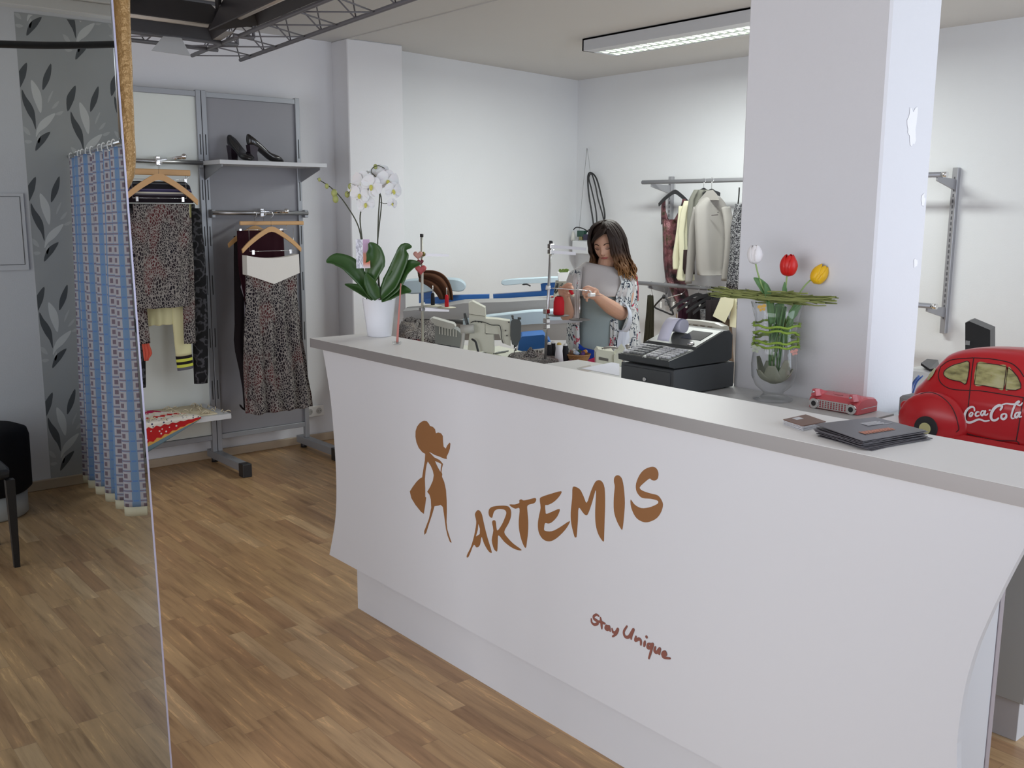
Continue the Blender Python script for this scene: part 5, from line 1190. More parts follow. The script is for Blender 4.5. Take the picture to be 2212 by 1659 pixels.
# ------------------------------------------------------------------ workroom: sewing table, machines, stands
TBL = mat('cream_table_laminate', (0.66, 0.66, 0.58), 0.35)
def table(nm, x0, y0, x1, y1, z, label, m=TBL):
    t = thing(nm, ((x0+x1)/2, (y0+y1)/2, 0), label, 'table')
    B().box((x0, y0, z-0.035), (x1, y1, z), 0.004).build('tabletop', m, t)
    for x in (x0+0.05, x1-0.05):
        for y in (y0+0.06, y1-0.06): B().box((x-0.02, y-0.02, 0), (x+0.02, y+0.02, z-0.035)).build('leg', GREYMET, t)
    return t
table('sewing_table', 3.03, 3.20, 3.80, 4.66, 0.76, 'cream sewing table behind the counter carrying the sewing machine and cones')
table('sewing_table', 3.28, 4.72, 3.72, 5.30, 0.76, 'second sewing table below the left thread stand, with fabric on it')
CREAMM = mat('cream_enamel', (0.62, 0.62, 0.52), 0.35); DKG = mat('dark_grey_enamel', (0.09, 0.10, 0.10), 0.4)
def boxD(b, pl, D, dep, bev=0.004):
    """front outline given in pixels at depth D, pushed back by dep"""
    b.poly([PD(x, y, D) for x, y in pl], FW*dep); return b
DM = 5.42
sm = thing('sewing_machine', PD(1065, 770, DM), 'cream industrial sewing machine with grey head on the sewing table', 'sewing machine')
boxD(B(), [(1012, 655), (1020, 651), (1048, 665), (1049, 683), (1013, 678)], DM-0.02, 0.10).build('top_box', CREAMM, sm)
boxD(B(), [(1013, 679), (1049, 684), (1049, 722), (1066, 722), (1068, 762), (1010, 756), (1014, 720)], DM, 0.12).build('column', CREAMM, sm)
boxD(B(), [(1047, 688), (1075, 690), (1102, 694), (1103, 748), (1084, 740), (1078, 722), (1047, 720)], DM, 0.10).build('arm', CREAMM, sm)
b = B(); c0 = PD(1114, 722, DM+0.05)
b.loft([[PD(x, y, DM+q*0.10-0.01) for x, y in ((1103, 695), (1108, 689), (1122, 690), (1126, 698), (1125, 730), (1117, 748), (1106, 744), (1102, 725))] for q in (0, 0.3, 1)], smooth=False); b.build('head_cover', DKG, sm)
b = B(); b.cyl(PD(1108, 689, DM+0.04), PD(1107, 683, DM+0.04), 0.006); b.ball(PD(1107, 683, DM+0.04), 0.008, 10); b.cyl(PD(1122, 690, DM+0.04), PD(1122, 685, DM+0.04), 0.01); b.build('thread_knob', DKG, sm)
b = B(); b.cyl(PD(1111, 745, DM+0.04), PD(1111, 768, DM+0.04), 0.003); b.cyl(PD(1114, 745, DM+0.04), PD(1114, 758, DM+0.04), 0.005); b.box(PD(1110, 770, DM+0.03)-Vector((0.012, 0.02, 0)), PD(1110, 770, DM+0.03)+Vector((0.012, 0.02, 0.006)), 0.002); b.build('needle_bar', CHROME, sm)
b = B(); b.box((3.36, 4.28, 0.7605), (3.62, 4.62, 0.785), 0.004) if False else None
p1, p2, p3, p4 = PZ(1045, 752, 0.785), PZ(1078, 747, 0.785), PZ(1175, 770, 0.785), PZ(1120, 785, 0.785)
b.poly([p1, p2, p3, p4], (0, 0, -0.022)); b.build('bed', CREAMM, sm)
b = B(); b.cyl(PD(995, 712, DM-0.02), PD(1024, 710, DM-0.02), 0.025, n=24); b.build('motor', mat('light_grey_enamel', (0.5, 0.5, 0.46), 0.4), sm)
B().cyl(PD(1006, 695, DM+0.05), PD(1010, 694, DM+0.05), 0.05, n=28).build('handwheel', DKG, sm)
b = B(); b.tube([PD(x, y, DM-0.012) for x, y in ((1016, 698), (1025, 694), (1045, 696), (1062, 702), (1078, 703), (1082, 712), (1083, 728), (1087, 742))], 0.0025, 6, 4); b.tube([PD(x, y, DM-0.03) for x, y in ((1018, 732), (1027, 738), (1031, 752), (1033, 760))], 0.006, 8, 4)
for x, y in ((1027, 694), (1034, 695), (1040, 696), (1092, 714), (1095, 725), (1099, 696)): b.cyl(PD(x, y, DM-0.012), PD(x, y, DM+0.002), 0.004, n=10)
b.build('thread_guide', BLACKP, sm)
b = B(); b.tube([PD(x, y, DM-0.03) for x, y in ((1001, 716), (1000, 735), (997, 752), (996, 765))], 0.010, 8, 4); b.build('motor_arm', mat('light_grey_enamel', (0.5, 0.5, 0.46), 0.4), sm)
# overlock on the second table
om = thing('overlock_machine', PD(960, 715, 5.75), 'dark and light grey overlock machine left of the cream sewing machine', 'sewing machine')
boxD(B(), [(928, 690), (934, 687), (980, 700), (984, 706), (975, 712), (940, 703)], 5.70, 0.10).build('arm', mat('light_grey_enamel', (0.5, 0.5, 0.46), 0.4), om)
boxD(B(), [(938, 703), (986, 712), (998, 722), (998, 750), (940, 742)], 5.74, 0.14).build('body', mat('mid_grey_enamel', (0.22, 0.23, 0.22), 0.45), om)
b = B()
for k in range(7): boxD(b, [(948+k*6, 706+k), (951+k*6, 706+k), (951+k*6, 722+k), (948+k*6, 722+k)], 5.735, 0.006)
b.build('cooling_fin', mat('light_grey_enamel', (0.5, 0.5, 0.46), 0.4), om)
b = B(); b.loft([[PZ(x, y, z) for x, y in ((940, 752), (1000, 762), (992, 748), (945, 742))] for z in (0.7603, 0.78)], smooth=False); b.build('foot_plate', BLACKP, om)
# thread stands
def cone(px, py, D, r, h, m, label, z=None, cap=None):
    c = PZ(px, py, z) if z else PD(px, py, D)
    t = thing('thread_cone', c, label, 'thread cone', 'thread cones on the sewing tables')
    B().lathe(c, [(r, 0.002), (r*1.02, 0.01), (r*0.62, h), (0.0, h)], 24).build('thread', m, t)
    B().lathe(c, [(r*0.5, 0), (r*0.5, h+0.006), (r*0.30, h+0.012), (0.0, h+0.012)], 16).build('core', cap or WHITEP, t); return t
REDT = cloth('red_thread', (0.55, 0.02, 0.03), 700, 0.6); WT = cloth('white_thread', (0.80, 0.80, 0.84), 700, 0.6); BT = cloth('black_thread', (0.02, 0.02, 0.024), 700, 0.6); GT = cloth('grey_thread', (0.22, 0.22, 0.21), 700)
YC = mat('yellow_core', (0.62, 0.45, 0.12), 0.5); GC = mat('green_core', (0.1, 0.55, 0.12), 0.5)
DS = 5.27
sR = thing('thread_stand', PZ(1178, 789, 0.76), 'metal thread stand with red thread cone, in front of the woman', 'thread stand')
pb = PD(1177, 790, DS); pt = PD(1190, 524, DS)
pole = B().cyl(Vector((pb.x, pb.y, 0.7605)), pt, 0.0075, n=14).build('pole', SATIN, sR)
B().cyl(PD(1190, 527, DS), PD(1190.3, 520, DS), 0.010).build('end_cap', BLACKP, sR)
GAL = mat('galvanised_steel', (0.45, 0.45, 0.47), 0.35, 0.7)
for y0, x1, y1 in ((529, 1266, 538), (541, 1244, 548)):
    b = B(); a = PD(1190, y0+3, DS); e = PD(x1, y1, DS-0.02); d = (e-a).normalized()
    b.poly([a+UP*0.008, e+UP*0.008, e-UP*0.008, a-UP*0.008], FW*0.002); b.build('top_arm', GAL, sR)
    b = B(); b.box(PD(1190, y0+3, DS)-Vector((0.014, 0.014, 0.013)), PD(1190, y0+3, DS)+Vector((0.014, 0.014, 0.013)), 0.003); b.build('clamp', CHROME, sR)
for yy in (672, 692, 704): b = B(); b.box(PD(1180.5, yy, DS)-Vector((0.015, 0.015, 0.015)), PD(1180.5, yy, DS)+Vector((0.015, 0.015, 0.012)), 0.004); b.build('clamp', CHROME, sR)
b = B(); a = PD(1181, 696, DS); e = PD(1258, 694, DS-0.02); b.poly([a+UP*0.01, e+UP*0.008, e-UP*0.004, a-UP*0.012], FW*0.003); b.build('plate_arm', GAL, sR)
for px, py in ((1207, 682), (1252, 691)):
    c = PD(px, py, DS-0.01); B().lathe(c, [(0.0, 0), (0.056, 0.0), (0.058, 0.003), (0.054, 0.004), (0.0, 0.004)], 32).build('spool_plate', mat('grey_plate', (0.12, 0.12, 0.12), 0.4), sR)
    B().cyl(c, c+UP*0.115, 0.0022, n=8).build('spool_pin', CHROME, sR)
b = B(); b.tube([PD(1183, 622, DS), PD(1230, 625, DS-0.02), PD(1270, 628, DS-0.03)], 0.0035, 8, 3); b.tube([PD(1270, 628, DS-0.03), PD(1276, 630, DS-0.035), PD(1277, 636, DS-0.03)], 0.003, 8, 3); b.tube([PD(1275, 638, DS-0.03), PD(1327, 640, DS-0.03)], 0.0015, 6); b.build('swing_rod', CHROME, sR)
b = B(); b.box(PD(1278, 637, DS-0.03)-Vector((0.02, 0.012, 0.009)), PD(1278, 637, DS-0.03)+Vector((0.02, 0.012, 0.009)), 0.003); b.cyl(PD(1179, 621, DS), PD(1189, 622, DS), 0.012); b.build('rod_clip', WHITEP, sR)
rc_ = PD(1207, 682, DS-0.01); t = thing('thread_cone', rc_, 'tall red thread cone on the grey plate in front of the woman', 'thread cone')
B().lathe(rc_+UP*0.0045, [(0.024, 0.0), (0.030, 0.004), (0.029, 0.07), (0.022, 0.095), (0.014, 0.10), (0.0, 0.10)], 28).build('thread', REDT, t); B().cyl(rc_+UP*0.1045, rc_+UP*0.108, 0.012).build('core', BLACKP, t)
for px, py, r, h, m, lb, cp in ((1207, 789, 0.026, 0.115, WT, 'white thread cone with a yellow core, middle of the row at the table edge', YC), (1186, 786, 0.022, 0.11, BT, 'black thread cone behind the stand pole', None), (1194, 783, 0.022, 0.11, BT, 'black thread cone left of the white cone', None), (1221, 787, 0.022, 0.105, BT, 'black thread cone right of the white cone', None)):
    cone(px, py, 0, r, h, m, lb, 0.76, cp)
for px, py, r, h, m, lb, cp in ((935, 748, 0.034, 0.07, GT, 'grey thread cone behind the counter edge, left of the overlock machine', None), (950, 752, 0.024, 0.085, BT, 'black thread cone with a yellow core beside the grey cone', YC), (966, 755, 0.026, 0.075, BT, 'black thread cone with a green core near the overlock machine', GC)):
    cone(px, py, 0, r, h, m, lb, 0.80 if False else 0.7605, cp)
# left stand
DL = 5.55
sL = thing('thread_stand', PZ(913, 745, 0.76), 'pale thread stand with heart ornaments and two spool plates, left', 'thread stand')
pb = PD(913, 745, DL)
B().cyl(Vector((pb.x, pb.y, 0.7605)), PD(911, 510, DL), 0.0075, n=14).build('pole', mat('pale_pole', (0.5, 0.5, 0.44), 0.35, 0.3), sL)
B().cyl(PD(911, 512, DL), PD(911, 505, DL), 0.010).build('end_cap', BLACKP, sL)
b = B(); a = PD(913, 550, DL); e = PD(970, 552, DL-0.03); b.poly([a+UP*0.008, e+UP*0.007, e-UP*0.006, a-UP*0.008], FW*0.003); b.build('top_arm', GAL, sL)
B().ball(PD(914, 549, DL), 0.014, 12).build('clamp', mat('olive_clamp', (0.2, 0.17, 0.05), 0.4, 0.5), sL)
b = B(); a = PD(910, 668, DL); e = PD(970, 672, DL-0.03); b.poly([a+UP*0.01, e+UP*0.008, e-UP*0.004, a-UP*0.01], FW*0.003); b.box(PD(912, 668, DL)-Vector((0.014, 0.014, 0.01)), PD(912, 668, DL)+Vector((0.014, 0.014, 0.01)), 0.003); b.build('plate_arm', GAL, sL)
IV = mat('ivory_plastic', (0.62, 0.60, 0.46), 0.35)
for px, py, m, nm in ((935, 661, BT, 'black'), (965, 665, REDT, 'red')):
    c = PD(px, py, DL-0.02); B().lathe(c, [(0.0, 0), (0.050, 0.0), (0.053, 0.003), (0.010, 0.006), (0.0, 0.006)], 32).build('spool_plate', IV, sL)
    B().cyl(c, c+UP*0.115, 0.0022, n=8).build('spool_pin', CHROME, sL)
    t = thing('thread_spool', c, 'slim %s thread spool on the %s ivory plate of the left stand' % (nm, 'left' if nm == 'black' else 'right'), 'thread spool')
    B().lathe(c+UP*0.0065, [(0.010, 0), (0.012, 0.002), (0.010, 0.062), (0.006, 0.068), (0.0, 0.068)], 18).build('thread', m, t)
def heart(c, s, m, label):
    P = []
    for k in range(36):
        a = 2*PI*k/36; u = 16*math.sin(a)**3/16; v = (13*math.cos(a)-5*math.cos(2*a)-2*math.cos(3*a)-math.cos(4*a))/16; P.append((u*s, v*s))
    b = B(); b.loft([[c+RT*(u*q)+UP*(v*q)-FW*w for u, v in P] for q, w in ((0.55, -0.35*s), (0.9, -0.2*s), (1, 0), (0.9, 0.2*s), (0.55, 0.35*s))]); o = b.build('heart_ornament', m); tag(o, label, 'ornament', 'hearts on the left thread stand')
heart(PD(903, 551, DL-0.03), 0.027, mat('pink_satin', (0.62, 0.32, 0.27), 0.4), 'pink satin heart at the top of the left thread stand')
heart(PD(908, 566, DL-0.03), 0.019, mat('wine_satin', (0.16, 0.015, 0.03), 0.4), 'small wine-red heart just below the pink one')
heart(PD(909, 582, DL-0.03), 0.032, mat('red_white_heart', (0.50, 0.09, 0.10), 0.4), 'red and pale heart, lowest on the left thread stand')
# fabric piles
def pile(name, pts, z, h, m, label, cat='fabric'):
    P = cr([PZ(x, y, z) for x, y in pts], 4, True); c = sum(P, Vector())/len(P); b = B(); R = []
    for s, hh in ((1.0, 0.0003), (0.97, h*0.5), (0.75, h*0.85), (0.45, h*1.0), (0.15, h*0.95)):
        R.append([c+(p-c)*s*(1+0.06*noise.noise(p*25+Vector((hh*90, 0, 0))))+UP*(hh*(1+0.5*noise.noise(p*30+Vector((0, 0, hh*60))))+0.0) for p in P])
    b.loft(R); o = b.build(name, m); tag(o, label, cat); return o
pile('fabric_pile', [(1098, 770), (1130, 764), (1175, 768), (1205, 776), (1200, 800), (1140, 795), (1105, 782)], 0.7855, 0.025, LEO2, 'black and white print fabric lying under the sewing machine needle')
b = B(); c = PZ(1146, 778, 0.79)
b.loft([[c+Vector((0.05*s*math.cos(a), 0.04*s*math.sin(a), h)) for a in [2*PI*k/10 for k in range(10)]] for s, h in ((1, 0.02), (0.8, 0.03), (0.4, 0.055), (0.05, 0.075))]); o = b.build('fabric_fold', LEO2); tag(o, 'peaked fold of print fabric beside the machine bed', 'fabric')
pile('fabric_pile', [(862, 722), (905, 720), (950, 728), (955, 742), (905, 748), (862, 745)], 0.785, 0.11, m_leopard('brown_print', 1.2, (0.10, 0.07, 0.05)), 'brown patterned fabric pile at the left end of the second sewing table')
pile('red_fabric', [(855, 745), (885, 742), (915, 750), (915, 762), (855, 758)], 0.762, 0.06, m_stripe('red_pleated', [(0, (0.30, 0.03, 0.03)), (0.3, (0.10, 0.012, 0.02)), (0.5, (0.34, 0.05, 0.04)), (0.7, (0.12, 0.015, 0.02))], 0, 1), 'red pleated fabric beside the left thread stand')
b = B(); 
for k, (x, y) in enumerate(((1066, 762), (1072, 760))): b.tube([PZ(x, y+2, 0.788), PZ(x+12, y, 0.790), PZ(x+26, y-2, 0.789)], 0.004, 6, 3)
o = b.build('scissors', DKG); tag(o, 'dark scissors lying on the cream machine bed', 'scissors')
# basket, overlocker, pink cloth
bk = thing('wicker_basket', PZ(1250, 778, 0.76), 'small round wicker basket full of thread spools at the table edge', 'basket')
bc = PZ(1249, 771, 0.765); bc = PD(1249, 772, 5.42); bc.z = 0.7605
WK = mat('wicker', (0.42, 0.22, 0.09), 0.6); _n = NT(WK); _w = _n.n('ShaderNodeTexWave'); _w.inputs['Scale'].default_value = 60; _n.l(_n.coord(), _w.inputs['Vector']); _n.bump(_w.outputs[0], 0.6, 0.003)
B().lathe(bc, [(0.0, 0.0), (0.045, 0.0), (0.064, 0.04), (0.068, 0.052), (0.071, 0.052), (0.071, 0.058), (0.064, 0.058), (0.058, 0.05), (0.04, 0.012), (0.0, 0.012)], 36).build('bowl', WK, bk)
rn = random.Random(5)
for k, (cname, cc) in enumerate((('dark green', (0.03, 0.11, 0.07)), ('white', (0.8, 0.8, 0.78)), ('brown', (0.20, 0.10, 0.05)), ('pale blue', (0.42, 0.52, 0.66)), ('purple', (0.10, 0.04, 0.18)), ('orange', (0.6, 0.25, 0.05)))):
    c = bc+Vector((0.034*math.cos(k*1.05+0.5), 0.034*math.sin(k*1.05+0.5), 0.058+0.008*(k % 2))); ax = Vector((rn.uniform(-1, 1), rn.uniform(-1, 1), 0.5)).normalized()
    t = thing('small_spool', c, '%s thread spool lying in the wicker basket' % cname, 'thread spool', 'spools in the wicker basket')
    B().cyl(c-ax*0.016, c+ax*0.016, 0.011, n=14).build('thread', mat(cname.replace(' ', '_')+'_spool_thread', cc, 0.7), t); B().cyl(c-ax*0.019, c+ax*0.019, 0.005, n=10).build('core', WHITEP, t)
pile('patchwork_cloth', [(1222, 775), (1250, 780), (1262, 786), (1256, 796), (1228, 796)], 0.7605, 0.03, m_lace('patchwork_print', (0.16, 0.05, 0.16), (0.60, 0.42, 0.20), 40), 'small purple and gold patterned cloth in front of the wicker basket')
b = B(); b.loft([[PD(x, y, q) for x, y in ((1266, 783), (1272, 777), (1293, 768), (1297, 772), (1294, 787), (1270, 790))] for q in (5.08, 5.12, 5.2)], smooth=False); o = b.build('pink_cloth', cloth('hot_pink_cloth', (0.72, 0.06, 0.16))); tag(o, 'bright pink folded cloth between the basket and the beige machine', 'cloth')
ov = thing('beige_sewing_machine', PD(1320, 790, 5.05), 'beige household overlock machine left of the cash register', 'sewing machine')
DO = 4.98
boxD(B(), [(1288, 762), (1293, 755), (1326, 760), (1328, 768), (1326, 795), (1288, 788)], DO, 0.13).build('body', CREAMM, ov)
boxD(B(), [(1326, 768), (1347, 748), (1350, 752), (1342, 790), (1326, 796)], DO-0.01, 0.10).build('head', CREAMM, ov)
boxD(B(), [(1294, 771), (1314, 775), (1314, 781), (1294, 777)], DO-0.003, 0.002).build('badge', mat('dark_badge', (0.12, 0.11, 0.10), 0.4), ov)
b = B(); b.tube([PD(x, y, DO-0.02) for x, y in ((1300, 753), (1318, 750), (1335, 752))], 0.006, 8, 3); b.cyl(PD(1352, 750, DO), PD(1360, 747, DO), 0.012); b.build('thread_dial', mat('taupe_metal', (0.30, 0.28, 0.26), 0.4, 0.4), ov)
bo = PD(1310, 790, DO+0.05); B().box((bo.x-0.10, bo.y-0.08, 0.7603), (bo.x+0.14, bo.y+0.10, 0.79), 0.004).build('base', CREAMM, ov)

# blue box with label, chair, dark things below the ironing table
BLUE = mat('blue_enamel', (0.02, 0.13, 0.42), 0.35)
bb_ = thing('blue_box', PD(1155, 750, 6.2), 'blue steel box with a white black-lettered label behind the sewing table', 'box')
DB = 6.15
boxD(B(), [(1117, 770), (1122, 732), (1128, 727), (1174, 723), (1190, 740), (1192, 790), (1117, 790)], DB, 0.25).build('case', BLUE, bb_)
pl = PD(1165, 759, DB-0.004)
boxD(B(), [(1151, 755), (1176, 752), (1176, 766), (1151, 766)], DB-0.004, 0.003).build('label', WHITEP, bb_)
b = B(); letters = {'K': [[(0, 0), (0, 1)], [(.6, 1), (0, .45), (.6, 0)]], 'R': [[(0, 0), (0, 1), (.5, 1), (.5, .55), (0, .5)], [(.25, .5), (.6, 0)]], 'A': [[(0, 0), (.3, 1), (.6, 0)], [(.15, .4), (.45, .4)]], 'F': [[(0, 0), (0, 1), (.55, 1)], [(0, .5), (.45, .5)]], 'P': [[(0, 0), (0, 1), (.5, 1), (.5, .5), (0, .5)]]}
for i, chh in enumerate('KRAF'):
    for L in letters[chh]:
        P = [PD(1154+i*5.4+u*5.5, 763-v*6.5, DB-0.0055) for u, v in L]
        for k in range(len(P)-1): b.cyl(P[k], P[k+1], 0.0016, n=6)
b.build('lettering', BLACKP, bb_)
for x in (1125, 1182):
    p = PD(x, 790, DB+0.1); B().cyl((p.x, p.y, 0), (p.x, p.y, PD(x, 788, DB+0.1).z), 0.02).build('leg', BLUE, bb_)
bc2 = thing('blue_chair', PD(1275, 770, 5.75), 'blue chair seat edge behind the wicker basket, before the woman', 'chair')
p = PD(1268, 775, 5.62); BCM = cloth('royal_blue_cloth', (0.015, 0.05, 0.33))
boxD(B(), [(1250, 742), (1262, 752), (1287, 758), (1289, 781), (1252, 779)], 5.46, 0.02).build('backrest', BCM, bc2)
q = PD(1270, 800, 5.5); q = q-FW*0.16-RT*0.1; B().cyl((q.x+0.06, q.y+0.08, 0.45), (q.x+0.06, q.y+0.08, 0.74), 0.01).build('back_support', BLACKP, bc2); B().box((q.x-0.12, q.y-0.12, 0.43), (q.x+0.12, q.y+0.12, 0.47), 0.01).build('seat', BCM, bc2); B().cyl((q.x, q.y, 0.02), (q.x, q.y, 0.43), 0.025).build('column', BLACKP, bc2); B().lathe((q.x, q.y, 0.0), [(0.15, 0.0), (0.15, 0.02), (0.03, 0.04), (0, 0.04)], 24).build('foot', BLACKP, bc2)

# ironing area by the far wall
LB = cloth('pale_blue_ironing_cover', (0.50, 0.60, 0.66), 40); GIR = cloth('grey_ironing_cover', (0.36, 0.355, 0.355), 60)
it = thing('ironing_table', PD(1060, 720, 6.9), 'long grey padded ironing table with blue base bars by the far wall', 'ironing table')
DI = 6.56
boxD(B(), [(870, 672), (925, 668), (1000, 655), (1100, 652), (1215, 645), (1260, 655), (1260, 668), (1140, 672), (1080, 676), (1020, 690), (940, 690), (872, 688)], DI, 0.30).build('padded_top', GIR, it)
b = B(); b.loft([[PD(x, y+dy, DI-0.03-q) for x, y in ((1000, 688), (1060, 678), (1150, 668), (1260, 664))] + [PD(x, y+dy+h, DI-0.03-q) for x, y, h in ((1260, 664, 26), (1150, 668, 26), (1060, 678, 24), (1000, 688, 22))] for q, dy in ((0, 0), (0.03, 2), (0.04, 6))], smooth=True); b.build('padded_edge', LB, it)
boxD(B(), [(870, 688), (1000, 700), (1260, 690), (1260, 735), (1000, 735), (872, 735)], DI+0.04, 0.25).build('cabinet', mat('light_grey_cabinet', (0.45, 0.44, 0.42), 0.5), it)
for x in (890, 1060, 1240): p = PD(x, 735, DI+0.15); B().cyl((p.x, p.y, 0), (p.x, p.y, PD(x, 733, DI+0.15).z), 0.02).build('leg', GREYMET, it)
def bolster(name, label, pl, D, dep, barp, armp, dx=0):
    t = thing(name, PD(*pl[0], D), label, 'ironing board')
    b = B(); top = [PD(x, y, D) for x, y in pl]; R = []
    for q, s in ((0, 0.80), (0.15, 0.96), (0.5, 1.0), (0.85, 0.96), (1, 0.80)):
        c = sum(top, Vector())/len(top); R.append([c+Vector(((p-c).x, (p-c).y, (p-c).z*s))*(0.985 if q in (0, 1) else 1)+FW*dep*q for p in cr(top, 3, True)])
    b.loft(R); b.build('padded_cover', LB, t)
    b2 = B(); boxD(b2, barp, D+0.04, 0.06); b2.build('base_bar', BLUE, t)
    b2 = B(); boxD(b2, armp, D+0.05, 0.05); b2.build('support_arm', BLUE, t); return t
bolster('ironing_bolster', 'fat pale blue ironing bolster with a brown cloth on it, far left of the workroom', [(872, 608), (900, 603), (960, 601), (990, 603), (1004, 614), (1003, 626), (990, 631), (950, 628), (900, 636), (872, 632)], 6.85, 0.14, [(918, 645), (980, 638), (1057, 636), (1057, 652), (1000, 656), (918, 656)], [(905, 630), (935, 628), (938, 650), (905, 655)])
bolster('sleeve_board', 'slim pale blue sleeve ironing board on a blue arm, centre of the workroom', [(1083, 610), (1092, 605), (1140, 601), (1205, 598), (1215, 602), (1205, 610), (1140, 613), (1095, 617), (1085, 615)], 6.85, 0.10, [(1065, 636), (1200, 627), (1215, 645), (1200, 650), (1066, 652)], [(1168, 614), (1180, 610), (1216, 608), (1216, 650), (1172, 652)])
b = B(); b.tube([PD(x, y, 6.82) for x, y in ((1128, 615), (1138, 614), (1146, 618))], 0.006, 6, 3); o = b.build('bow_tie', BLACKP); o.parent = bpy.data.objects['sleeve_board']; o.location = -o.parent.location; o.name = 'tie_string'
BRC = cloth('brown_cloth', (0.10, 0.045, 0.025))
b = B(); b.grid(lambda u, v: tuple(PD(*( (900+30*v+(20+62*v)*0.25+ (u-0.5)*(26) , 588-4*math.sin(u*3)) if False else ((1-v)**2*(902+u*4)+2*v*(1-v)*(975-u*38)+v*v*(978-u*28), (1-v)**2*(588+u*20)+2*v*(1-v)*(570+u*50)+v*v*(648-u*2))), 6.80-0.05*math.sin(v*PI)+0.02*math.sin(u*14))), 16, 24); o = b.build('brown_scarf', BRC, solid=0.008); tag(o, 'brown cloth draped over the fat pale blue bolster', 'cloth')
pile_red = B(); P = [PD(x, y, 6.7) for x, y in ((1162, 650), (1180, 648), (1192, 642), (1215, 640), (1222, 648), (1210, 652), (1185, 652))]
pile_red.poly(cr(P, 3, True), FW*0.06); o = pile_red.build('red_ribbon', cloth('red_cloth', (0.55, 0.02, 0.02))); tag(o, 'crumpled red cloth strip on the ironing table behind the thread stand', 'cloth')
# white plant pot and open pattern book beside the woman
pp = thing('white_planter', PD(1218, 605, 6.9), 'white square pot with a bit of green plant behind the woman', 'planter')
boxD(B(), [(1205, 589), (1232, 588), (1230, 607), (1207, 608)], 6.6, 0.08).build('pot', WHITEP, pp)
b = B(); 
for k in range(6): sheet(b, [PD(1212+k*2.5, 590, 6.62), PD(1210+k*3, 584, 6.61), PD(1209+k*4, 581+k % 2*2, 6.6)], [0.004, 0.012, 0.002], -FW, 0.2)
b.build('leaves', mat('bright_plant_green', (0.22, 0.32, 0.08), 0.6), pp, solid=0.001)
boxD(B(), [(1201, 607), (1240, 607), (1246, 650), (1195, 650)], 6.62, 0.07).build('stand', mat('beige_board', (0.52, 0.50, 0.40), 0.6), pp)
b = B()
for L in ([(1203, 612), (1198, 632)], [(1216, 612), (1200, 634)], [(1206, 612), (1202, 625)]): b.cyl(PD(*L[0], 6.61), PD(*L[1], 6.61), 0.005, n=6)
b.build('pattern_mark', BLACKP, pp)
# coiled cable, plug, shelf with adaptors on the far wall
CW = BLACKP
def PWl(px, py): 
    # on the slanted far wall of the workroom
    r = ray(px, py); n = Vector((-(6.375-6.03), (X1+0.02-3.86), 0)).normalized(); p0 = Vector((3.86, 6.03, 0)); k = (p0-CAM).dot(n)/r.dot(n); return CAM+r*k-n*0.03
cb = thing('hanging_cable', PX(1280, 430, 5.95), 'black cable coil hanging by a string from a nail in the corner', 'cable')
def PXw(px, py, d=0.05): return PX(px, py, X1-d)
b = B(); b.tube([PXw(x, y) for x, y in ((1288, 530), (1280, 470), (1272, 420), (1270, 382), (1276, 373), (1288, 385), (1298, 420), (1306, 460), (1305, 478), (1300, 495))], 0.007, 8, 6)
b.tube([PXw(x, y, 0.07) for x, y in ((1290, 520), (1288, 460), (1278, 410), (1272, 385), (1278, 376), (1286, 400), (1292, 430), (1302, 465), (1304, 480))], 0.006, 8, 6); b.build('cable_coil', CW, cb)
b = B(); b.tube([PXw(x, y) for x, y in ((1249, 520), (1258, 420), (1268, 320), (1272, 345), (1275, 374))], 0.002, 6); b.build('string', mat('grey_string', (0.35, 0.35, 0.35), 0.7), cb); B().cyl(PXw(1270, 320), PXw(1270, 320, 0.0), 0.003).build('nail', SATIN, cb)
b = B(); b.tube([PXw(x, y, 0.09) for x, y in ((1239, 496), (1246, 491), (1262, 495), (1280, 508), (1290, 514))], 0.005, 8, 5); b.tube([PXw(x, y, 0.09) for x, y in ((1264, 508), (1270, 498), (1285, 491), (1300, 489))], 0.005, 8, 5); b.build('lead', CW, cb)
ps = thing('adaptor_box', PXw(1255, 530, 0.1), 'pale wall box carrying plugs and adaptors behind the woman', 'box')
p0 = PXw(1236, 520, 0.14); p1 = PXw(1282, 521, 0.14); 
B().box((X1-0.14, min(p0.y, p1.y), PXw(1250, 548, 0.14).z), (X1-0.001, max(p0.y, p1.y), p0.z), 0.004).build('case', WALLW, ps)
pg = B(); c = PXw(1238, 519, 0.11); c.z = p0.z; pg.lathe(c, [(0.016, 0.0), (0.022, 0.004), (0.020, 0.03), (0.010, 0.075), (0.006, 0.08), (0, 0.08)], 16); pg.build('clear_plug', mat('pale_plug', (0.6, 0.6, 0.56), 0.3), ps)
for (x0, y0, x1, y1, m) in ((1248, 498, 1262, 512, mat('dark_green_plastic', (0.02, 0.07, 0.05), 0.4)), (1252, 509, 1258, 519, mat('khaki_plastic', (0.2, 0.19, 0.08), 0.5)), (1261, 506, 1275, 519, mat('dark_navy_plastic', (0.03, 0.025, 0.06), 0.4))):
    a = PXw(x0, y0, 0.12); e = PXw(x1, y1, 0.12); B().box((X1-0.13, e.y, max(e.z, p0.z+0.0005)), (X1-0.09, a.y, a.z), 0.003).build('adaptor', m, ps)
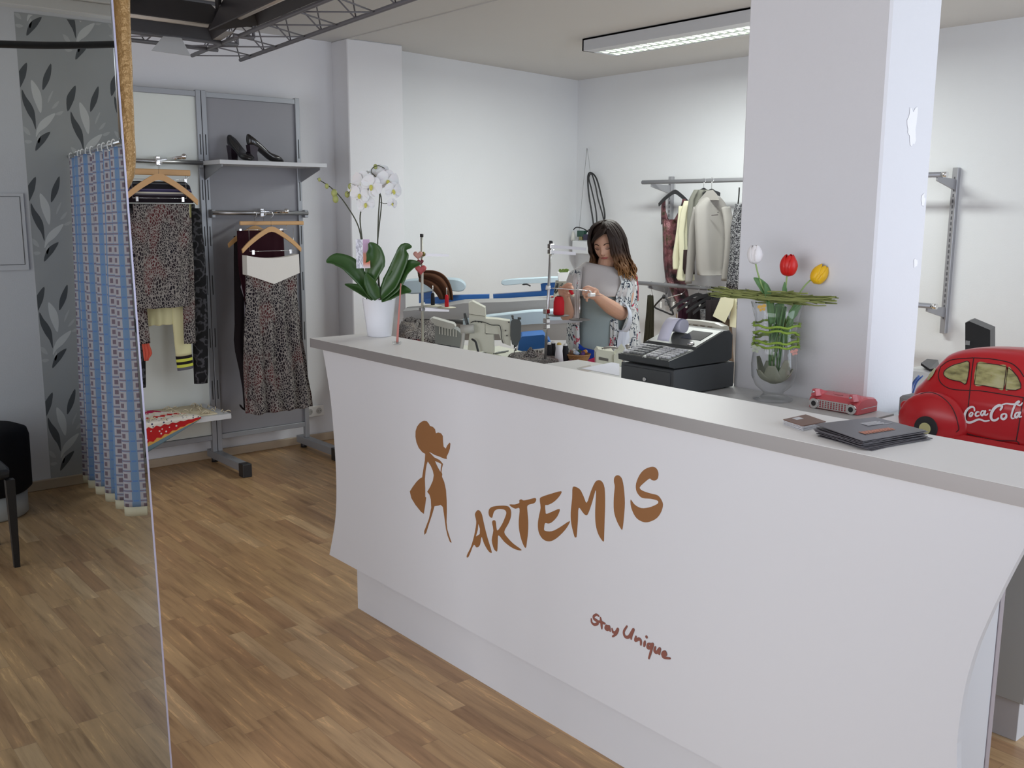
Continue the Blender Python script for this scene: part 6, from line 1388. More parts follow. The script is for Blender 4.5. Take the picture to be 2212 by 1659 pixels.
# ------------------------------------------------------------------ the woman
DWm = 5.66
def PWm(px, py, df=0.0): return PD(px, py, DWm-df)
BK = -FW
SKIN = mat('skin', (0.58, 0.34, 0.24), 0.5, spec=0.3, Subsurface_Weight=0.08)
c0 = PWm(1312, 700)
wo = thing('person', (c0.x, c0.y, 0), 'woman with shoulder-length wavy brown hair in a grey-teal tunic, threading at the stand', 'person')
def limb(b, pts, rad, n=16, flat=1.0, k=5):
    P = cr(pts, k); N = len(P); R = []
    for i in range(N):
        t = i/(N-1)*(len(rad)-1); j = min(int(t), len(rad)-2); R.append(rad[j]+(rad[j+1]-rad[j])*(t-j))
    b.tube(P, R, n, flat=flat)
    b.ball(P[0], R[0]*0.99, 12); b.ball(P[-1], R[-1]*0.99, 12)
b = B()
# torso (rings of centre, half width, half depth)
def tor(px, py, hw, hd, df=0.0, n=28):
    c = PWm(px, py, df); return [c+RT*(hw*math.cos(2*PI*i/n))+BK*(hd*math.sin(2*PI*i/n)) for i in range(n)]
zf = lambda z: None
b.loft([tor(1312, 800, .17, .12), tor(1312, 770, .165, .115), tor(1310, 735, .135, .10), tor(1309, 700, .125, .095), tor(1308, 660, .145, .115, .01), tor(1306, 630, .155, .12, .015), tor(1305, 605, .165, .095, .0), tor(1305, 592, .15, .075), tor(1306, 583, .085, .06), tor(1306, 576, .055, .052)])
limb(b, [PWm(1307, 590, -.01), PWm(1309, 575, 0.0), PWm(1313, 560, 0.01)], [.058, .051, .052])
# pelvis and legs
cc = Vector((c0.x, c0.y, 0))
b.ball(cc+UP*0.72, 0.155, 20, (1, 0.8, 0.8))
for s in (-1, 1):
    limb(b, [cc+RT*(0.08*s)+UP*0.70, cc+RT*(0.085*s)+UP*0.42+BK*0.01, cc+RT*(0.085*s)+UP*0.09], [.085, .052, .038])
    limb(b, [cc+RT*(0.085*s)+UP*0.045-BK*0.03, cc+RT*(0.09*s)+UP*0.04+BK*0.06, cc+RT*(0.095*s)+UP*0.028+BK*0.13], [.035, .036, .024])
# arms
SHr, SHl = PWm(1352, 607, -.01), PWm(1248, 600, .0)
ELr, ELl = PWm(1341, 676, .10), PWm(1226, 680, .10)
WRr, WRl = PWm(1288, 640, .33), PWm(1216, 634, .33)
limb(b, [SHr, SHr.lerp(ELr, .5)+RT*0.012, ELr], [.052, .046, .042]); limb(b, [ELr, ELr.lerp(WRr, .45)-UP*0.006, WRr], [.044, .041, .024])
limb(b, [SHl, SHl.lerp(ELl, .5)-RT*0.012, ELl], [.052, .046, .042]); limb(b, [ELl, ELl.lerp(WRl, .45), WRl], [.043, .038, .024])
# hands
def finger(pts, r0=.0088, r1=.0062): limb(b, [PWm(x, y, d) for x, y, d in pts], [r0, (r0+r1)/2, r1], 10, k=4)
def palm(pts, hw, ht):
    P = [PWm(*p) for p in pts]; R = []
    for i, p in enumerate(P):
        d = (P[min(i+1, len(P)-1)]-P[max(i-1, 0)]).normalized(); s = d.cross(BK).normalized(); R.append([p+s*(hw[i]*math.cos(2*PI*k/16))+BK*(ht[i]*math.sin(2*PI*k/16)) for k in range(16)])
    b.loft(R)
palm([(1289, 641, .33), (1284, 636, .345), (1277, 631, .36)], [.024, .034, .033], [.018, .017, .014])
for f in ([(1281, 624, .37), (1271, 620, .385), (1263, 622, .39), (1258, 628, .385)], [(1277, 628, .375), (1268, 626, .395), (1262, 629, .40), (1259, 635, .395)], [(1276, 634, .37), (1268, 634, .39), (1263, 638, .395), (1263, 643, .39)], [(1278, 640, .36), (1271, 642, .375), (1267, 646, .38), (1268, 650, .375)], [(1286, 630, .36), (1280, 638, .39), (1273, 640, .405), (1266, 637, .405)]):
    finger(f)
palm([(1216, 635, .33), (1217, 628, .345), (1220, 623, .36)], [.024, .033, .031], [.018, .017, .014])
for f in ([(1221, 617, .37), (1228, 616, .385), (1235, 619, .39), (1238, 624, .385)], [(1223, 621, .375), (1230, 621, .395), (1236, 624, .40), (1237, 630, .39)], [(1223, 626, .37), (1229, 627, .39), (1233, 631, .395), (1231, 636, .39)], [(1221, 631, .36), (1226, 634, .375), (1229, 638, .38), (1226, 641, .375)], [(1213, 624, .36), (1220, 617, .385), (1228, 613, .40), (1234, 614, .40)]):
    finger(f)
# head
HC = PWm(1311, 528, .02)
yaw, pitch, rollh = math.radians(-24), math.radians(17), math.radians(-6)
hx = (RT*math.cos(yaw)-BK*math.sin(yaw)*-1*0+BK*0); 
hf = (BK*math.cos(yaw)+RT*math.sin(yaw)).normalized()          # where the face points, level
hr = hf.cross(UP)*-1; hr = UP.cross(hf)*-1; hr = hf.cross(UP).normalized()*-1
hr = (RT-hf*RT.dot(hf)).normalized()
hf2 = (hf*math.cos(pitch)-UP*math.sin(pitch)).normalized(); hu = (UP*math.cos(pitch)+hf*math.sin(pitch)).normalized()
hu, hr = (hu*math.cos(rollh)+hr*math.sin(rollh)).normalized(), (hr*math.cos(rollh)-hu*math.sin(rollh)).normalized()
def HP(x, y, z): return HC+hr*x+hf2*y+hu*z          # x right in the picture, y out of the face, z up
def gau(a, s): return math.exp(-(a/s)**2)
def face(th, ph):
    # th polar from top, ph around (0 = face front)
    x = math.sin(th)*math.sin(ph); y = math.sin(th)*math.cos(ph); z = math.cos(th)
    jaw = max(0, -z); wx = 0.071*(1-0.26*jaw**1.6); wy = 0.092 if y < 0 else 0.088*(1-0.10*jaw); wz = 0.112
    X, Y, Z = x*wx, y*wy, z*wz
    if y > 0:
        f = max(0, y)**0.5
        Y += 0.024*gau(X, .0105)*(gau(Z+0.022, .015)+0.42*gau(Z-0.002, .020))*f        # nose
        Y += 0.004*gau(abs(X)-0.010, .006)*gau(Z+0.028, .008)
        Y -= 0.011*gau(abs(X)-0.031, .017)*gau(Z-0.006, .013)*f                          # eye sockets
        Y += 0.005*gau(abs(X)-0.030, .020)*gau(Z-0.026, .009)*f                          # brow
        Y += 0.0065*gau(X, .022)*gau(Z+0.054, .009)*f                                    # mouth
        Y -= 0.0035*gau(X, .020)*gau(Z+0.0545, .0025)*f
        Y -= 0.004*gau(X, .020)*gau(Z+0.069, .006)*f
        Y += 0.010*gau(X, .022)*gau(Z+0.090, .014)*f                                     # chin
        Y += 0.006*gau(abs(X)-0.040, .020)*gau(Z+0.022, .020)*f                          # cheeks
    return HP(X, Y, Z)
R = [[face(PI*i/60, 2*PI*j/72) for j in range(72)] for i in range(1, 60)]
b.loft(R)
for s in (-1, 1): b.ball(HP(0.072*s, -0.008, -0.012), 0.02, 10, (0.45, 0.7, 1.2), Matrix((hr, hf2, hu)).transposed())
body = b.build('body', SKIN, wo)
q = body.modifiers.new('remesh', 'REMESH'); q.mode = 'VOXEL'; q.voxel_size = 0.0034; q.use_smooth_shade = True
q = body.modifiers.new('smooth', 'SMOOTH'); q.factor = 0.5; q.iterations = 2
# face features
LIPM = mat('rose_lips', (0.40, 0.10, 0.09), 0.4); BROW = mat('dark_brow', (0.05, 0.025, 0.015), 0.8)
def FS(x, z, off=0.0008):
    th = math.acos(max(-1, min(1, z/0.112))); best = None
    lo, hi = -1.4, 1.4
    for _ in range(30):
        m = (lo+hi)/2; p = face(th, m)-HC
        if p.dot(hr) < x: lo = m
        else: hi = m
    return face(th, (lo+hi)/2)+hf2*off
b = B()
for row in ((-0.049, -0.0535), (-0.055, -0.0625)):
    zt, zb2 = row; G = []
    for k in range(13):
        u = k/12*2-1; x = u*0.0215; taper = (1-abs(u)**2.2)
        mid = -0.0543
        zz = [mid+(zt-mid)*taper*1.0 if zt > mid else mid, mid+(zb2-mid)*taper if zb2 < mid else mid]
        G.append([b.v(FS(x, z, 0.0022)) for z in (zz[0] if zt > mid else mid+0.0006, (zz[0]+zz[1])/2, zz[1] if zb2 < mid else mid-0.0006)])
    for k in range(12):
        for j in range(2): b.f([G[k][j], G[k+1][j], G[k+1][j+1], G[k][j+1]], True)
b.build('lips', LIPM, wo, solid=0.0012)
for s in (-1, 1):
    b = B(); b.tube([FS(s*x, z, 0.0015) for x, z in ((0.014, 0.022), (0.026, 0.029), (0.040, 0.028), (0.050, 0.020))], [0.0026, 0.0024, 0.0012], 8, 4); b.build('eyebrow', BROW, wo)
    b = B(); b.tube([FS(s*x, z, 0.0012) for x, z in ((0.018, 0.000), (0.026, -0.0035), (0.036, -0.0035), (0.046, 0.002))], [0.0012, 0.0022, 0.0014], 8, 4); b.build('eyelashes', BROW, wo)
    b = B(); G = []
    for k in range(9):
        u = k/8*2-1; G.append([b.v(FS(s*0.031+u*0.0135, 0.003+w*0.007*(1-u*u), 0.0007)) for w in (-0.4, 0.3, 1.0)])
    for k in range(8):
        for j in range(2): b.f([G[k][j], G[k+1][j], G[k+1][j+1], G[k][j+1]], True)
    b.build('eyelid', mat('eyelid_shade', (0.33, 0.17, 0.13), 0.5), wo)
    B().ball(FS(s*0.0085, -0.0335, 0.001), 0.0022, 8).build('nostril', mat('nostril_dark', (0.15, 0.05, 0.04), 0.7), wo)
# hair
HAIR = mat('brown_hair', (0.03, 0.016, 0.010), 0.6, spec=0.3); _n = NT(HAIR); _c = _n.coord(); _s = _n.n('ShaderNodeSeparateXYZ'); _n.l(_c, _s.inputs[0])
_z = _n.math('ADD', _s.outputs[2], _n.math('MULTIPLY', _n.noise(_c, 22, 2), 0.07))
_n.col(_n.ramp(_n.math('MULTIPLY_ADD', _z, 4.0, -4.9), [(0.05, (0.36, 0.19, 0.065)), (0.42, (0.17, 0.08, 0.03)), (0.72, (0.036, 0.018, 0.011)), (1, (0.022, 0.012, 0.009))]))
b = B(); R = []
for i in range(1, 22):
    th = PI*0.62*i/21; r = []
    for j in range(48):
        ph = 2*PI*j/48; x = math.sin(th)*math.sin(ph); y = math.sin(th)*math.cos(ph); z = math.cos(th)
        # open over the face
        g = 1.0; front = max(0, y)*(1 if abs(x) < 0.8 else 0.4)
        Y = y*0.104 - (0.060*max(0, (0.72-z))*front*2.4); lift = 0.006*noise.noise(Vector((x*6, y*6, z*2)))
        r.append(HP(x*(0.096+lift), Y-0.006, z*0.126+0.012))
    R.append(r)
b.loft(R); b.build('hair_cap', HAIR, wo)
rnd = random.Random(11)
def lock(path, r, seed): 
    b.tube(path, r, 8, 5, flat=0.45)
b = B()
for k in range(190):
    # angle round the head; leave the face (front) free
    ph = rnd.uniform(0.62, 2*PI-0.80)
    sx, cy = math.sin(ph), math.cos(ph)
    side = 1 if sx > 0 else -1
    L = rnd.uniform(0.9, 1.05)
    zend = -0.155 if side < 0 else -0.20
    w = 0.022*math.sin(k*1.7); w2 = 0.024*math.cos(k*2.3); fl = rnd.uniform(0.0, 0.035)
    out = 1.0+0.04*rnd.random()
    pts = [HP(sx*0.012+0.012, cy*0.014+0.01, 0.139), HP(sx*0.062*out, cy*0.072, 0.117), HP(sx*0.094*out, cy*0.104-0.006, 0.055), HP(sx*0.101*out+w*0.3, cy*0.106-0.008, -0.02), HP(sx*(0.104+w*0.6)*out, cy*0.102-0.01+w2*0.4, -0.085), HP(sx*(0.106+fl*0.6)+w*0.8*side, cy*0.100-0.012+w2, -0.135), HP(sx*(0.104+fl)-w*0.6, cy*0.098-0.012-w2*0.5, zend*L)]
    P = []
    for q in pts: P.append(q)
    # hang straight down rather than along the tilted head for the lower part
    for m in (4, 5, 6):
        drop = (0.0, 0.0, 0.0, 0.0, -0.085, -0.135, zend*L)[m]
        P[m] = Vector((P[m].x, P[m].y, HC.z+drop+0.004*math.sin(k+m)))+BK*0.018*(m-3)*0.3
    Q = cr(P, 6)
    for i, p in enumerate(Q):
        t = i/len(Q)
        if t > 0.35: Q[i] = p+(RT*math.cos(k*2.1)+BK*math.sin(k*2.1))*(0.016*(t-0.35)/0.65*math.sin(t*26+k*1.3))
    sc_ = rnd.uniform(0.55, 0.95); b.tube(Q, [0.006*sc_, 0.012*sc_, 0.013*sc_, 0.013*sc_, 0.012*sc_, 0.009*sc_, 0.002], 7, flat=0.5)
# fringe swept to the picture's left
for k in range(16):
    t = k/15
    b.tube([HP(0.034-0.03*t, 0.056, 0.116), HP(0.020-0.050*t, 0.090-0.01*t, 0.094-0.003*k*0.3), HP(-0.026-0.036*t, 0.088-0.03*t, 0.070-0.002*k), HP(-0.070-0.012*t, 0.052-0.03*t, 0.030-0.025*t), HP(-0.086-0.006*t, 0.026-0.02*t, -0.045-0.03*t)], [0.009, 0.012, 0.012, 0.010, 0.005], 8, 5, flat=0.45)
for k in range(10):
    t = k/9
    b.tube([HP(0.030+0.02*t, 0.058, 0.112), HP(0.060+0.008*t, 0.068-0.01*t, 0.070), HP(0.078+0.006*t, 0.045-0.02*t, 0.02), HP(0.088, 0.030-0.02*t, -0.045), HP(0.090, 0.028-0.02*t, -0.105)], [0.009, 0.012, 0.012, 0.011, 0.006], 8, 5, flat=0.5)
b.build('hair', HAIR, wo)
# clothing
TUN = cloth('teal_grey_tunic', (0.30, 0.365, 0.375), 250); CHIF = cloth('pale_mauve_chiffon', (0.54, 0.515, 0.51), 250)
def m_floral():
    m = mat('floral_chiffon', (0.6, 0.62, 0.62), 0.8, spec=0.15); n = NT(m); v = n.coord()
    nz = n.n('ShaderNodeTexNoise'); nz.inputs['Scale'].default_value = 16; nz.inputs['Detail'].default_value = 3; n.l(v, nz.inputs['Vector'])
    vine = n.ramp(nz.outputs[0], [(0.455, (0, 0, 0)), (0.47, (1, 1, 1)), (0.50, (1, 1, 1)), (0.515, (0, 0, 0))])
    vo = n.n('ShaderNodeTexVoronoi'); vo.inputs['Scale'].default_value = 52; n.l(v, vo.inputs['Vector'])
    dots = n.math('LESS_THAN', vo.outputs['Distance'], 0.26); gate = n.math('GREATER_THAN', n.noise(v, 9, 2), 0.5)
    f = n.math('MINIMUM', n.math('ADD', vine, n.math('MULTIPLY', dots, gate)), 1.0)
    pk = n.math('GREATER_THAN', n.noise(v, 11, 1), 0.68)
    ink = n.mix(pk, (0.03, 0.045, 0.075), (0.50, 0.04, 0.08))
    n.col(n.mix(f, (0.62, 0.64, 0.64), ink)); return m
FLO = m_floral(); LIN = cloth('pale_blue_lining', (0.60, 0.64, 0.72), 200)
def ring_(px, py, hw, hd, df=0.0, n=72, rip=0.0, seed=0, fr=6, tilt=0.0):
    c = PWm(px, py, df); out = []
    for i in range(n):
        a = 2*PI*i/n; w = rip*math.sin(fr*a+seed); out.append(c+RT*((hw+w)*spw(math.cos(a), 0.9))+BK*((hd+w)*math.sin(a))-UP*(tilt*math.cos(a)))
    return out
b = B(); b.loft([ring_(1305, 622, .158, .128, .015), ring_(1300, 660, .152, .128, .015), ring_(1297, 700, .150, .122, .01, rip=.002), ring_(1295, 740, .158, .128, .01, rip=.004), ring_(1296, 780, .172, .135, .01, rip=.006), ring_(1298, 830, .19, .145, .0, rip=.008), ring_(1299, 860, .20, .15, .0, rip=.009)]); b.build('tunic', TUN, wo)
b = B(); b.loft([ring_(1306, 573, .108, .062, .0, tilt=.020), ring_(1305, 578, .130, .074, .0, tilt=.020), ring_(1304, 586, .160, .088, .0, tilt=.014, rip=.001), ring_(1303, 598, .180, .104, .003, tilt=.006, rip=.001, fr=9), ring_(1303, 612, .182, .124, .010, rip=.002, fr=9), ring_(1303, 624, .178, .140, .016, rip=.003, fr=9), ring_(1302, 634, .172, .146, .017, rip=.003, fr=9), ring_(1302, 637, .168, .144, .017, rip=.003, fr=9)]); b.build('chiffon_top', CHIF, wo)
def drape(name, cols, m, solid=0.003, rip=0.008, fr=5.0, n=44):
    """vertical cloth: rows of pixel points (left..right) with depth offsets, from top to bottom"""
    b = B()
    def fn(u, v):
        t = v*(len(cols)-1); j = min(int(t), len(cols)-2); f = t-j; A, C = cols[j], cols[j+1]
        s = u*(len(A)-1); i = min(int(s), len(A)-2); g = s-i
        pt = lambda row: [row[i][q]*(1-g)+row[i+1][q]*g for q in range(3)]
        pa, pc = pt(A), pt(C); x, y, d = [pa[q]*(1-f)+pc[q]*f for q in range(3)]
        return tuple(PWm(x, y, d+rip*math.sin(fr*u*2*PI+v*2)*(0.3+v)))
    b.grid(fn, n, 40); return b.build(name, m, wo, solid=solid)
drape('right_sleeve_drape', [[(1332, 580, .05), (1352, 583, .0), (1368, 592, -.05)], [(1342, 610, .13), (1362, 612, .10), (1377, 618, -.03)], [(1330, 640, .15), (1358, 645, .12), (1376, 650, -.02)], [(1330, 658, .17), (1356, 665, .14), (1377, 672, -.02)]], FLO)
drape('side_panel', [[(1352, 655, .11), (1366, 655, .05), (1377, 656, -.03)], [(1352, 690, .11), (1368, 690, .05), (1380, 690, -.03)], [(1342, 715, .12), (1364, 725, .07), (1384, 730, -.03)], [(1330, 765, .12), (1360, 772, .08), (1388, 770, -.03)], [(1326, 810, .10), (1360, 815, .08), (1392, 812, -.03)]], FLO, rip=0.012, fr=3)
drape('front_edge', [[(1318, 690, .13), (1326, 690, .14), (1335, 692, .13)], [(1318, 730, .14), (1327, 732, .16), (1338, 732, .14)], [(1314, 780, .14), (1326, 782, .16), (1342, 780, .14)]], FLO, rip=0.008, fr=2)
drape('left_panel', [[(1229, 592, .0), (1240, 583, .07), (1254, 582, .11)], [(1222, 620, .02), (1234, 622, .10), (1248, 625, .14)], [(1224, 670, .02), (1237, 672, .12), (1250, 674, .14)], [(1225, 720, .02), (1238, 722, .12), (1252, 722, .14)], [(1220, 775, .02), (1238, 778, .12), (1254, 778, .14)]], FLO, rip=0.008, fr=2.5)
drape('left_shoulder_cloth', [[(1231, 588, .00), (1243, 580, .06), (1258, 576, .075)], [(1224, 606, .02), (1238, 606, .12), (1256, 604, .125)], [(1226, 640, .05), (1238, 642, .14), (1252, 642, .15)], [(1236, 700, .13), (1243, 702, .15), (1252, 704, .152)]], CHIF, rip=0.002)
# cuff with pale lining
b = B(); e = PWm(1343, 686, .13); ax = (WRr-ELr).normalized()
ru, rv = UP*0.082+RT*0.004, (ax.cross(UP)).normalized()*0.050
R = []
for q, s in ((-0.035, 0.98), (0.0, 1.0), (0.012, 1.04), (0.016, 1.0), (0.006, 0.90), (-0.03, 0.84)):
    R.append([e+ax*q+(ru*math.cos(2*PI*k/32)+rv*math.sin(2*PI*k/32))*s for k in range(32)])
b.loft(R, caps=False); b.build('cuff', LIN, wo, solid=0.002)
drape('cuff_tail', [[(1338, 716, .15), (1346, 716, .14), (1356, 700, .10)], [(1333, 735, .15), (1345, 738, .15), (1360, 730, .10)], [(1333, 775, .15), (1344, 777, .16), (1354, 776, .12)]], LIN, rip=0.006, fr=1.5)
b = B(); b.tube([PWm(1368, 588, -.03), PWm(1375, 600, -.03), PWm(1378, 620, -.03), PWm(1378, 650, -.03)], 0.0035, 6, 4); b.build('red_piping', mat('red_piping', (0.5, 0.03, 0.06), 0.6), wo)
# shoes
for s in (-1, 1):
    b = B(); p = cc+RT*(0.09*s)+UP*0.035; b.ball(p+BK*0.05, 0.045, 16, (1, 1, 0.75)); b.tube([p-BK*0.04, p+BK*0.06, p+BK*0.145], [0.036, 0.043, 0.026], 14, 3); b.build('shoe', BLACKP, wo)
ts = thing('red_thread_spool', PWm(1235, 634, .40), 'small red spool with a pale tip pinched in the fingers of the woman', 'thread spool')
b = B(); b.cyl(PWm(1231, 626, .40), PWm(1237, 636, .40), 0.0085, n=14); b.build('thread', REDT, ts); b = B(); b.cyl(PWm(1237, 636, .40), PWm(1239, 641, .40), 0.009, 0.006, n=14); b.build('tip', IV, ts)
# ------------------------------------------------------------------ garment rails on the right workroom wall
XR = 5.75
RAILM = mat('grey_rail_metal', (0.36, 0.36, 0.38), 0.4, 0.4)
zu = 1.827; zlw = 1.045
wr = thing('clothes_rail_system', (5.9, 4.2, 1.4), 'grey two-tier wall rail system with garments, running behind the pillar', 'clothes rail')
yP = (PX(1447, 430, 5.97).y, PX(2052, 520, 5.97).y)
for y in yP:
    B().box((5.965, y-0.018, 0.86), (5.999, y+0.018, 1.875), 0.002).build('post', RAILM, wr)
    b = B()
    for k in range(26): b.box((5.9635, y-0.004, 1.80-k*0.034), (5.9655, y+0.004, 1.82-k*0.034))
    b.build('slot_row', mat('dark_slot', (0.10, 0.10, 0.11), 0.7), wr)
    for z in (zu, zlw): B().poly([(5.965, y-0.006, z-0.02), (5.965, y-0.006, z-0.085), (XR, y-0.006, z-0.035), (XR, y-0.006, z-0.01)], (0, 0.012, 0)).build('bracket', RAILM, wr)
for z, y1 in ((zu, PX(1388, 395, XR).y), (zlw, PX(1379, 614, XR).y)):
    B().cyl((XR, yP[1]-0.06, z), (XR, y1, z), 0.016, n=18).build('rail_tube', RAILM, wr)
    B().cyl((XR, yP[1]-0.062, z), (XR, yP[1]-0.03, z), 0.0175, n=18).build('end_sleeve', CHROME, wr)
def gpx(name, label, cat, x_, levels, m, ang=-0.35, ht=0.03, rip=0.006, folds=3, seed=0, part='garment_body', sub=2, pw=0.7):
    """levels: (left px, row, right px) at the depth of the wall plane x = x_"""
    lv = []; Dm = None
    for l, y, r in levels:
        p = PX((l+r)/2, y, x_); D = p.x*FW.x+p.y*FW.y; w = (r-l)/2*D/FPX
        lv.append((p.z, p.x, p.y, w/math.cos(ang+0.69), ht, rip))
    t = thing(name, (lv[0][1], lv[0][2], lv[0][0]), label, cat)
    hang(B(), lv, ang=ang, folds=folds, seed=seed, sub=sub, pw=pw).build(part, m, t); return t
def hangerR(px, py, x_, w, drop, label, m, ang=-0.35, zr_=zu):
    c = PX(px, py, x_); return wood_hanger((c.x, c.y, c.z), w, drop, label, ang=ang, hk=zr_+0.018-c.z, mt=m, th=0.014, nm='hanger')
BH = BLACKP
GRL = m_plaster('grey_linen', (0.33, 0.315, 0.295)); OLV = cloth('olive_grey_cloth', (0.21, 0.21, 0.18)); CRM = cloth('cream_satin', (0.70, 0.68, 0.50), 120, 0.5)
SEQ = mat('wine_sequins', (0.16, 0.05, 0.06), 0.28, 0.3); _n = NT(SEQ); _v = _n.coord(); _n.col(_n.ramp(_n.noise(_v, 11, 5), [(0.36, (0.012, 0.008, 0.008)), (0.45, (0.07, 0.02, 0.025)), (0.56, (0.19, 0.07, 0.08)), (0.66, (0.05, 0.045, 0.02))])); _n.bump(_n.noise(_v, 170, 2), 0.8, 0.004)
# sequin dress
hangerR(1458, 412, 5.80, 0.135, 0.095, 'black hanger holding the wine-coloured sequin dress, leftmost on the upper rail', BH)
g = gpx('sequin_dress', 'wine-coloured sequinned sleeveless dress, leftmost on the upper rail', 'dress', 5.835, [(1431, 474, 1478), (1432, 520, 1476), (1433, 560, 1474), (1437, 600, 1478), (1450, 632, 1486), (1462, 660, 1490), (1468, 680, 1490)], SEQ, seed=2, rip=0.004)
b = B()
for pts in (((1434, 432), (1433, 455), (1437, 482)), ((1478, 430), (1474, 452), (1464, 480))): b.tube([PX(x, y, 5.82) for x, y in pts], [0.018, 0.024, 0.045], 8, 4, flat=0.35)
b.build('strap', SEQ, g)
# cream blouse and olive jacket
gpx('cream_blouse', 'cream satin blouse with a hanging sleeve, between sequin dress and grey jacket', 'blouse', 5.75, [(1478, 434, 1500), (1470, 460, 1500), (1464, 500, 1495), (1468, 560, 1495), (1460, 600, 1500), (1464, 606, 1500)], CRM, seed=4)
p_ = [PX(x, y, 5.74) for x, y in ((1474, 445), (1470, 500), (1463, 550), (1462, 582))]
o = sleeve(B(), p_, [0.035, 0.042, 0.045, 0.04], flat=0.5).build('sleeve', CRM, bpy.data.objects['cream_blouse'])
hangerR(1520, 408, 5.72, 0.06, 0.015, 'black hanger inside the olive-grey jacket on the upper rail', BH)
gpx('olive_jacket', 'olive-grey jacket just behind the light grey shirt jacket', 'jacket', 5.70, [(1500, 410, 1530), (1488, 432, 1530), (1484, 470, 1530), (1484, 530, 1530), (1486, 545, 1530)], OLV, seed=5)
gpx('dark_skirt', 'dark brown garment hanging below the olive-grey jacket', 'garment', 5.70, [(1478, 540, 1500), (1476, 580, 1500), (1480, 592, 1500)], cloth('dark_brown_cloth', (0.04, 0.025, 0.025)), seed=6)
# light grey shirt jacket with sleeves and collar
hangerR(1537, 410, 5.66, 0.07, 0.02, 'black hanger inside the light grey shirt jacket', BH)
g = gpx('grey_shirt_jacket', 'light grey linen shirt jacket with a collar, most prominent on the upper rail', 'jacket', 5.64, [(1524, 424, 1552), (1510, 436, 1564), (1501, 448, 1572), (1500, 480, 1574), (1502, 520, 1572), (1504, 570, 1566), (1506, 592, 1562), (1508, 594, 1562)], GRL, ht=0.05, seed=7, rip=0.004, folds=2)
sleeve(B(), [PX(x, y, 5.63) for x, y in ((1508, 448), (1499, 490), (1494, 545), (1487, 612))], [0.042, 0.045, 0.04, 0.033], flat=0.6).build('sleeve', GRL, g)
sleeve(B(), [PX(x, y, 5.66) for x, y in ((1568, 448), (1575, 490), (1574, 545), (1566, 606))], [0.042, 0.045, 0.04, 0.035], flat=0.6).build('sleeve', GRL, g)
b = B(); q = [PX(x, y, 5.58) for x, y in ((1527, 412), (1540, 410), (1549, 420), (1554, 432), (1532, 432), (1512, 440), (1508, 434))]; b.poly(q, (0.06, 0.05, 0)); b.build('collar', GRL, g)
b = B(); q = [PX(x, y, 5.56) for x, y in ((1537, 464), (1551, 463), (1551, 465), (1537, 466))]; b.poly(q, (0.004, 0.004, 0)); b.ball(PX(1551, 459, 5.56), 0.004, 8); b.build('chest_tab', mat('dark_seam', (0.08, 0.07, 0.07), 0.7), g)
# patterned dress at the pillar
gpx('speckled_dress', 'black and white speckled dress on thin straps, half hidden by the pillar', 'dress', 5.60, [(1592, 440, 1612), (1586, 470, 1612), (1582, 490, 1612), (1580, 540, 1612), (1574, 590, 1612), (1570, 625, 1612)], m_lace('black_white_speckle', (0.03, 0.03, 0.035), (0.35, 0.35, 0.36), 70), seed=8, ht=0.05)
b = B(); b.tube([PX(x, y, 5.6) for x, y in ((1597, 405), (1596, 425), (1594, 442))], 0.005, 6, 3); o = b.build('strap', cloth('black_strap', (0.02, 0.02, 0.02)), bpy.data.objects['speckled_dress'])
# lower rail: trousers, empty hangers, dark garments, cream top
def zh(px, py, r=0.018): 
    p = PX(px, py, XR); return p
gpx('dark_trousers', 'dark olive-black trousers folded over a hanger, leftmost on the lower rail', 'trousers', 5.74, [(1399, 638, 1410), (1397, 670, 1412), (1393, 710, 1412), (1389, 750, 1412), (1388, 790, 1412), (1388, 800, 1412)], cloth('olive_black_cloth', (0.035, 0.033, 0.022)), seed=3, ht=0.02)
def wire_hanger(pts, top, label, r=0.002, m=CHROME):
    t = thing('hanger', PX(*pts[0], XR), label, 'hanger'); b = B(); b.tube([PX(x, y, XR-0.01) for x, y in pts], r, 6, 0); b.build('arms', m, t)
    tp = PX(*top, XR); hook(B(), (XR, tp.y, zlw+0.018), PX(*pts[0], XR-0.01), ang=1.57 if False else -0.3).build('hook', CHROME, t); return t
h = wire_hanger([(1410, 640), (1404, 636), (1398, 640)], (1406, 612), 'chrome hanger holding the dark trousers on the lower rail')
t = thing('hanger', PX(1433, 636, XR), 'empty black triangular plastic hanger on the lower rail', 'hanger')
b = B(); b.tube([PX(x, y, XR-0.01) for x, y in ((1433, 641), (1424, 650), (1415, 660), (1416, 665), (1432, 672), (1452, 680), (1453, 674), (1446, 660), (1440, 645), (1435, 640))], 0.007, 8, 3, closed=False); b.ball(PX(1434, 641, XR-0.01), 0.014, 10, (1, 1, 1.3)); b.build('frame', BLACKP, t)
p = PX(1434, 636, XR); hook(B(), (XR, p.y, zlw+0.018), PX(1434, 640, XR-0.01), ang=-0.3).build('hook', CHROME, t)
t = thing('hanger', PX(1462, 645, XR), 'clear clip hanger with chrome bar, right of the empty black one', 'hanger')
b = B(); b.tube([PX(x, y, XR-0.06) for x, y in ((1437, 651), (1470, 653), (1512, 659))], 0.003, 6); b.tube([PX(x, y, XR-0.06) for x, y in ((1440, 645), (1450, 641), (1473, 635))], 0.004, 6, 3); b.tube([PX(x, y, XR-0.05) for x, y in ((1462, 655), (1461.5, 700))], 0.004, 6); b.build('wire_bar', CHROME, t)
for x in (1428+0, 1455, 1483, 1512): B().box(PX(x, 662, XR-0.065)-Vector((0.006, 0.006, 0.012)), PX(x, 654, XR-0.065)+Vector((0.006, 0.006, 0.006)), 0.002).build('clip', WHITEP, t)
p = PX(1473, 635, XR-0.06); hook(B(), (XR, p.y, zlw+0.018), p, ang=-0.3).build('hook', CHROME, t)
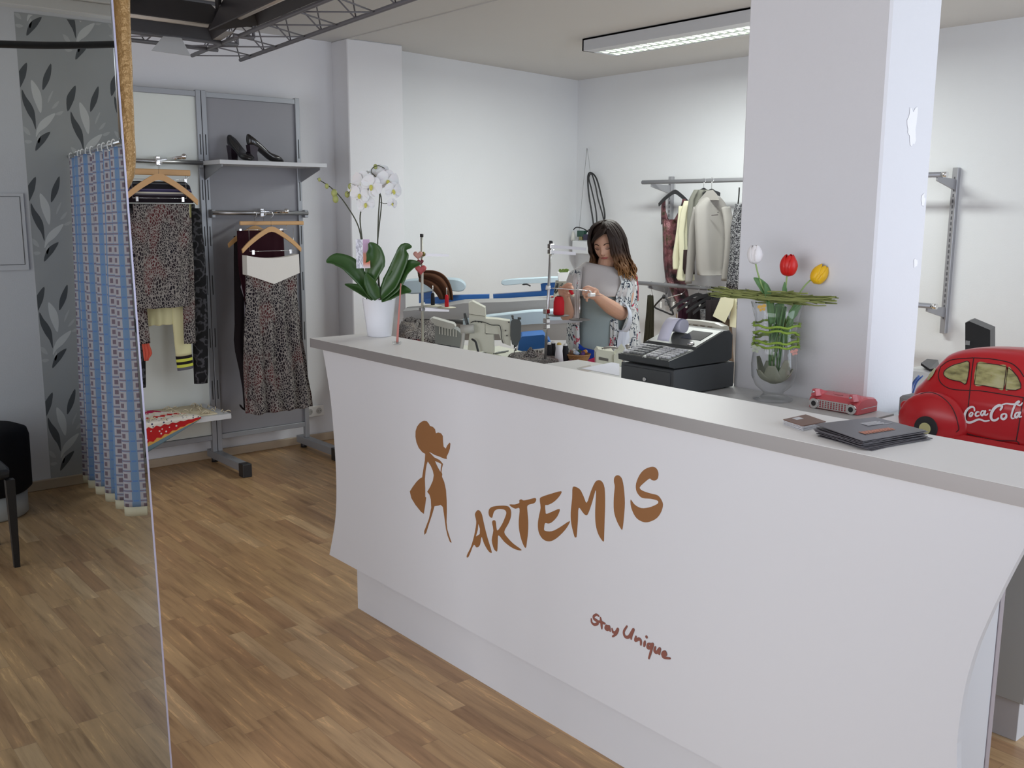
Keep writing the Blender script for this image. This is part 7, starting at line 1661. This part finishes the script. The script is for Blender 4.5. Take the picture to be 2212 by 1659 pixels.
for i, (px, x_) in enumerate(((1514, 5.76), (1524, 5.72), (1536, 5.68), (1547, 5.66))):
    c = PX(px, 640, x_)
    nm = ('second', 'third', 'fourth', 'last')[i]
    t = wood_hanger((XR-0.02, c.y, zlw-0.045), 0.21, 0.12, 'slanting black hanger among the dark lower-rail clothes, %s from the empty one' % nm, ang=-1.02+0.1*i, hk=0.065, mt=BLACKP, th=0.012, nm='hanger', ht=0.02)
for i, (lv, m, lb, cat) in enumerate((
    ([(1468, 646, 1500), (1466, 670, 1500), (1464, 700, 1500), (1464, 760, 1500)], cloth('aubergine_cloth', (0.045, 0.015, 0.03)), 'aubergine dark garment on the lower rail, nearest the clear clip hanger', 'garment'),
    ([(1488, 644, 1530), (1486, 680, 1530), (1484, 720, 1530), (1482, 790, 1530)], BLK, 'black garment in the middle of the lower rail above the white printer', 'garment'),
    ([(1512, 668, 1536), (1514, 690, 1534), (1512, 730, 1532), (1512, 790, 1532)], m_lace('grey_lace_print', (0.22, 0.22, 0.23), (0.08, 0.08, 0.09), 50), 'grey lace-patterned garment among the black ones on the lower rail', 'garment'),
    ([(1525, 648, 1572), (1524, 700, 1576), (1524, 790, 1578)], BLK, 'black garment beside the cream top on the lower rail', 'garment'),
    ([(1564, 690, 1576), (1560, 720, 1580), (1558, 790, 1584)], cloth('taupe_cloth', (0.22, 0.17, 0.13)), 'taupe garment below the cream top on the lower rail', 'garment'))):
    gpx('dark_garment' if i != 4 else 'taupe_garment', lb, cat, 5.78-0.05*i, lv, m, seed=i*2.0, ht=0.03)
g = thing('cream_shirt', PX(1565, 660, 5.5), 'cream short-sleeved shirt on the lower rail beside the pillar', 'shirt')
b = B(); b.poly([PX(x, y, 5.52) for x, y in ((1558, 642), (1586, 643), (1584, 660), (1566, 697), (1540, 683))], (0.05, 0.04, 0)); b.build('sleeve', CRM, g)
b = B(); b.poly([PX(x, y, 5.55) for x, y in ((1584, 642), (1592, 642), (1590, 708), (1576, 706), (1576, 690))], (0.05, 0.04, 0)); b.build('garment_body', CRM, g)
b = B(); b.poly([PX(x, y, 5.6) for x, y in ((1564, 630), (1567, 618), (1573, 632))], (0.02, 0.02, 0)); o = b.build('price_tag', WHITEP, g)
